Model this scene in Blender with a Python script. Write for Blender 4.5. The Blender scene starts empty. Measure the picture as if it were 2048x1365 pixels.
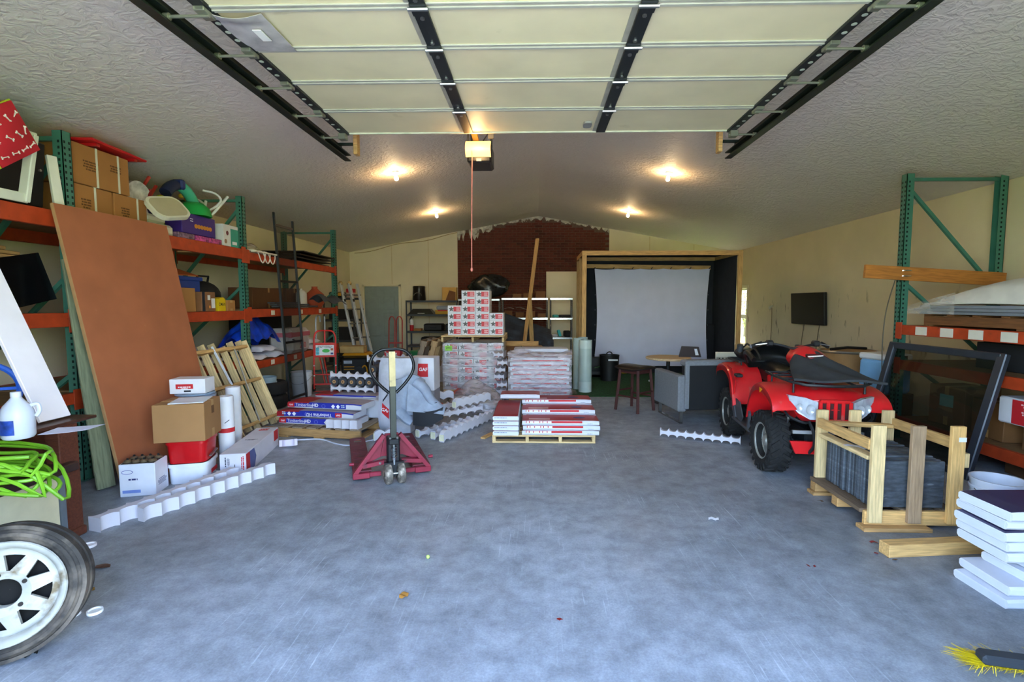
import bpy, math, random
from math import sin, cos, pi, radians, atan2, hypot, sqrt
from mathutils import Vector, Matrix, Euler

random.seed(7)
scene = bpy.context.scene
COL = scene.collection

# ---------------------------------------------------------------- camera
EYE = Vector((0.0, 0.0, 1.58))
FPX, PITCH, YAW, SHIFT = 1000.0, radians(4.29), radians(1.375), 24.0
cam_data = bpy.data.cameras.new('camera')
cam_data.sensor_width = 36.0
cam_data.lens = 36.0 * FPX / 2048.0
cam_data.shift_x = -SHIFT / 2048.0
cam_data.clip_start = 0.05
cam_data.clip_end = 300
cam = bpy.data.objects.new('camera', cam_data)
COL.objects.link(cam)
cam.location = EYE
cam.rotation_euler = (pi / 2 - PITCH, 0, YAW)
scene.camera = cam

# ---------------------------------------------------------------- sky, sun, exposure
world = bpy.data.worlds.new('sky')
scene.world = world
world.use_nodes = True
wn = world.node_tree.nodes
wl = world.node_tree.links
wn.clear()
w_out = wn.new('ShaderNodeOutputWorld')
w_bg = wn.new('ShaderNodeBackground')
w_sky = wn.new('ShaderNodeTexSky')
w_sky.sky_type = 'NISHITA'
w_sky.sun_disc = False
w_sky.sun_elevation = radians(52)
w_sky.sun_rotation = radians(60)
w_sky.air_density = 1.0
w_sky.dust_density = 1.6
w_bg.inputs['Strength'].default_value = 0.62
wl.new(w_sky.outputs[0], w_bg.inputs[0])
wl.new(w_bg.outputs[0], w_out.inputs[0])
sun_data = bpy.data.lights.new('sun', 'SUN')
sun_data.energy = 10.0
sun_data.angle = radians(0.6)
sun_data.color = (1.0, 0.95, 0.86)
sun = bpy.data.objects.new('sun', sun_data)
COL.objects.link(sun)
sun.rotation_euler = Vector((0.62, 0.42, 1.05)).to_track_quat('Z', 'Y').to_euler()

scene.view_settings.view_transform = 'Standard'
scene.view_settings.look = 'None'
scene.view_settings.gamma = 1.0
scene.view_settings.use_curve_mapping = False
scene.view_settings.exposure = 2.48

# ---------------------------------------------------------------- measuring: a photo point on a known plane
FW = Vector((-sin(YAW) * cos(PITCH), cos(YAW) * cos(PITCH), -sin(PITCH)))
RT = Vector((cos(YAW), sin(YAW), 0))
UP = RT.cross(FW)


def ray(px, py):
    return FW + RT * ((px - 1024 - SHIFT) / FPX) + UP * ((682.5 - py) / FPX)


def on_z(px, py, z=0.0):
    d = ray(px, py)
    return EYE + d * ((z - EYE.z) / d.z)


def on_y(px, py, y):
    d = ray(px, py)
    return EYE + d * (y / d.y)


def on_x(px, py, x):
    d = ray(px, py)
    return EYE + d * (x / d.x)


# ---------------------------------------------------------------- materials
def lin(h):
    h = h.lstrip('#')
    out = []
    for i in (0, 2, 4):
        c = int(h[i:i + 2], 16) / 255
        out.append(c / 12.92 if c <= 0.04045 else ((c + 0.055) / 1.055) ** 2.4)
    return (*out, 1.0)


MATS = {}


def M(hexcol, rough=0.6, metal=0.0, var=0.10, scale=7.0, bump=0.0, bscale=40.0, stretch=(1, 1, 1), rnd=0.0,
      spec=0.5, trans=0.0, alpha=1.0, coat=0.0, emit=0.0, spots=None, detail=4.0, ior=1.45):
    key = (hexcol, rough, metal, var, scale, bump, bscale, stretch, rnd, spec, trans, alpha, coat, emit, spots)
    if key in MATS:
        return MATS[key]
    m = bpy.data.materials.new('surface_' + hexcol.lstrip('#'))
    m.use_nodes = True
    nt = m.node_tree
    b = nt.nodes['Principled BSDF']
    b.inputs['Roughness'].default_value = rough
    b.inputs['Metallic'].default_value = metal
    b.inputs['Specular IOR Level'].default_value = spec
    b.inputs['Transmission Weight'].default_value = trans
    b.inputs['Alpha'].default_value = alpha
    b.inputs['Coat Weight'].default_value = coat
    b.inputs['IOR'].default_value = ior
    tc = nt.nodes.new('ShaderNodeTexCoord')
    mp = nt.nodes.new('ShaderNodeMapping')
    mp.inputs['Scale'].default_value = stretch
    nt.links.new(tc.outputs['Object'], mp.inputs[0])
    col = lin(hexcol)
    nz = nt.nodes.new('ShaderNodeTexNoise')
    nz.inputs['Scale'].default_value = scale
    nz.inputs['Detail'].default_value = detail
    nt.links.new(mp.outputs[0], nz.inputs['Vector'])
    mr = nt.nodes.new('ShaderNodeMapRange')
    mr.inputs['From Min'].default_value = 0.3
    mr.inputs['From Max'].default_value = 0.7
    mr.inputs['To Min'].default_value = 1 - 2 * var
    mr.inputs['To Max'].default_value = 1 + var
    nt.links.new(nz.outputs[0], mr.inputs[0])
    val = mr.outputs[0]
    if rnd:
        oi = nt.nodes.new('ShaderNodeObjectInfo')
        mr2 = nt.nodes.new('ShaderNodeMapRange')
        mr2.inputs['To Min'].default_value = 1 - rnd
        mr2.inputs['To Max'].default_value = 1 + rnd
        nt.links.new(oi.outputs['Random'], mr2.inputs[0])
        mul = nt.nodes.new('ShaderNodeMath')
        mul.operation = 'MULTIPLY'
        nt.links.new(val, mul.inputs[0])
        nt.links.new(mr2.outputs[0], mul.inputs[1])
        val = mul.outputs[0]
    mx = nt.nodes.new('ShaderNodeVectorMath')
    mx.operation = 'SCALE'
    mx.inputs[0].default_value = col[:3]
    nt.links.new(val, mx.inputs['Scale'])
    out = mx.outputs[0]
    if spots:                       # (hex, scale, threshold): worn or dirty patches with a shape of their own
        n2 = nt.nodes.new('ShaderNodeTexNoise')
        n2.inputs['Scale'].default_value = spots[1]
        n2.inputs['Detail'].default_value = 6
        nt.links.new(mp.outputs[0], n2.inputs['Vector'])
        m3 = nt.nodes.new('ShaderNodeMapRange')
        m3.inputs['From Min'].default_value = spots[2]
        m3.inputs['From Max'].default_value = spots[2] + 0.12
        nt.links.new(n2.outputs[0], m3.inputs[0])
        mm = nt.nodes.new('ShaderNodeMix')
        mm.data_type = 'RGBA'
        nt.links.new(m3.outputs[0], mm.inputs[0])
        nt.links.new(out, mm.inputs[6])
        mm.inputs[7].default_value = lin(spots[0])
        out = mm.outputs[2]
    nt.links.new(out, b.inputs['Base Color'])
    if emit:
        nt.links.new(out, b.inputs['Emission Color'])
        b.inputs['Emission Strength'].default_value = emit
    if bump:
        nb = nt.nodes.new('ShaderNodeTexNoise')
        nb.inputs['Scale'].default_value = bscale
        nb.inputs['Detail'].default_value = 5
        nt.links.new(mp.outputs[0], nb.inputs['Vector'])
        bp = nt.nodes.new('ShaderNodeBump')
        bp.inputs['Strength'].default_value = bump
        bp.inputs['Distance'].default_value = 0.02
        nt.links.new(nb.outputs[0], bp.inputs['Height'])
        nt.links.new(bp.outputs[0], b.inputs['Normal'])
    MATS[key] = m
    return m


def wood(hexcol, rnd=0.14, var=0.16):
    return M(hexcol, 0.75, var=var, scale=5, stretch=(1.2, 14, 14), rnd=rnd, bump=0.15, bscale=9)


def plain(hexcol, rough=0.5, **k):
    k.setdefault('var', 0.04)
    return M(hexcol, rough, **k)


def film(hexcol, amount=0.35, rough=0.12):
    """stretch film: partly clear, wrinkled, glossy"""
    key = ('film', hexcol, amount, rough)
    if key in MATS:
        return MATS[key]
    m = bpy.data.materials.new('clear_film')
    m.use_nodes = True
    nt = m.node_tree
    b = nt.nodes['Principled BSDF']
    b.inputs['Base Color'].default_value = lin(hexcol)
    b.inputs['Roughness'].default_value = rough
    b.inputs['Specular IOR Level'].default_value = 0.9
    tc = nt.nodes.new('ShaderNodeTexCoord')
    mp = nt.nodes.new('ShaderNodeMapping')
    mp.inputs['Scale'].default_value = (1.1, 1.1, 4.5)
    mp.inputs['Rotation'].default_value = (0.15, 0.1, 0)
    nz = nt.nodes.new('ShaderNodeTexNoise')
    nz.inputs['Scale'].default_value = 4
    nz.inputs['Detail'].default_value = 3
    nz.inputs['Distortion'].default_value = 0.5
    nt.links.new(tc.outputs['Object'], mp.inputs[0])
    nt.links.new(mp.outputs[0], nz.inputs['Vector'])
    bp = nt.nodes.new('ShaderNodeBump')
    bp.inputs['Strength'].default_value = 0.9
    bp.inputs['Distance'].default_value = 0.04
    nt.links.new(nz.outputs[0], bp.inputs['Height'])
    nt.links.new(bp.outputs[0], b.inputs['Normal'])
    mr = nt.nodes.new('ShaderNodeMapRange')
    mr.inputs['From Min'].default_value = 0.35
    mr.inputs['From Max'].default_value = 0.75
    mr.inputs['To Min'].default_value = amount * 0.5
    mr.inputs['To Max'].default_value = min(1, amount * 2.0)
    nt.links.new(nz.outputs[0], mr.inputs[0])
    tr = nt.nodes.new('ShaderNodeBsdfTransparent')
    mix = nt.nodes.new('ShaderNodeMixShader')
    out = nt.nodes['Material Output']
    nt.links.new(mr.outputs[0], mix.inputs[0])
    nt.links.new(tr.outputs[0], mix.inputs[1])
    nt.links.new(b.outputs[0], mix.inputs[2])
    nt.links.new(mix.outputs[0], out.inputs[0])
    MATS[key] = m
    return m


def clear_pane(hexcol, tint=0.5, rough=0.03):
    """a flat pane of tinted glass or screen mesh"""
    key = ('pane', hexcol, tint, rough)
    if key in MATS:
        return MATS[key]
    m = bpy.data.materials.new('tinted_pane')
    m.use_nodes = True
    nt = m.node_tree
    b = nt.nodes['Principled BSDF']
    b.inputs['Base Color'].default_value = lin(hexcol)
    b.inputs['Roughness'].default_value = rough
    tc = nt.nodes.new('ShaderNodeTexCoord')
    nz = nt.nodes.new('ShaderNodeTexNoise')
    nz.inputs['Scale'].default_value = 3
    nt.links.new(tc.outputs['Object'], nz.inputs['Vector'])
    mr = nt.nodes.new('ShaderNodeMapRange')
    mr.inputs['To Min'].default_value = max(0, tint - 0.06)
    mr.inputs['To Max'].default_value = min(1, tint + 0.06)
    nt.links.new(nz.outputs[0], mr.inputs[0])
    tr = nt.nodes.new('ShaderNodeBsdfTransparent')
    mix = nt.nodes.new('ShaderNodeMixShader')
    nt.links.new(mr.outputs[0], mix.inputs[0])
    nt.links.new(tr.outputs[0], mix.inputs[1])
    nt.links.new(b.outputs[0], mix.inputs[2])
    nt.links.new(mix.outputs[0], nt.nodes['Material Output'].inputs[0])
    MATS[key] = m
    return m


# ---------------------------------------------------------------- mesh building
def I():
    return Matrix.Identity(4)


def T(x, y=None, z=None):
    return Matrix.Translation(x if y is None else (x, y, z))


def R(rx=0, ry=0, rz=0):
    return Euler((rx, ry, rz)).to_matrix().to_4x4()


class MB:
    def __init__(self):
        self.v, self.f, self.mi, self.sm = [], [], [], []

    def add(self, verts, faces, mi=0, sm=False, mat=None):
        o = len(self.v)
        if mat is not None:
            verts = [mat @ Vector(p) for p in verts]
        self.v += [tuple(p) for p in verts]
        self.f += [tuple(i + o for i in f) for f in faces]
        self.mi += [mi] * len(faces)
        self.sm += [sm] * len(faces)
        return self

    def box(self, c, s, ch=0.0, mi=0, mat=None):
        cx, cy, cz = c
        hx, hy, hz = s[0] / 2, s[1] / 2, s[2] / 2
        if ch <= 0:
            vs = [(cx + sx * hx, cy + sy * hy, cz + sz * hz) for sx in (-1, 1) for sy in (-1, 1) for sz in (-1, 1)]
            fs = [(0, 1, 3, 2), (4, 6, 7, 5), (0, 4, 5, 1), (2, 3, 7, 6), (0, 2, 6, 4), (1, 5, 7, 3)]
            return self.add(vs, fs, mi, False, mat)
        ch = min(ch, hx * .9, hy * .9, hz * .9)
        vs, idx = [], {}
        for sx in (-1, 1):
            for sy in (-1, 1):
                for sz in (-1, 1):
                    for ax in range(3):
                        d = [hx - ch, hy - ch, hz - ch]
                        d[ax] += ch
                        idx[(sx, sy, sz, ax)] = len(vs)
                        vs.append((cx + sx * d[0], cy + sy * d[1], cz + sz * d[2]))
        fs = []
        for s_ in (-1, 1):
            q = [(s_, -1, -1, 0), (s_, 1, -1, 0), (s_, 1, 1, 0), (s_, -1, 1, 0)]
            fs.append([idx[k] for k in (q if s_ > 0 else q[::-1])])
            q = [(-1, s_, -1, 1), (1, s_, -1, 1), (1, s_, 1, 1), (-1, s_, 1, 1)]
            fs.append([idx[k] for k in (q[::-1] if s_ > 0 else q)])
            q = [(-1, -1, s_, 2), (1, -1, s_, 2), (1, 1, s_, 2), (-1, 1, s_, 2)]
            fs.append([idx[k] for k in (q if s_ > 0 else q[::-1])])
        for a in (-1, 1):
            for b in (-1, 1):
                q = [(-1, a, b, 1), (1, a, b, 1), (1, a, b, 2), (-1, a, b, 2)]
                fs.append([idx[k] for k in (q if a * b > 0 else q[::-1])])
                q = [(a, -1, b, 2), (a, 1, b, 2), (a, 1, b, 0), (a, -1, b, 0)]
                fs.append([idx[k] for k in (q if a * b > 0 else q[::-1])])
                q = [(a, b, -1, 0), (a, b, 1, 0), (a, b, 1, 1), (a, b, -1, 1)]
                fs.append([idx[k] for k in (q if a * b > 0 else q[::-1])])
                for c3 in (-1, 1):
                    q = [idx[(a, b, c3, 0)], idx[(a, b, c3, 1)], idx[(a, b, c3, 2)]]
                    fs.append(q if a * b * c3 > 0 else q[::-1])
        return self.add(vs, fs, mi, False, mat)

    def lohi(self, lo, hi, ch=0.0, mi=0, mat=None):
        c = [(a + b) / 2 for a, b in zip(lo, hi)]
        s = [abs(b - a) for a, b in zip(lo, hi)]
        return self.box(c, s, ch, mi, mat)

    def bar(self, p0, p1, w, t, mi=0, roll=0.0, ch=0.0):
        """square bar from p0 to p1; w across, t the other way"""
        p0, p1 = Vector(p0), Vector(p1)
        d = p1 - p0
        q = d.to_track_quat('X', 'Z').to_matrix().to_4x4()
        m = T((p0 + p1) / 2) @ q @ R(roll, 0, 0)
        return self.box((0, 0, 0), (d.length, w, t), ch, mi, m)

    def cyl(self, p0, p1, r0, r1=None, n=12, mi=0, caps=True):
        r1 = r0 if r1 is None else r1
        p0, p1 = Vector(p0), Vector(p1)
        d = p1 - p0
        q = d.to_track_quat('Z', 'Y').to_matrix()
        vs = []
        for r, p in ((r0, p0), (r1, p1)):
            for i in range(n):
                a = 2 * pi * i / n
                vs.append(p + q @ Vector((r * cos(a), r * sin(a), 0)))
        fs = [(i, (i + 1) % n, n + (i + 1) % n, n + i) for i in range(n)]
        self.add(vs, fs, mi, True)
        if caps:
            self.add(vs, [tuple(range(n))[::-1], tuple(range(n, 2 * n))], mi, False)
        return self

    def lathe(self, prof, n=20, mi=0, mat=None, sm=True, a0=0.0, a1=2 * pi):
        full = abs(a1 - a0 - 2 * pi) < 1e-6
        cnt = n if full else n + 1
        vs = []
        for r, z in prof:
            for i in range(cnt):
                a = a0 + (a1 - a0) * i / n
                vs.append((r * cos(a), r * sin(a), z))
        fs = []
        for k in range(len(prof) - 1):
            for i in range(n):
                j = (i + 1) % cnt
                fs.append((k * cnt + i, k * cnt + j, (k + 1) * cnt + j, (k + 1) * cnt + i))
        return self.add(vs, fs, mi, sm, mat)

    def tube(self, pts, r, n=8, mi=0, closed=False, caps=True, flat=1.0):
        pts = [Vector(p) for p in pts]
        N = len(pts)
        rr = r if isinstance(r, (list, tuple)) else [r] * N
        vs, prev = [], None
        for i, p in enumerate(pts):
            if closed:
                t = (pts[(i + 1) % N] - pts[i - 1])
            else:
                t = pts[min(i + 1, N - 1)] - pts[max(i - 1, 0)]
            t.normalize()
            if prev is None:
                u = t.orthogonal().normalized()
                if abs(t.z) < 0.95:
                    u = (Vector((0, 0, 1)) - t * t.z).normalized()
            else:
                u = (prev - t * prev.dot(t))
                u = u.normalized() if u.length > 1e-6 else t.orthogonal().normalized()
            prev = u
            w = t.cross(u)
            for k in range(n):
                a = 2 * pi * k / n
                vs.append(p + (u * cos(a) * flat + w * sin(a)) * rr[i])
        fs = []
        for i in range(N if closed else N - 1):
            j = (i + 1) % N
            for k in range(n):
                l = (k + 1) % n
                fs.append((i * n + k, i * n + l, j * n + l, j * n + k))
        self.add(vs, fs, mi, True)
        if caps and not closed:
            self.add(vs, [tuple(range(n))[::-1], tuple(range((N - 1) * n, N * n))], mi, False)
        return self

    def prism(self, poly, z0, z1, mi=0, mat=None, sm=False):
        n = len(poly)
        area = sum(poly[i][0] * poly[(i + 1) % n][1] - poly[(i + 1) % n][0] * poly[i][1] for i in range(n))
        if area < 0:
            poly = poly[::-1]
        vs = [(x, y, z0) for x, y in poly] + [(x, y, z1) for x, y in poly]
        self.add(vs, [(i, (i + 1) % n, n + (i + 1) % n, n + i) for i in range(n)], mi, sm, mat)
        self.add(vs, [tuple(range(n))[::-1], tuple(range(n, 2 * n))], mi, False, mat)
        return self

    def grid(self, fn, nu, nv, mi=0, mat=None, thick=None, sm=True):
        vs = [Vector(fn(i / nu, j / nv)) for j in range(nv + 1) for i in range(nu + 1)]
        W = nu + 1
        fs = [(j * W + i, j * W + i + 1, (j + 1) * W + i + 1, (j + 1) * W + i) for j in range(nv) for i in range(nu)]
        if thick is None:
            return self.add(vs, fs, mi, sm, mat)
        th = Vector(thick)
        n = len(vs)
        back = [p + th for p in vs]
        f2 = [tuple(i + n for i in f[::-1]) for f in fs]
        ring = [i for i in range(W)] + [j * W + nu for j in range(1, nv + 1)] + [nv * W + i for i in range(nu - 1, -1, -1)] + [j * W for j in range(nv - 1, 0, -1)]
        f3 = [(ring[(k + 1) % len(ring)], ring[k], ring[k] + n, ring[(k + 1) % len(ring)] + n) for k in range(len(ring))]
        return self.add(vs + back, fs + f2 + f3, mi, sm, mat)

    def ball(self, c, r, n=12, mi=0, sq=(1, 1, 1)):
        prof = [(max(1e-4, r * sin(pi * k / (n // 2))), -r * cos(pi * k / (n // 2))) for k in range(n // 2 + 1)]
        return self.lathe(prof, n, mi, T(c) @ Matrix.Diagonal((*sq, 1)))

    def mesh(self, name, mats):
        me = bpy.data.meshes.new(name)
        me.from_pydata(self.v, [], self.f)
        for m in (mats if isinstance(mats, (list, tuple)) else [mats]):
            me.materials.append(m)
        me.polygons.foreach_set('material_index', self.mi)
        me.polygons.foreach_set('use_smooth', self.sm)
        if any(self.sm):
            me.set_sharp_from_angle(angle=radians(42))
        me.update()
        return me

    def obj(self, name, mats, parent=None, loc=(0, 0, 0), rot=(0, 0, 0), label=None, bev=0.0):
        return link(name, self.mesh(name, mats), parent, loc, rot, label, bev)


def link(name, me, parent=None, loc=(0, 0, 0), rot=(0, 0, 0), label=None, bev=0.0):
    o = bpy.data.objects.new(name, me)
    COL.objects.link(o)
    o.location = loc
    o.rotation_euler = rot
    o.parent = parent
    if label:
        o['label'] = label
    if bev:
        b = o.modifiers.new('edge', 'BEVEL')
        b.width = bev
        b.segments = 2
        b.limit_method = 'ANGLE'
    return o


def tag(o, label, cat, group=None):
    o['label'] = label
    o['category'] = cat
    if group:
        o['group'] = group
    return o


def thing(name, label, cat, loc=(0, 0, 0), rz=0.0, group=None, rot=None):
    o = bpy.data.objects.new(name, None)
    o.empty_display_size = 0.05
    COL.objects.link(o)
    o.location = loc
    o.rotation_euler = rot if rot else (0, 0, rz)
    return tag(o, label, cat, group)


def struct(name, mb, mats, **k):
    o = mb.obj(name, mats, **k)
    o['kind'] = 'structure'
    return o


def copy_tree(o, parent=None):
    c = o.copy()
    COL.objects.link(c)
    c.parent = parent
    for ch in KIDS.get(o.name, [x for x in o.children]):
        copy_tree(ch, c)
    return c


KIDS = {}
BOARDS = {}


def board(name, parent, p0, p1, w, t, mat, roll=0.0, ch=0.003, label=None):
    """a plank of its own from p0 to p1 (long axis = local x), w wide, t thick"""
    p0, p1 = Vector(p0), Vector(p1)
    L = (p1 - p0).length
    key = (round(L, 3), round(w, 3), round(t, 3), mat.name)
    if key not in BOARDS:
        BOARDS[key] = MB().box((0, 0, 0), (L, w, t), ch).mesh(name, mat)
    q = (p1 - p0).to_track_quat('X', 'Z').to_matrix().to_4x4() @ R(roll, 0, 0)
    o = link(name, BOARDS[key], parent, (p0 + p1) / 2, q.to_euler(), label)
    return o


TXT = {}


def text(s, size, mat, parent, loc, rot, align='CENTER', bold=0.0, sx=1.0, name='lettering', sy=1.0):
    key = (s, mat.name, align, bold)
    if key not in TXT:
        cu = bpy.data.curves.new('t', 'FONT')
        cu.body = s
        cu.size = 1
        cu.align_x = align
        cu.align_y = 'CENTER'
        cu.offset = bold
        cu.resolution_u = 2
        cu.fill_mode = 'FRONT'
        ob = bpy.data.objects.new('t', cu)
        me = bpy.data.meshes.new_from_object(ob)
        bpy.data.objects.remove(ob)
        me.materials.clear()
        me.materials.append(mat)
        TXT[key] = me
    o = link(name, TXT[key], parent, loc, rot)
    o.scale = (size * sx, size * sy, size)
    return o


def wrap(pts, n=4):
    """smooth a path with Catmull-Rom"""
    P = [Vector(p) for p in pts]
    out = []
    for i in range(len(P) - 1):
        a, b, c, d = P[max(i - 1, 0)], P[i], P[i + 1], P[min(i + 2, len(P) - 1)]
        for k in range(n):
            t = k / n
            out.append(0.5 * ((2 * b) + (c - a) * t + (2 * a - 5 * b + 4 * c - d) * t * t + (3 * b - a - 3 * c + d) * t ** 3))
    out.append(P[-1])
    return out


def rrect(w, h, r, n=4):
    pts = []
    for cx, cy, a0 in ((w / 2 - r, h / 2 - r, 0), (-w / 2 + r, h / 2 - r, pi / 2), (-w / 2 + r, -h / 2 + r, pi), (w / 2 - r, -h / 2 + r, 1.5 * pi)):
        for k in range(n + 1):
            a = a0 + pi / 2 * k / n
            pts.append((cx + r * cos(a), cy + r * sin(a)))
    return pts


# colours in use
ORANGE = M('b8421f', 0.5, var=0.12, scale=9, rnd=0.05, spots=('7c3a22', 14, 0.66))
GREEN = M('3f7463', 0.5, var=0.08, scale=6, spots=('5f8a78', 20, 0.68))
HOLE = plain('0c1a17', 0.9)
BLACKM = plain('14161a', 0.42, metal=0.0)
STEEL = M('9a9c9c', 0.35, 0.9, var=0.08)
CHROME = M('c9cccd', 0.16, 1.0, var=0.03)
WHITE = plain('cfcfd4', 0.55)
PINE = wood('cfa468')
PINE_PALE = wood('dcbf8c')
PALLET = wood('b98f5b', rnd=0.2)
PALLET_GREY = wood('8c7a66', rnd=0.2)
CARD = M('a9763f', 0.8, var=0.05, scale=4, rnd=0.06)
CARD_DARK = M('7d5230', 0.8, var=0.06, scale=4, rnd=0.08)
BLACK = plain('101113', 0.55)
RUBBER = M('1b1b1c', 0.8, var=0.12, bump=0.2, bscale=30)
RED = plain('c3161c', 0.4)
INK = plain('20232b', 0.7)
PRINT_RED = plain('c8242b', 0.6)
FOAM = M('cfcdd6', 0.85, var=0.03, bump=0.05, bscale=120)

# ================================================================ the setting
XL, XR, YF, YB, ZE = -5.18, 5.42, 0.45, 13.92, 3.0
RX, RZ = 0.06, 3.97


def ceil_z(x):
    return RZ - (RX - x) / (RX - XL) * (RZ - ZE) if x < RX else RZ - (x - RX) / (XR - RX) * (RZ - ZE)


def concrete():
    m = bpy.data.materials.new('concrete')
    m.use_nodes = True
    nt = m.node_tree
    L = nt.links.new
    b = nt.nodes['Principled BSDF']
    tc = nt.nodes.new('ShaderNodeTexCoord')

    def noise(scale, det, lo, hi, t0, t1, vec=None, dist=0.0, rgh=0.5):
        n = nt.nodes.new('ShaderNodeTexNoise')
        n.inputs['Scale'].default_value = scale
        n.inputs['Detail'].default_value = det
        n.inputs['Distortion'].default_value = dist
        n.inputs['Roughness'].default_value = rgh
        L(vec or tc.outputs['Object'], n.inputs['Vector'])
        r = nt.nodes.new('ShaderNodeMapRange')
        r.inputs['From Min'].default_value = lo
        r.inputs['From Max'].default_value = hi
        r.inputs['To Min'].default_value = t0
        r.inputs['To Max'].default_value = t1
        L(n.outputs[0], r.inputs[0])
        return r.outputs[0]

    def math(op, a, c):
        n = nt.nodes.new('ShaderNodeMath')
        n.operation = op
        L(a, n.inputs[0])
        if isinstance(c, float):
            n.inputs[1].default_value = c
        else:
            L(c, n.inputs[1])
        return n.outputs[0]
    big = noise(0.45, 6, 0.34, 0.66, 0.66, 1.12, dist=0.3)
    mid = noise(6.0, 15, 0.32, 0.68, 0.62, 1.26, dist=0.1, rgh=0.72)
    fine = noise(90, 6, 0.3, 0.7, 0.78, 1.16, rgh=0.7)
    mp = nt.nodes.new('ShaderNodeMapping')
    mp.inputs['Rotation'].default_value = (0, 0, 0.25)
    mp.inputs['Scale'].default_value = (22, 0.55, 1)
    L(tc.outputs['Object'], mp.inputs[0])
    scr = noise(4, 9, 0.59, 0.68, 0.0, 0.9, mp.outputs[0], 0.25, 0.6)
    mask = noise(1.1, 3, 0.46, 0.6, 0.0, 0.6)
    scratch = math('MULTIPLY', scr, mask)
    v = math('MULTIPLY', math('MULTIPLY', big, mid), fine)
    v = math('ADD', v, scratch)
    sc = nt.nodes.new('ShaderNodeVectorMath')
    sc.operation = 'SCALE'
    sc.inputs[0].default_value = lin('9ca2ab')[:3]
    L(v, sc.inputs['Scale'])
    stain = noise(1.7, 6, 0.66, 0.78, 0.0, 0.55, dist=0.8)
    mx = nt.nodes.new('ShaderNodeMix')
    mx.data_type = 'RGBA'
    L(stain, mx.inputs[0])
    L(sc.outputs[0], mx.inputs[6])
    mx.inputs[7].default_value = lin('5c564f')
    L(mx.outputs[2], b.inputs['Base Color'])
    L(noise(2.2, 5, 0.3, 0.7, 0.38, 0.62), b.inputs['Roughness'])
    bp = nt.nodes.new('ShaderNodeBump')
    bp.inputs['Strength'].default_value = 0.12
    bp.inputs['Distance'].default_value = 0.01
    L(fine, bp.inputs['Height'])
    L(bp.outputs[0], b.inputs['Normal'])
    return m


def stomped():
    """knock-down textured ceiling paint"""
    m = bpy.data.materials.new('textured_ceiling_paint')
    m.use_nodes = True
    nt = m.node_tree
    L = nt.links.new
    b = nt.nodes['Principled BSDF']
    b.inputs['Roughness'].default_value = 0.62
    tc = nt.nodes.new('ShaderNodeTexCoord')
    vo = nt.nodes.new('ShaderNodeTexNoise')
    vo.inputs['Scale'].default_value = 11
    vo.inputs['Detail'].default_value = 3
    vo.inputs['Distortion'].default_value = 1.6
    L(tc.outputs['Object'], vo.inputs['Vector'])
    rp = nt.nodes.new('ShaderNodeMapRange')
    rp.inputs['From Min'].default_value = 0.4
    rp.inputs['From Max'].default_value = 0.62
    L(vo.outputs[0], rp.inputs[0])
    bp = nt.nodes.new('ShaderNodeBump')
    bp.inputs['Strength'].default_value = 0.36
    bp.inputs['Distance'].default_value = 0.02
    L(rp.outputs[0], bp.inputs['Height'])
    L(bp.outputs[0], b.inputs['Normal'])
    n2 = nt.nodes.new('ShaderNodeTexNoise')
    n2.inputs['Scale'].default_value = 0.8
    L(tc.outputs['Object'], n2.inputs['Vector'])
    r2 = nt.nodes.new('ShaderNodeMapRange')
    r2.inputs['To Min'].default_value = 0.9
    r2.inputs['To Max'].default_value = 1.08
    L(n2.outputs[0], r2.inputs[0])
    sc = nt.nodes.new('ShaderNodeVectorMath')
    sc.operation = 'SCALE'
    sc.inputs[0].default_value = lin('e4dacb')[:3]
    L(r2.outputs[0], sc.inputs['Scale'])
    L(sc.outputs[0], b.inputs['Base Color'])
    return m


WALLP = M('e8dab8', 0.7, var=0.04, scale=1.5, bump=0.05, bscale=60)
WALLR = M('d8c7a4', 0.7, var=0.05, scale=1.2, bump=0.05, bscale=60)


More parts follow.
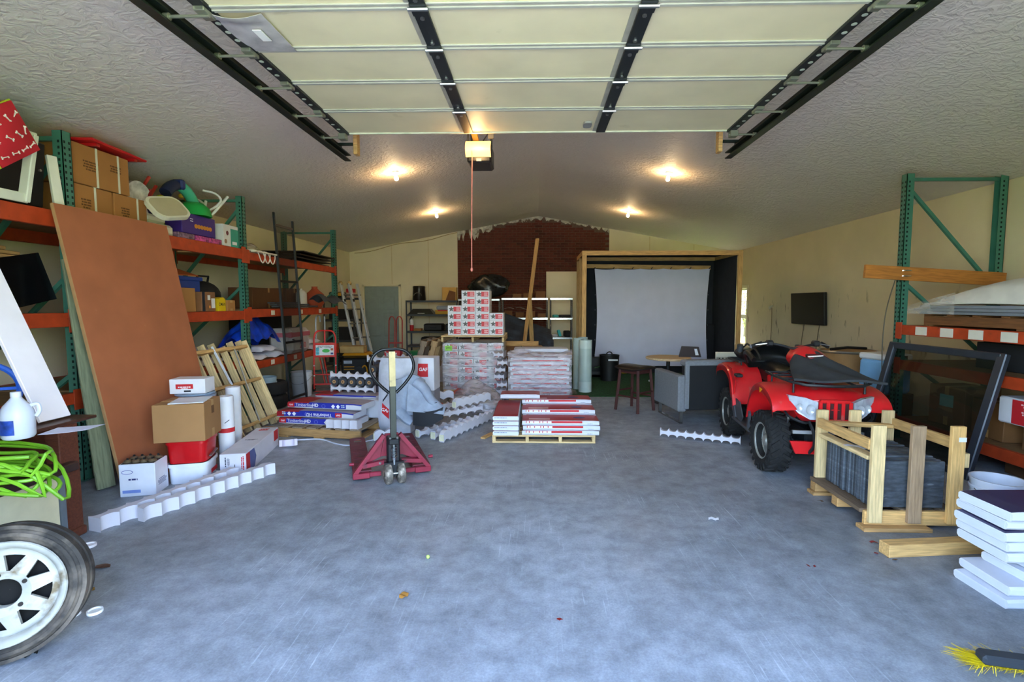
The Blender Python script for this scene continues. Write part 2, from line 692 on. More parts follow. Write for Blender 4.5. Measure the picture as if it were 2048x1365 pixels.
def scuffed(m):
    """dark scuffs rubbed into the paint at bumper height"""
    nt = m.node_tree
    b = nt.nodes['Principled BSDF']
    src = b.inputs['Base Color'].links[0].from_socket
    geo = nt.nodes.new('ShaderNodeNewGeometry')
    sep = nt.nodes.new('ShaderNodeSeparateXYZ')
    nt.links.new(geo.outputs['Position'], sep.inputs[0])
    band = nt.nodes.new('ShaderNodeValToRGB')
    r = band.color_ramp
    r.elements[0].position, r.elements[0].color = .18, (0, 0, 0, 1)
    r.elements[1].position, r.elements[1].color = .30, (1, 1, 1, 1)
    for p_, v_ in ((.52, 1), (.62, 0)):
        e_ = r.elements.new(p_)
        e_.color = (v_, v_, v_, 1)
    sc_ = nt.nodes.new('ShaderNodeMath')
    sc_.operation = 'DIVIDE'
    sc_.inputs[1].default_value = 3.0
    nt.links.new(sep.outputs['Z'], sc_.inputs[0])
    nt.links.new(sc_.outputs[0], band.inputs[0])
    mp = nt.nodes.new('ShaderNodeMapping')
    mp.inputs['Rotation'].default_value = (.5, 0, 0)
    mp.inputs['Scale'].default_value = (1, 3.2, 1.1)
    nt.links.new(geo.outputs['Position'], mp.inputs[0])
    n = nt.nodes.new('ShaderNodeTexNoise')
    n.inputs['Scale'].default_value = 2.6
    n.inputs['Detail'].default_value = 5
    nt.links.new(mp.outputs[0], n.inputs['Vector'])
    mr = nt.nodes.new('ShaderNodeMapRange')
    mr.inputs['From Min'].default_value = .62
    mr.inputs['From Max'].default_value = .72
    mr.inputs['To Max'].default_value = .75
    nt.links.new(n.outputs[0], mr.inputs[0])
    mul = nt.nodes.new('ShaderNodeMath')
    mul.operation = 'MULTIPLY'
    nt.links.new(mr.outputs[0], mul.inputs[0])
    nt.links.new(band.outputs[0], mul.inputs[1])
    mx = nt.nodes.new('ShaderNodeMix')
    mx.data_type = 'RGBA'
    nt.links.new(mul.outputs[0], mx.inputs[0])
    nt.links.new(src, mx.inputs[6])
    mx.inputs[7].default_value = lin('5c4a36')
    nt.links.new(mx.outputs[2], b.inputs['Base Color'])
    return m


scuffed(WALLR)
CONC = concrete()
struct('floor', MB().lohi((XL - .15, YF - .3, -.2), (XR + .15, YB + .15, 0)), CONC)
struct('driveway', MB().lohi((-4.5, -22, -.2), (4.5, YF - .3, -.012)), M('a9aaa8', 0.8, var=0.1, scale=2))
lawn_m = M('79a03e', 0.95, var=0.25, scale=3, bump=0.4, bscale=30)
struct('lawn', MB().lohi((-60, -60, -.3), (60, 60, -.21)).lohi((-45, -40, -.22), (-4.5, YF - .02, -.03)).lohi((4.5, -40, -.22), (45, YF - .02, -.03)).lohi((XR + .16, YF - .02, -.22), (45, 40, -.03)), lawn_m)

# ceiling: two slopes, one shell with thickness
c = MB()
prof = [(XL - .2, ceil_z(XL) - .04), (RX, RZ), (XR + .2, ceil_z(XR) - .04), (XR + .2, ZE + .2), (RX, RZ + .2), (XL - .2, ZE + .2)]
c.prism(prof, -(YB + .2), -(YF - .3), mat=Matrix(((1, 0, 0, 0), (0, 0, -1, 0), (0, 1, 0, 0), (0, 0, 0, 1))))
struct('ceiling', c, stomped())

struct('wall_left', MB().lohi((XL - .15, YF, 0), (XL, YB, ZE - .005)), WALLP)
# right wall with a window opening
wy0, wy1, wz0, wz1 = 13.02, 13.66, 0.50, 1.98
struct('wall_right', MB().lohi((XR, YF, 0), (XR + .15, wy0, ZE - .005)).lohi((XR, wy1, 0), (XR + .15, YB, ZE - .005))
       .lohi((XR, wy0, 0), (XR + .15, wy1, wz0)).lohi((XR, wy0, wz1), (XR + .15, wy1, ZE - .005)), WALLR)
# front wall around the open overhead doorway
ow, oh = 1.92, 3.16
fw = MB()
swp = Matrix(((1, 0, 0, 0), (0, 0, -1, 0), (0, 1, 0, 0), (0, 0, 0, 1)))
fw.prism([(XL - .15, 0), (-ow, 0), (-ow, ceil_z(-ow)), (XL - .15, ceil_z(XL) - .03)], -YF, -(YF - .15), mat=swp)
fw.prism([(XR + .15, 0), (ow, 0), (ow, ceil_z(ow)), (XR + .15, ceil_z(XR) - .03)], -YF, -(YF - .15), mat=swp)
fw.prism([(-ow, oh), (ow, oh), (ow, ceil_z(ow)), (RX, RZ), (-ow, ceil_z(-ow))], -YF, -(YF - .15), mat=swp)
struct('wall_front', fw, WALLP)

# back wall: brick gable between two plastered bays
bx0, bx1 = -2.17, 2.0
wb = MB()
wb.prism([(XL - .15, 0), (XR + .15, 0), (XR + .15, ceil_z(XR) - .03), (RX, RZ), (XL - .15, ceil_z(XL) - .03)], -(YB + .15), -YB, mat=swp)
wall_back = struct('wall_back', wb, M('6e5648', 0.9, var=0.15, scale=20, bump=0.3))
PLAST = .03
for nm, x0, x1 in (('plaster_bay', XL + .0, bx0), ('plaster_bay', bx1, XR)):
    p = MB()
    p.prism([(x0, 0.0), (x1, 0.0), (x1, ceil_z(x1) - .002), (x0, ceil_z(x0) - .002)], -(YB), -(YB - PLAST), mat=swp)
    p.obj(nm, WALLP, wall_back)
for xs in (-4.0, -2.98, 3.1, 4.3):     # faint joints between wallboards
    MB().lohi((xs - .006, YB - PLAST - .003, 0), (xs + .006, YB - PLAST, ceil_z(xs) - .02)).obj('board_joint', M('d2b780', .7), wall_back)
# single bricks
brick_m = M('5e2c1f', 0.9, var=0.16, scale=14, rnd=0.35, bump=0.1, bscale=60)
brick_me = MB().box((0, 0, 0), (.193, .02, .056), .003).mesh('brick', brick_m)
half_me = MB().box((0, 0, 0), (.09, .02, .056), .003).mesh('brick', brick_m)
cells = []
ch, cw = .0677, .2035
for r in range(58):
    z = .034 + r * ch
    x = bx0 + .1 + (0 if r % 2 else cw / 2)
    while x < bx1 - .05:
        if z + .05 < ceil_z(x) - .05 - .03 * random.random():
            cells.append((x, z, 0))
        x += cw
    if r % 2 == 0 and z < ceil_z(bx0) - .1:
        cells.append((bx0 + .05, z, 1))
cells.sort(key=lambda q: abs(q[1] - 2.75) + abs(q[0] - .1) * .45)
rest = MB()
for k, (x, z, h) in enumerate(cells):
    yy = YB - .006 - random.uniform(0, .006)
    if k < 300:
        link('brick', half_me if h else brick_me, wall_back, (x, yy, z))
    else:
        rest.box((x, yy, z), (.09 if h else .193, .02, .056), .003)
o = rest.obj('bricks', brick_m, wall_back)
o['kind'] = 'stuff'
# torn plaster left along the ceiling above the brick
rnd = random.Random(3)
scrap_m = M('cfc7b4', 0.8, var=0.2, scale=12, spots=('6d5138', 9, 0.55))
x = bx0
while x < bx1 - .05:
    w = rnd.uniform(.16, .42)
    xe = min(x + w, bx1)
    dep = rnd.uniform(.03, .12) + (.26 if x < bx0 + .35 else .12 if x < bx0 + .8 else 0) + (.08 if x > bx1 - .4 else 0)
    n = 7
    top = [(x + (xe - x) * k / n, ceil_z(x + (xe - x) * k / n) - .004) for k in range(n + 1)]
    bot = [(px_, pz - dep * rnd.uniform(.25, 1.0) * (1 if 0 < k < n else .5)) for k, (px_, pz) in enumerate(top)]
    MB().prism(top + bot[::-1], -(YB - .006), -(YB - .032), mat=swp).obj('torn_plaster', scrap_m, wall_back)
    x = xe + rnd.uniform(-.0, .1)
# painted board patched over the brick
MB().lohi((.28, YB - .045, 0.0), (1.6, YB - .012, 2.46), .004).obj('painted_board', WALLP, wall_back)
# frayed cable stapled under the ceiling on the plaster bay
pts = [(x_, YB - .045, ceil_z(x_) - .06 - .03 * sin((x_ + 5) * 4)) for x_ in [XL + .15 + k * .22 for k in range(14)]]
MB().tube(pts, .010, 6).obj('cable_run', plain('b59a68', .7), wall_back)

# steel entry door in the back wall
dx0, dx1, dz = -4.76, -3.82, 2.05
d1 = struct('door_1', MB().lohi((dx0, YB - .075, .01), (dx1, YB - .035, dz), .003), M('8f9a93', 0.45, var=0.04))
for (u0, u1) in ((.12, .44), (.56, .88)):
    for (v0, v1) in ((.1, .28), (.33, .64), (.69, .86)):
        ax, bx_ = dx0 + (dx1 - dx0) * u0, dx0 + (dx1 - dx0) * u1
        MB().lohi((ax, YB - .083, dz * v0), (bx_, YB - .070, dz * v1), .010).obj('raised_panel', M('8f9a93', 0.45, var=0.04), d1)
fr = MB()
fr.lohi((dx0 - .07, YB - .09, 0), (dx0 - .005, YB - .03, dz + .06), .004).lohi((dx1 + .005, YB - .09, 0), (dx1 + .07, YB - .03, dz + .06), .004).lohi((dx0 - .07, YB - .09, dz + .005), (dx1 + .07, YB - .03, dz + .07), .004)
fr.obj('door_frame', WALLP, d1)
for zz in (.98, 1.14):
    MB().cyl((dx1 - .08, YB - .075, zz), (dx1 - .08, YB - .10, zz), .035, n=14).cyl((dx1 - .08, YB - .10, zz), (dx1 - .08, YB - .14, zz), .02, .03, n=14).obj('door_knob' if zz < 1 else 'dead_bolt', STEEL, d1)

# window in the right wall
w1 = struct('window_1', MB().lohi((XR - .02, wy0 - .08, wz0 - .02), (XR + .02, wy0, wz1 + .08), .004).lohi((XR - .02, wy1, wz0 - .02), (XR + .02, wy1 + .08, wz1 + .08), .004)
            .lohi((XR - .02, wy0, wz1), (XR + .02, wy1, wz1 + .08), .004), WALLP)
MB().lohi((XR - .06, wy0 - .1, wz0 - .04), (XR + .10, wy1 + .1, wz0), .006).obj('window_sill', WALLP, w1)
vin = plain('eceae2', .45)
for z0, z1 in ((wz0, 1.24), (1.24, wz1)):
    s = MB()
    s.lohi((XR + .06, wy0, z0), (XR + .10, wy0 + .05, z1)).lohi((XR + .06, wy1 - .05, z0), (XR + .10, wy1, z1)).lohi((XR + .06, wy0, z0), (XR + .10, wy1, z0 + .05)).lohi((XR + .06, wy0, z1 - .05), (XR + .10, wy1, z1))
    s.obj('window_sash', vin, w1)
    MB().lohi((XR + .078, wy0 + .05, z0 + .05), (XR + .084, wy1 - .05, z1 - .05)).obj('pane', clear_pane('e9f2ee', .10), w1)
MB().lohi((XR + .04, wy0 + .02, 1.62), (XR + .055, wy1 - .02, 1.64)).obj('muntin', vin, w1)

# garden beyond the window: a leafy shrub
shrub = thing('garden_shrub', 'sunlit yellow-green shrub outside the small window', 'shrub', (10.2, 24.6, -.1))
MB().cyl((0, 0, 0), (0, 0, 1.2), .09, .05, n=8).cyl((0, 0, .6), (.5, .3, 1.7), .05, .02, n=6).cyl((0, 0, .6), (-.5, -.3, 1.7), .05, .02, n=6).obj('stem', wood('6b4f36'), shrub)
lv = MB()
rr = random.Random(5)
for k in range(2600):
    a, t, rad = rr.uniform(0, 2 * pi), rr.uniform(.1, 1), rr.uniform(.5, 1)
    p = Vector((2.3 * rad * cos(a) * sin(pi * (.15 + .8 * t)), 2.3 * rad * sin(a) * sin(pi * (.15 + .8 * t)), .15 + 3.2 * t))
    lv.add([(-.09, 0, 0), (0, -.045, .012), (.09, 0, 0), (0, .045, .012)], [(0, 1, 2, 3)], mat=T(p) @ R(rr.uniform(-1, 1), rr.uniform(-1, 1), rr.uniform(0, 6)))
o = lv.obj('foliage', M('9fb53c', .7, var=.3, scale=2), shrub)
o['kind'] = 'stuff'

# green turf laid in front of the practice screen
turf = MB().lohi((.60, 8.42, .001), (4.9, 12.7, .014)).obj('turf_mat', M('28542a', .95, var=.3, scale=30, bump=.5, bscale=300))
tag(turf, 'dark green artificial turf spread under the white practice screen', 'turf')

# ================================================================ overhead door, tracks, opener
DZ = 3.20
seams = [4.87, 4.29, 3.75, 3.27, 2.83, 2.38, 1.93]
PANELM = M('e6dab2', 0.5, var=0.05, scale=2.2, spots=('cbbd90', 3.0, 0.66))
gd = thing('garage_door', 'cream sectional overhead door rolled up under the ceiling', 'garage door', (0, 0, DZ))
GW = 1.82
for k in range(len(seams) - 1):
    y1, y0 = seams[k], seams[k + 1]
    MB().lohi((-GW, y0 + .004, 0), (GW, y1 - .004, .045), .006).obj('section_panel', PANELM, gd)
railm = M('b9b7a8', 0.45, 0.1, var=.06)
for k, y in enumerate(seams[1:-1]):
    r = MB()
    r.lohi((-GW + .03, y - .028, -.010), (GW - .03, y - .006, 0), .003).lohi((-GW + .03, y + .004, -.014), (GW - .03, y + .030, 0), .003)
    r.obj('seam_rail', railm, gd)
MB().lohi((-GW, seams[0] - .02, -.012), (GW, seams[0] + .002, .03), .003).obj('edge_rail', M('cfd0b8', .4), gd)
e = MB()
for k in range(60):
    e.lohi((-GW + .02 + k * .0605, seams[0] + .002, .0), (-GW + .055 + k * .0605, seams[0] + .012, .024))
e.obj('rubber_seal', BLACK, gd)
stile = plain('1c2023', .45)
SX = (-.64, .60)
for x in SX:
    for k in range(len(seams) - 1):
        MB().lohi((x - .042, seams[k + 1] + .03, -.020), (x + .042, seams[k] - .035, 0), .002).lohi((x - .075, seams[k + 1] + .03, -.006), (x - .042, seams[k] - .03, 0), mi=1).obj('centre_stile', [stile, M('bdb9a8', .4, .4)], gd)
    for y in seams[1:-1]:
        h = MB().lohi((x - .045, y - .045, -.030), (x + .045, y + .06, -.012), .003, mi=0)
        h.cyl((x - .055, y - .022, -.036), (x + .055, y - .022, -.036), .011, n=8, mi=1)
        for dy in (-.08, .09):
            h.cyl((x, y + dy, -.03), (x, y + dy, -.018), .013, n=6, mi=1)
        h.obj('hinge', [stile, STEEL], gd)
for s in (-1, 1):
    for k in range(len(seams) - 1):
        y1, y0 = seams[k] - .01, seams[k + 1] + .01
        m = MB().lohi((s * (GW - .005) - .035, y0, -.022), (s * (GW - .005) + .035, y1, 0), .002)
        for j in range(3):
            yy = y0 + (y1 - y0) * (.25 + .22 * j)
            m.cyl((s * GW, yy, -.0235), (s * GW, yy, -.021), .016, n=10, mi=1)
        m.obj('end_stile', [stile, M('b9c0b0', .4)], gd)
    for y in seams[:-1]:
        yy = y - (.04 if y == seams[0] else .01)
        h = MB()
        if y == seams[0]:
            h.lohi((s * (GW + .01) - .035, yy - .04, -.075), (s * (GW + .01) + .035, yy + .03, -.02), .004)
        else:
            h.lohi((s * GW - .03, yy - .05, -.045), (s * GW + .03, yy + .06, -.02), .004)
        h.cyl((s * (GW - .03), yy, -.05), (s * (GW + .19), yy, -.05), .009, n=8)
        h.cyl((s * (GW + .192), yy, -.05), (s * (GW + .22), yy, -.05), .020, n=14)
        h.obj('roller_hinge', M('a9ad9c', .35, .8), gd)
# paper pouch on the underside
pc = on_z(487, 62, DZ)
pouch = MB().grid(lambda u, v: ((u - .5) * .30, (v - .5) * .42 + (u - .5) * .02, -.004 - .012 * sin(pi * u) * sin(pi * v) - (.03 * (v < .15) * sin(pi * u))), 8, 10, thick=(0, 0, .003)).obj('paper_pouch', M('b9b3b0', .6, var=.15, scale=8), gd, loc=(pc.x + .07, 3.06, -.016))
MB().lohi((pc.x + .10, 2.98, -.044), (pc.x + .15, 3.10, -.040)).obj('printed_label', plain('f0eee8', .6), gd)
pk = on_z(1175, 247, DZ)
MB().prism(rrect(.075, .13, .03), -.02, -.001, mat=T(pk.x, pk.y - .0, 0)).obj('lift_handle', plain('8f8f8a', .4), gd)

for s, lab in ((-1, 'dark steel door track on the side of the tall racks'), (1, 'dark steel door track on the side above the quad bike')):
    t = thing('door_track', lab, 'door track', (s * 2.04, 0, DZ - .05), group='overhead door tracks')
    cm = M('2e3833', .4, .55, var=.1)
    prof = [(-.03, -.034), (-.03, .034), (.035, .034), (.035, .024), (-.022, .024), (-.022, -.024), (.035, -.024), (.035, -.034)]
    pr = [(-s * a, b) for a, b in prof]
    MB().prism(pr, -5.5, -1.0, mat=swp).obj('channel', cm, t)
    MB().prism([(s * .03, .034), (s * .036, .034), (s * .036, .105), (s * .03, .105)], -5.42, -1.0, mat=swp).obj('angle_iron', M('23292a', .4, .5), t)
    # curve down to the jamb
    arc = [(0, 1.0 - .42 * sin(a), -.42 + .42 * cos(a)) for a in [k * pi / 16 for k in range(9)]] + [(0, .58, -1.4), (0, .58, -3.14)]
    MB().tube(arc, .035, 4, flat=.9).obj('curved_track', cm, t)
    MB().lohi((-.04, .452, -3.0), (.04, .55, -.5)).obj('jamb_bracket', cm, t)
    # timber hanger from the ceiling to the track end
    hx = -s * .16
    MB().lohi((hx - .02, 5.28, -.02), (hx + .02, 5.37, ceil_z(s * 2.04 + hx) - DZ + .05 - .005), .003).obj('timber_hanger', PINE, t)
    MB().lohi((min(hx, s * .03), 5.31, .08), (max(hx, s * .03), 5.34, .105)).obj('cross_strap', cm, t)

op = thing('door_opener', 'black motor unit with glowing amber lamp cover hanging from the ceiling', 'door opener', (-.58, 5.12, 2.99))
MB().lohi((-.115, .0, 0), (.13, .34, .20), .02).obj('motor_housing', plain('201d1b', .35), op)
glow = M('ffbe5c', .4, var=.02, emit=.7)
MB().grid(lambda u, v: (-.125 + .25 * u, -.012 - .05 * sin(pi * v) * (1 - .25 * abs(u - .5)), .055 + .15 * v), 10, 8, thick=(0, .02, 0)).obj('lamp_cover', glow, op, label='glowing amber lamp cover')
MB().lohi((-.02, .004, .014), (.03, -.004, .04)).obj('model_plate', plain('a59f8e', .5), op)
MB().bar((-.02, .1, .20), (-.05, .02, .32), .06, .02).lohi((-.06, -3.5, .31), (-.03, .05, .345)).obj('rail', M('b98a3f', .4, .3), op)
MB().bar((-.11, .05, .18), (-.10, .02, .45), .018, .012).obj('door_arm', BLACK, op)
for x in (-.09, .115):
    MB().lohi((x - .012, .18, .19), (x + .012, .185, ceil_z(-.58) - 2.99)).obj('hanger_strap', M('55554e', .4, .6), op)
MB().lohi((.10, -.02, .235), (.155, .02, .345)).obj('control_box', plain('6e6a5c', .5), op)
MB().tube(wrap([(.02, .06, .2), (.08, .05, .28), (.12, .04, .34)]), .006, 6).obj('wire', BLACK, op)
MB().ball((0.0, -.02, .13), .03, 10).obj('lamp_bulb', M('ffe9c0', .4, var=.01, emit=3.0), op)
rope = MB()
p = [(-.055, -.06, .10), (-.056, -.07, -.1), (-.064, -.065, -.6), (-.068, -.06, -1.06)]
rope.tube(wrap(p, 6), .0055, 6).ball((-.068, -.06, -1.07), .014, 8, sq=(1, 1, 1.4))
rope.obj('pull_rope', M('d87f70', .8, var=.1, scale=60), op)
lt = bpy.data.lights.new('opener_lamp', 'POINT')
lt.energy = 1.2
lt.color = (1.0, .62, .26)
lt.shadow_soft_size = .06
lo = bpy.data.objects.new('opener_lamp', lt)
COL.objects.link(lo)
lo.location = (0, -.16, .12)
lo.parent = op

# bare ceiling bulbs
bulb_m = M('fff0c8', .3, var=.01, emit=22.0)
holder_m = plain('e6e0d0', .4)
BL = (('bare glowing ceiling bulb beside the door opener, over the rack aisle', -2.13, 7.66),
      ('bare glowing ceiling bulb over the sofa and bar stool', 2.06, 7.98),
      ('bare glowing ceiling bulb in front of the grey entry door', -2.16, 10.9),
      ('bare glowing ceiling bulb above the timber screen frame', 2.04, 11.25))
for lab, x, y in BL:
    z = ceil_z(x)
    sl = atan2((RZ - ZE), (RX - XL)) * (-1 if x < 0 else 1)
    t = thing('ceiling_bulb', lab, 'light', (x, y, z), group='bare ceiling bulbs')
    MB().lathe([(.001, -.04), (.028, -.04), (.03, -.03), (.052, -.018), (.056, .006), (.001, .006)], 18).obj('lamp_holder', holder_m, t, rot=(0, sl, 0))
    MB().lathe([(.001, -.135), (.018, -.131), (.029, -.115), (.031, -.10), (.026, -.08), (.015, -.055), (.014, -.038)], 16).obj('bulb', bulb_m, t, rot=(0, sl, 0))
    ld = bpy.data.lights.new('bulb_light', 'POINT')
    ld.energy = 1.8
    ld.color = (1.0, .56, .20)
    ld.shadow_soft_size = .035
    lo = bpy.data.objects.new('bulb_light', ld)
    COL.objects.link(lo)
    lo.location = (sin(sl) * -.0, 0, -.19)
    lo.parent = t

# ================================================================ pallet racks


def rack(name, label, xf, xb, frames, levels, post=.085, top=3.05, holes_y=True):
    """xf front face, xb back; frames: y of each upright frame; levels per bay: list of (z_top, beam material, deck?)"""
    t = thing(name, label, 'rack', ((xf + xb) / 2, frames[0], 0))
    ox, oy = (xf + xb) / 2, frames[0]
    sg = 1 if xf > xb else -1
    for fi, y in enumerate(frames):
        for which, x in (('front', xf - sg * post / 2), ('back', xb + sg * post / 2)):
            pm = MB()
            w = post / 2
            # channel open towards the inside of the frame
            pm.lohi((x - w - ox, y - w - oy, 0), (x + w - ox, y - w + .006 - oy, top)).lohi((x - w - ox, y + w - .006 - oy, 0), (x + w - ox, y + w - oy, top))
            xo = x + (sg * w if which == 'front' else -sg * w)
            pm.lohi((min(xo, xo - sg * .006 * (1 if which == 'front' else -1)) - ox, y - w - oy, 0), (max(xo, xo - sg * .006 * (1 if which == 'front' else -1)) - ox, y + w - oy, top))
            pm.lohi((x - w - .02 - ox, y - w - .02 - oy, 0), (x + w + .02 - ox, y + w + .02 - oy, .008))
            n = int(top / .051)
            for k in range(2, n):
                z = k * .051
                pm.lohi((x - .009 - ox + sg * .01, y - w - .0012 - oy, z - .011), (x + .009 - ox + sg * .01, y - w - oy, z + .011), mi=1)
                if which == 'front':
                    for dy in (-.022, .022):
                        pm.lohi((xo - .0012 - ox, y + dy - .008 - oy, z - .011), (xo + .0012 - ox, y + dy + .008 - oy, z + .011), mi=1)
            pm.obj('upright_post', [GREEN, HOLE], t)
        xa, xbk = xf - sg * post, xb + sg * post
        br = []
        for z in (.2, top - .06):
            br.append(((xa, z), (xbk, z)))
        for z0, z1 in ((.25, .95), (.95, 1.80), (1.80, 2.86)):
            br.append(((xa, z1), (xbk, z0)))
        for (x0, z0), (x1, z1) in br:
            MB().bar((x0 - ox, y - oy, z0), (x1 - ox, y - oy, z1), .035, .035).obj('brace', GREEN, t)
    for bi in range(len(frames) - 1):
        y0, y1 = frames[bi] + post / 2, frames[bi + 1] - post / 2
        for zt, bm, bh, deck in levels[bi]:
            for xx in (xf - sg * .03, xb + sg * .03):
                b = MB().lohi((xx - .025 - ox, y0 - oy, zt - bh), (xx + .025 - ox, y1 - oy, zt), .004)
                for ye in (y0, y1):
                    b.lohi((xx + sg * .032 - .004 - ox, ye - (.05 if ye == y1 else .045) - oy, zt - bh - .05), (xx + sg * .032 + .004 - ox, ye + (.05 if ye == y0 else .045) - oy, zt + .03), .001)
                b.obj('beam', bm, t)
            if deck:
                MB().lohi((xb + sg * .06 - ox, y0 - oy, zt - .022) if sg > 0 else (xf - sg * .06 - ox, y0 - oy, zt - .022),
                          (xf - sg * .06 - ox, y1 - oy, zt - .002) if sg > 0 else (xb + sg * .06 - ox, y1 - oy, zt - .002)).obj('shelf_deck', deck, t)
    return t


DECK = wood('8d6a44')
DECKG = plain('4b4f55', .5)
LXF, LXB = -4.03, -5.12
LF = [1.78, 4.31, 6.91, 10.07]
lr = rack('pallet_rack', 'long green and orange pallet rack loaded along the cream side wall', LXF, LXB, LF,
          [[(2.36, ORANGE, .14, DECK), (1.50, ORANGE, .12, DECK), (.80, ORANGE, .10, DECK)],
           [(2.33, ORANGE, .14, DECK), (1.48, ORANGE, .12, DECK), (.80, ORANGE, .10, DECK)],
           [(2.30, ORANGE, .11, DECK), (1.50, ORANGE, .12, DECK), (.74, ORANGE, .11, DECK)]])
# paper stickers on the beams
for px, py, z in ((545, 622, 1.44), (602, 622, 1.44), (640, 640, 1.44), (545, 728, .69), (590, 712, .69)):
    y = on_x(px, py, LXF).y
    MB().lohi((LXF + .005, y - .05, z - .035), (LXF + .009, y + .05, z + .035)).obj('paper_sticker', plain('e2d6c0', .7), lr, loc=(-(LXF + LXB) / 2, -LF[0], 0))
RXF, RXB = 4.20, 5.33
RF = [3.05, 5.93]
STRIPE = ORANGE
rk = rack('pallet_rack', 'green pallet rack with red and white striped beam holding grey sheet stock', RXF, RXB, RF,
          [[(1.335, ORANGE, .11, DECK), (.93, ORANGE, .11, DECK), (.27, ORANGE, .11, DECK)]])
ox, oy = (RXF + RXB) / 2, RF[0]
for k in range(8):
    y = 5.55 - k * .34
    MB().lohi((RXF - .0005 - ox, y - .08 - oy, 1.235), (RXF + .002 - ox, y + .08 - oy, 1.325)).obj('white_stripe', plain('ddd6c8', .6), rk, loc=(-.002, 0, 0))

ORDN = ('first', 'second', 'third', 'fourth', 'fifth', 'sixth', 'seventh', 'eighth', 'ninth', 'tenth', 'eleventh', 'twelfth', 'thirteenth', 'fourteenth', 'fifteenth', 'sixteenth', 'seventeenth', 'eighteenth', 'nineteenth', 'twentieth')
# ================================================================ builders used more than once


def carton(name, label, loc, rz, size, mat=None, tape=True, cat='box', group=None, rot=None, marks=()):
    """cardboard box, base at loc; local x width, y depth, z height"""
    mat = mat or CARD
    w, d, h = size
    t = thing(name, label, cat, loc, rz, group, rot)
    MB().lohi((-w / 2, -d / 2, 0), (w / 2, d / 2, h), .004).obj('carton_body', mat, t)
    if tape:
        tm = M('b98f56', .35, var=.05)
        g = MB().lohi((-w / 2 - .001, -.025, h * .78), (w / 2 + .001, .025, h + .0015)).lohi((-w / 2 - .001, -.025, h * .0 + .001), (w / 2 + .001, .025, h * .22))
        g.obj('packing_tape', tm, t)
    for (face, u, v, mw, mh, mm, nm) in marks:
        b = MB()
        x0 = -w / 2 + u * w
        z0 = v * h
        if face == 'f':
            b.lohi((x0 - mw / 2, -d / 2 - .0015, z0 - mh / 2), (x0 + mw / 2, -d / 2, z0 + mh / 2))
        elif face == 'r':
            y0 = -d / 2 + u * d
            b.lohi((w / 2, y0 - mw / 2, z0 - mh / 2), (w / 2 + .0015, y0 + mw / 2, z0 + mh / 2))
        else:
            b.lohi((x0 - mw / 2, -d / 2 + v * d - mh / 2, h), (x0 + mw / 2, -d / 2 + v * d + mh / 2, h + .0015))
        b.obj(nm, mm, t)
    return t


def pallet(name, label, loc, rz, L=1.15, W=1.0, nd=6, H=.13, mat=None, rot=None, group=None, nr=3, bottom=True, grey=None, dw=.09):
    """stringers run along local x (front edge y=-W/2); deck boards run along local y"""
    mat = mat or PALLET
    t = thing(name, label, 'pallet', loc, rz, group, rot)
    dt = .018
    for k in range(nr):
        y = -W / 2 + .02 + (W - .04) * k / (nr - 1)
        board('stringer', t, (-L / 2, y, H / 2 + (0 if bottom else -.009)), (L / 2, y, H / 2 + (0 if bottom else -.009)), .038, H - 2 * dt, mat)
    for k in range(nd):
        x = -L / 2 + dw / 2 + (L - dw) * k / (nd - 1)
        board('deck_board', t, (x, -W / 2, H - dt / 2), (x, W / 2, H - dt / 2), dw, dt, grey if grey else mat)
    if bottom:
        for k in range(3):
            x = -L / 2 + dw / 2 + (L - dw) * k / 2
            board('base_board', t, (x, -W / 2, dt / 2), (x, W / 2, dt / 2), dw, dt, mat)
    return t


def scallop(n, pitch=.125, half=.055, depth=.032, seg=7):
    """plan outline of a foam roll spacer: straight bar with round bites on both long sides"""
    top, bot = [], []
    for k in range(n):
        for j in range(seg + (1 if k == n - 1 else 0)):
            u = j / seg
            x = (k + u) * pitch
            d = depth * sqrt(max(0, 1 - (2 * u - 1) ** 2)) ** .8
            top.append((x, half - d))
            bot.append((x, -half + d))
    L = n * pitch
    return [(x - L / 2, y) for x, y in top] + [(x - L / 2, y) for x, y in bot[::-1]]


FOAMS = {}


def foam_strip(label, loc, rz, n=9, h=.09, rot=None, half=.055, depth=.032, offset=False, name='foam_spacer', pitch=.125):
    key = (n, h, half, depth, pitch, offset)
    if key not in FOAMS:
        out = scallop(n, pitch, half, depth)
        if offset:      # snaking bar: both sides bulge the same way
            L = n * pitch
            top, bot = [], []
            for k in range(n * 8 + 1):
                x = k / 8 * pitch
                s = abs(sin(pi * (k / 8)))
                top.append((x - L / 2, half + depth * s))
                bot.append((x - L / 2, -half + depth * s))
            out = top + bot[::-1]
        FOAMS[key] = MB().prism(out, 0, h, sm=True).mesh('foam_spacer', FOAM)
    o = link(name, FOAMS[key], None, loc, rot if rot else (0, 0, rz))
    return tag(o, label, 'foam spacer', 'white scalloped foam roll spacers')


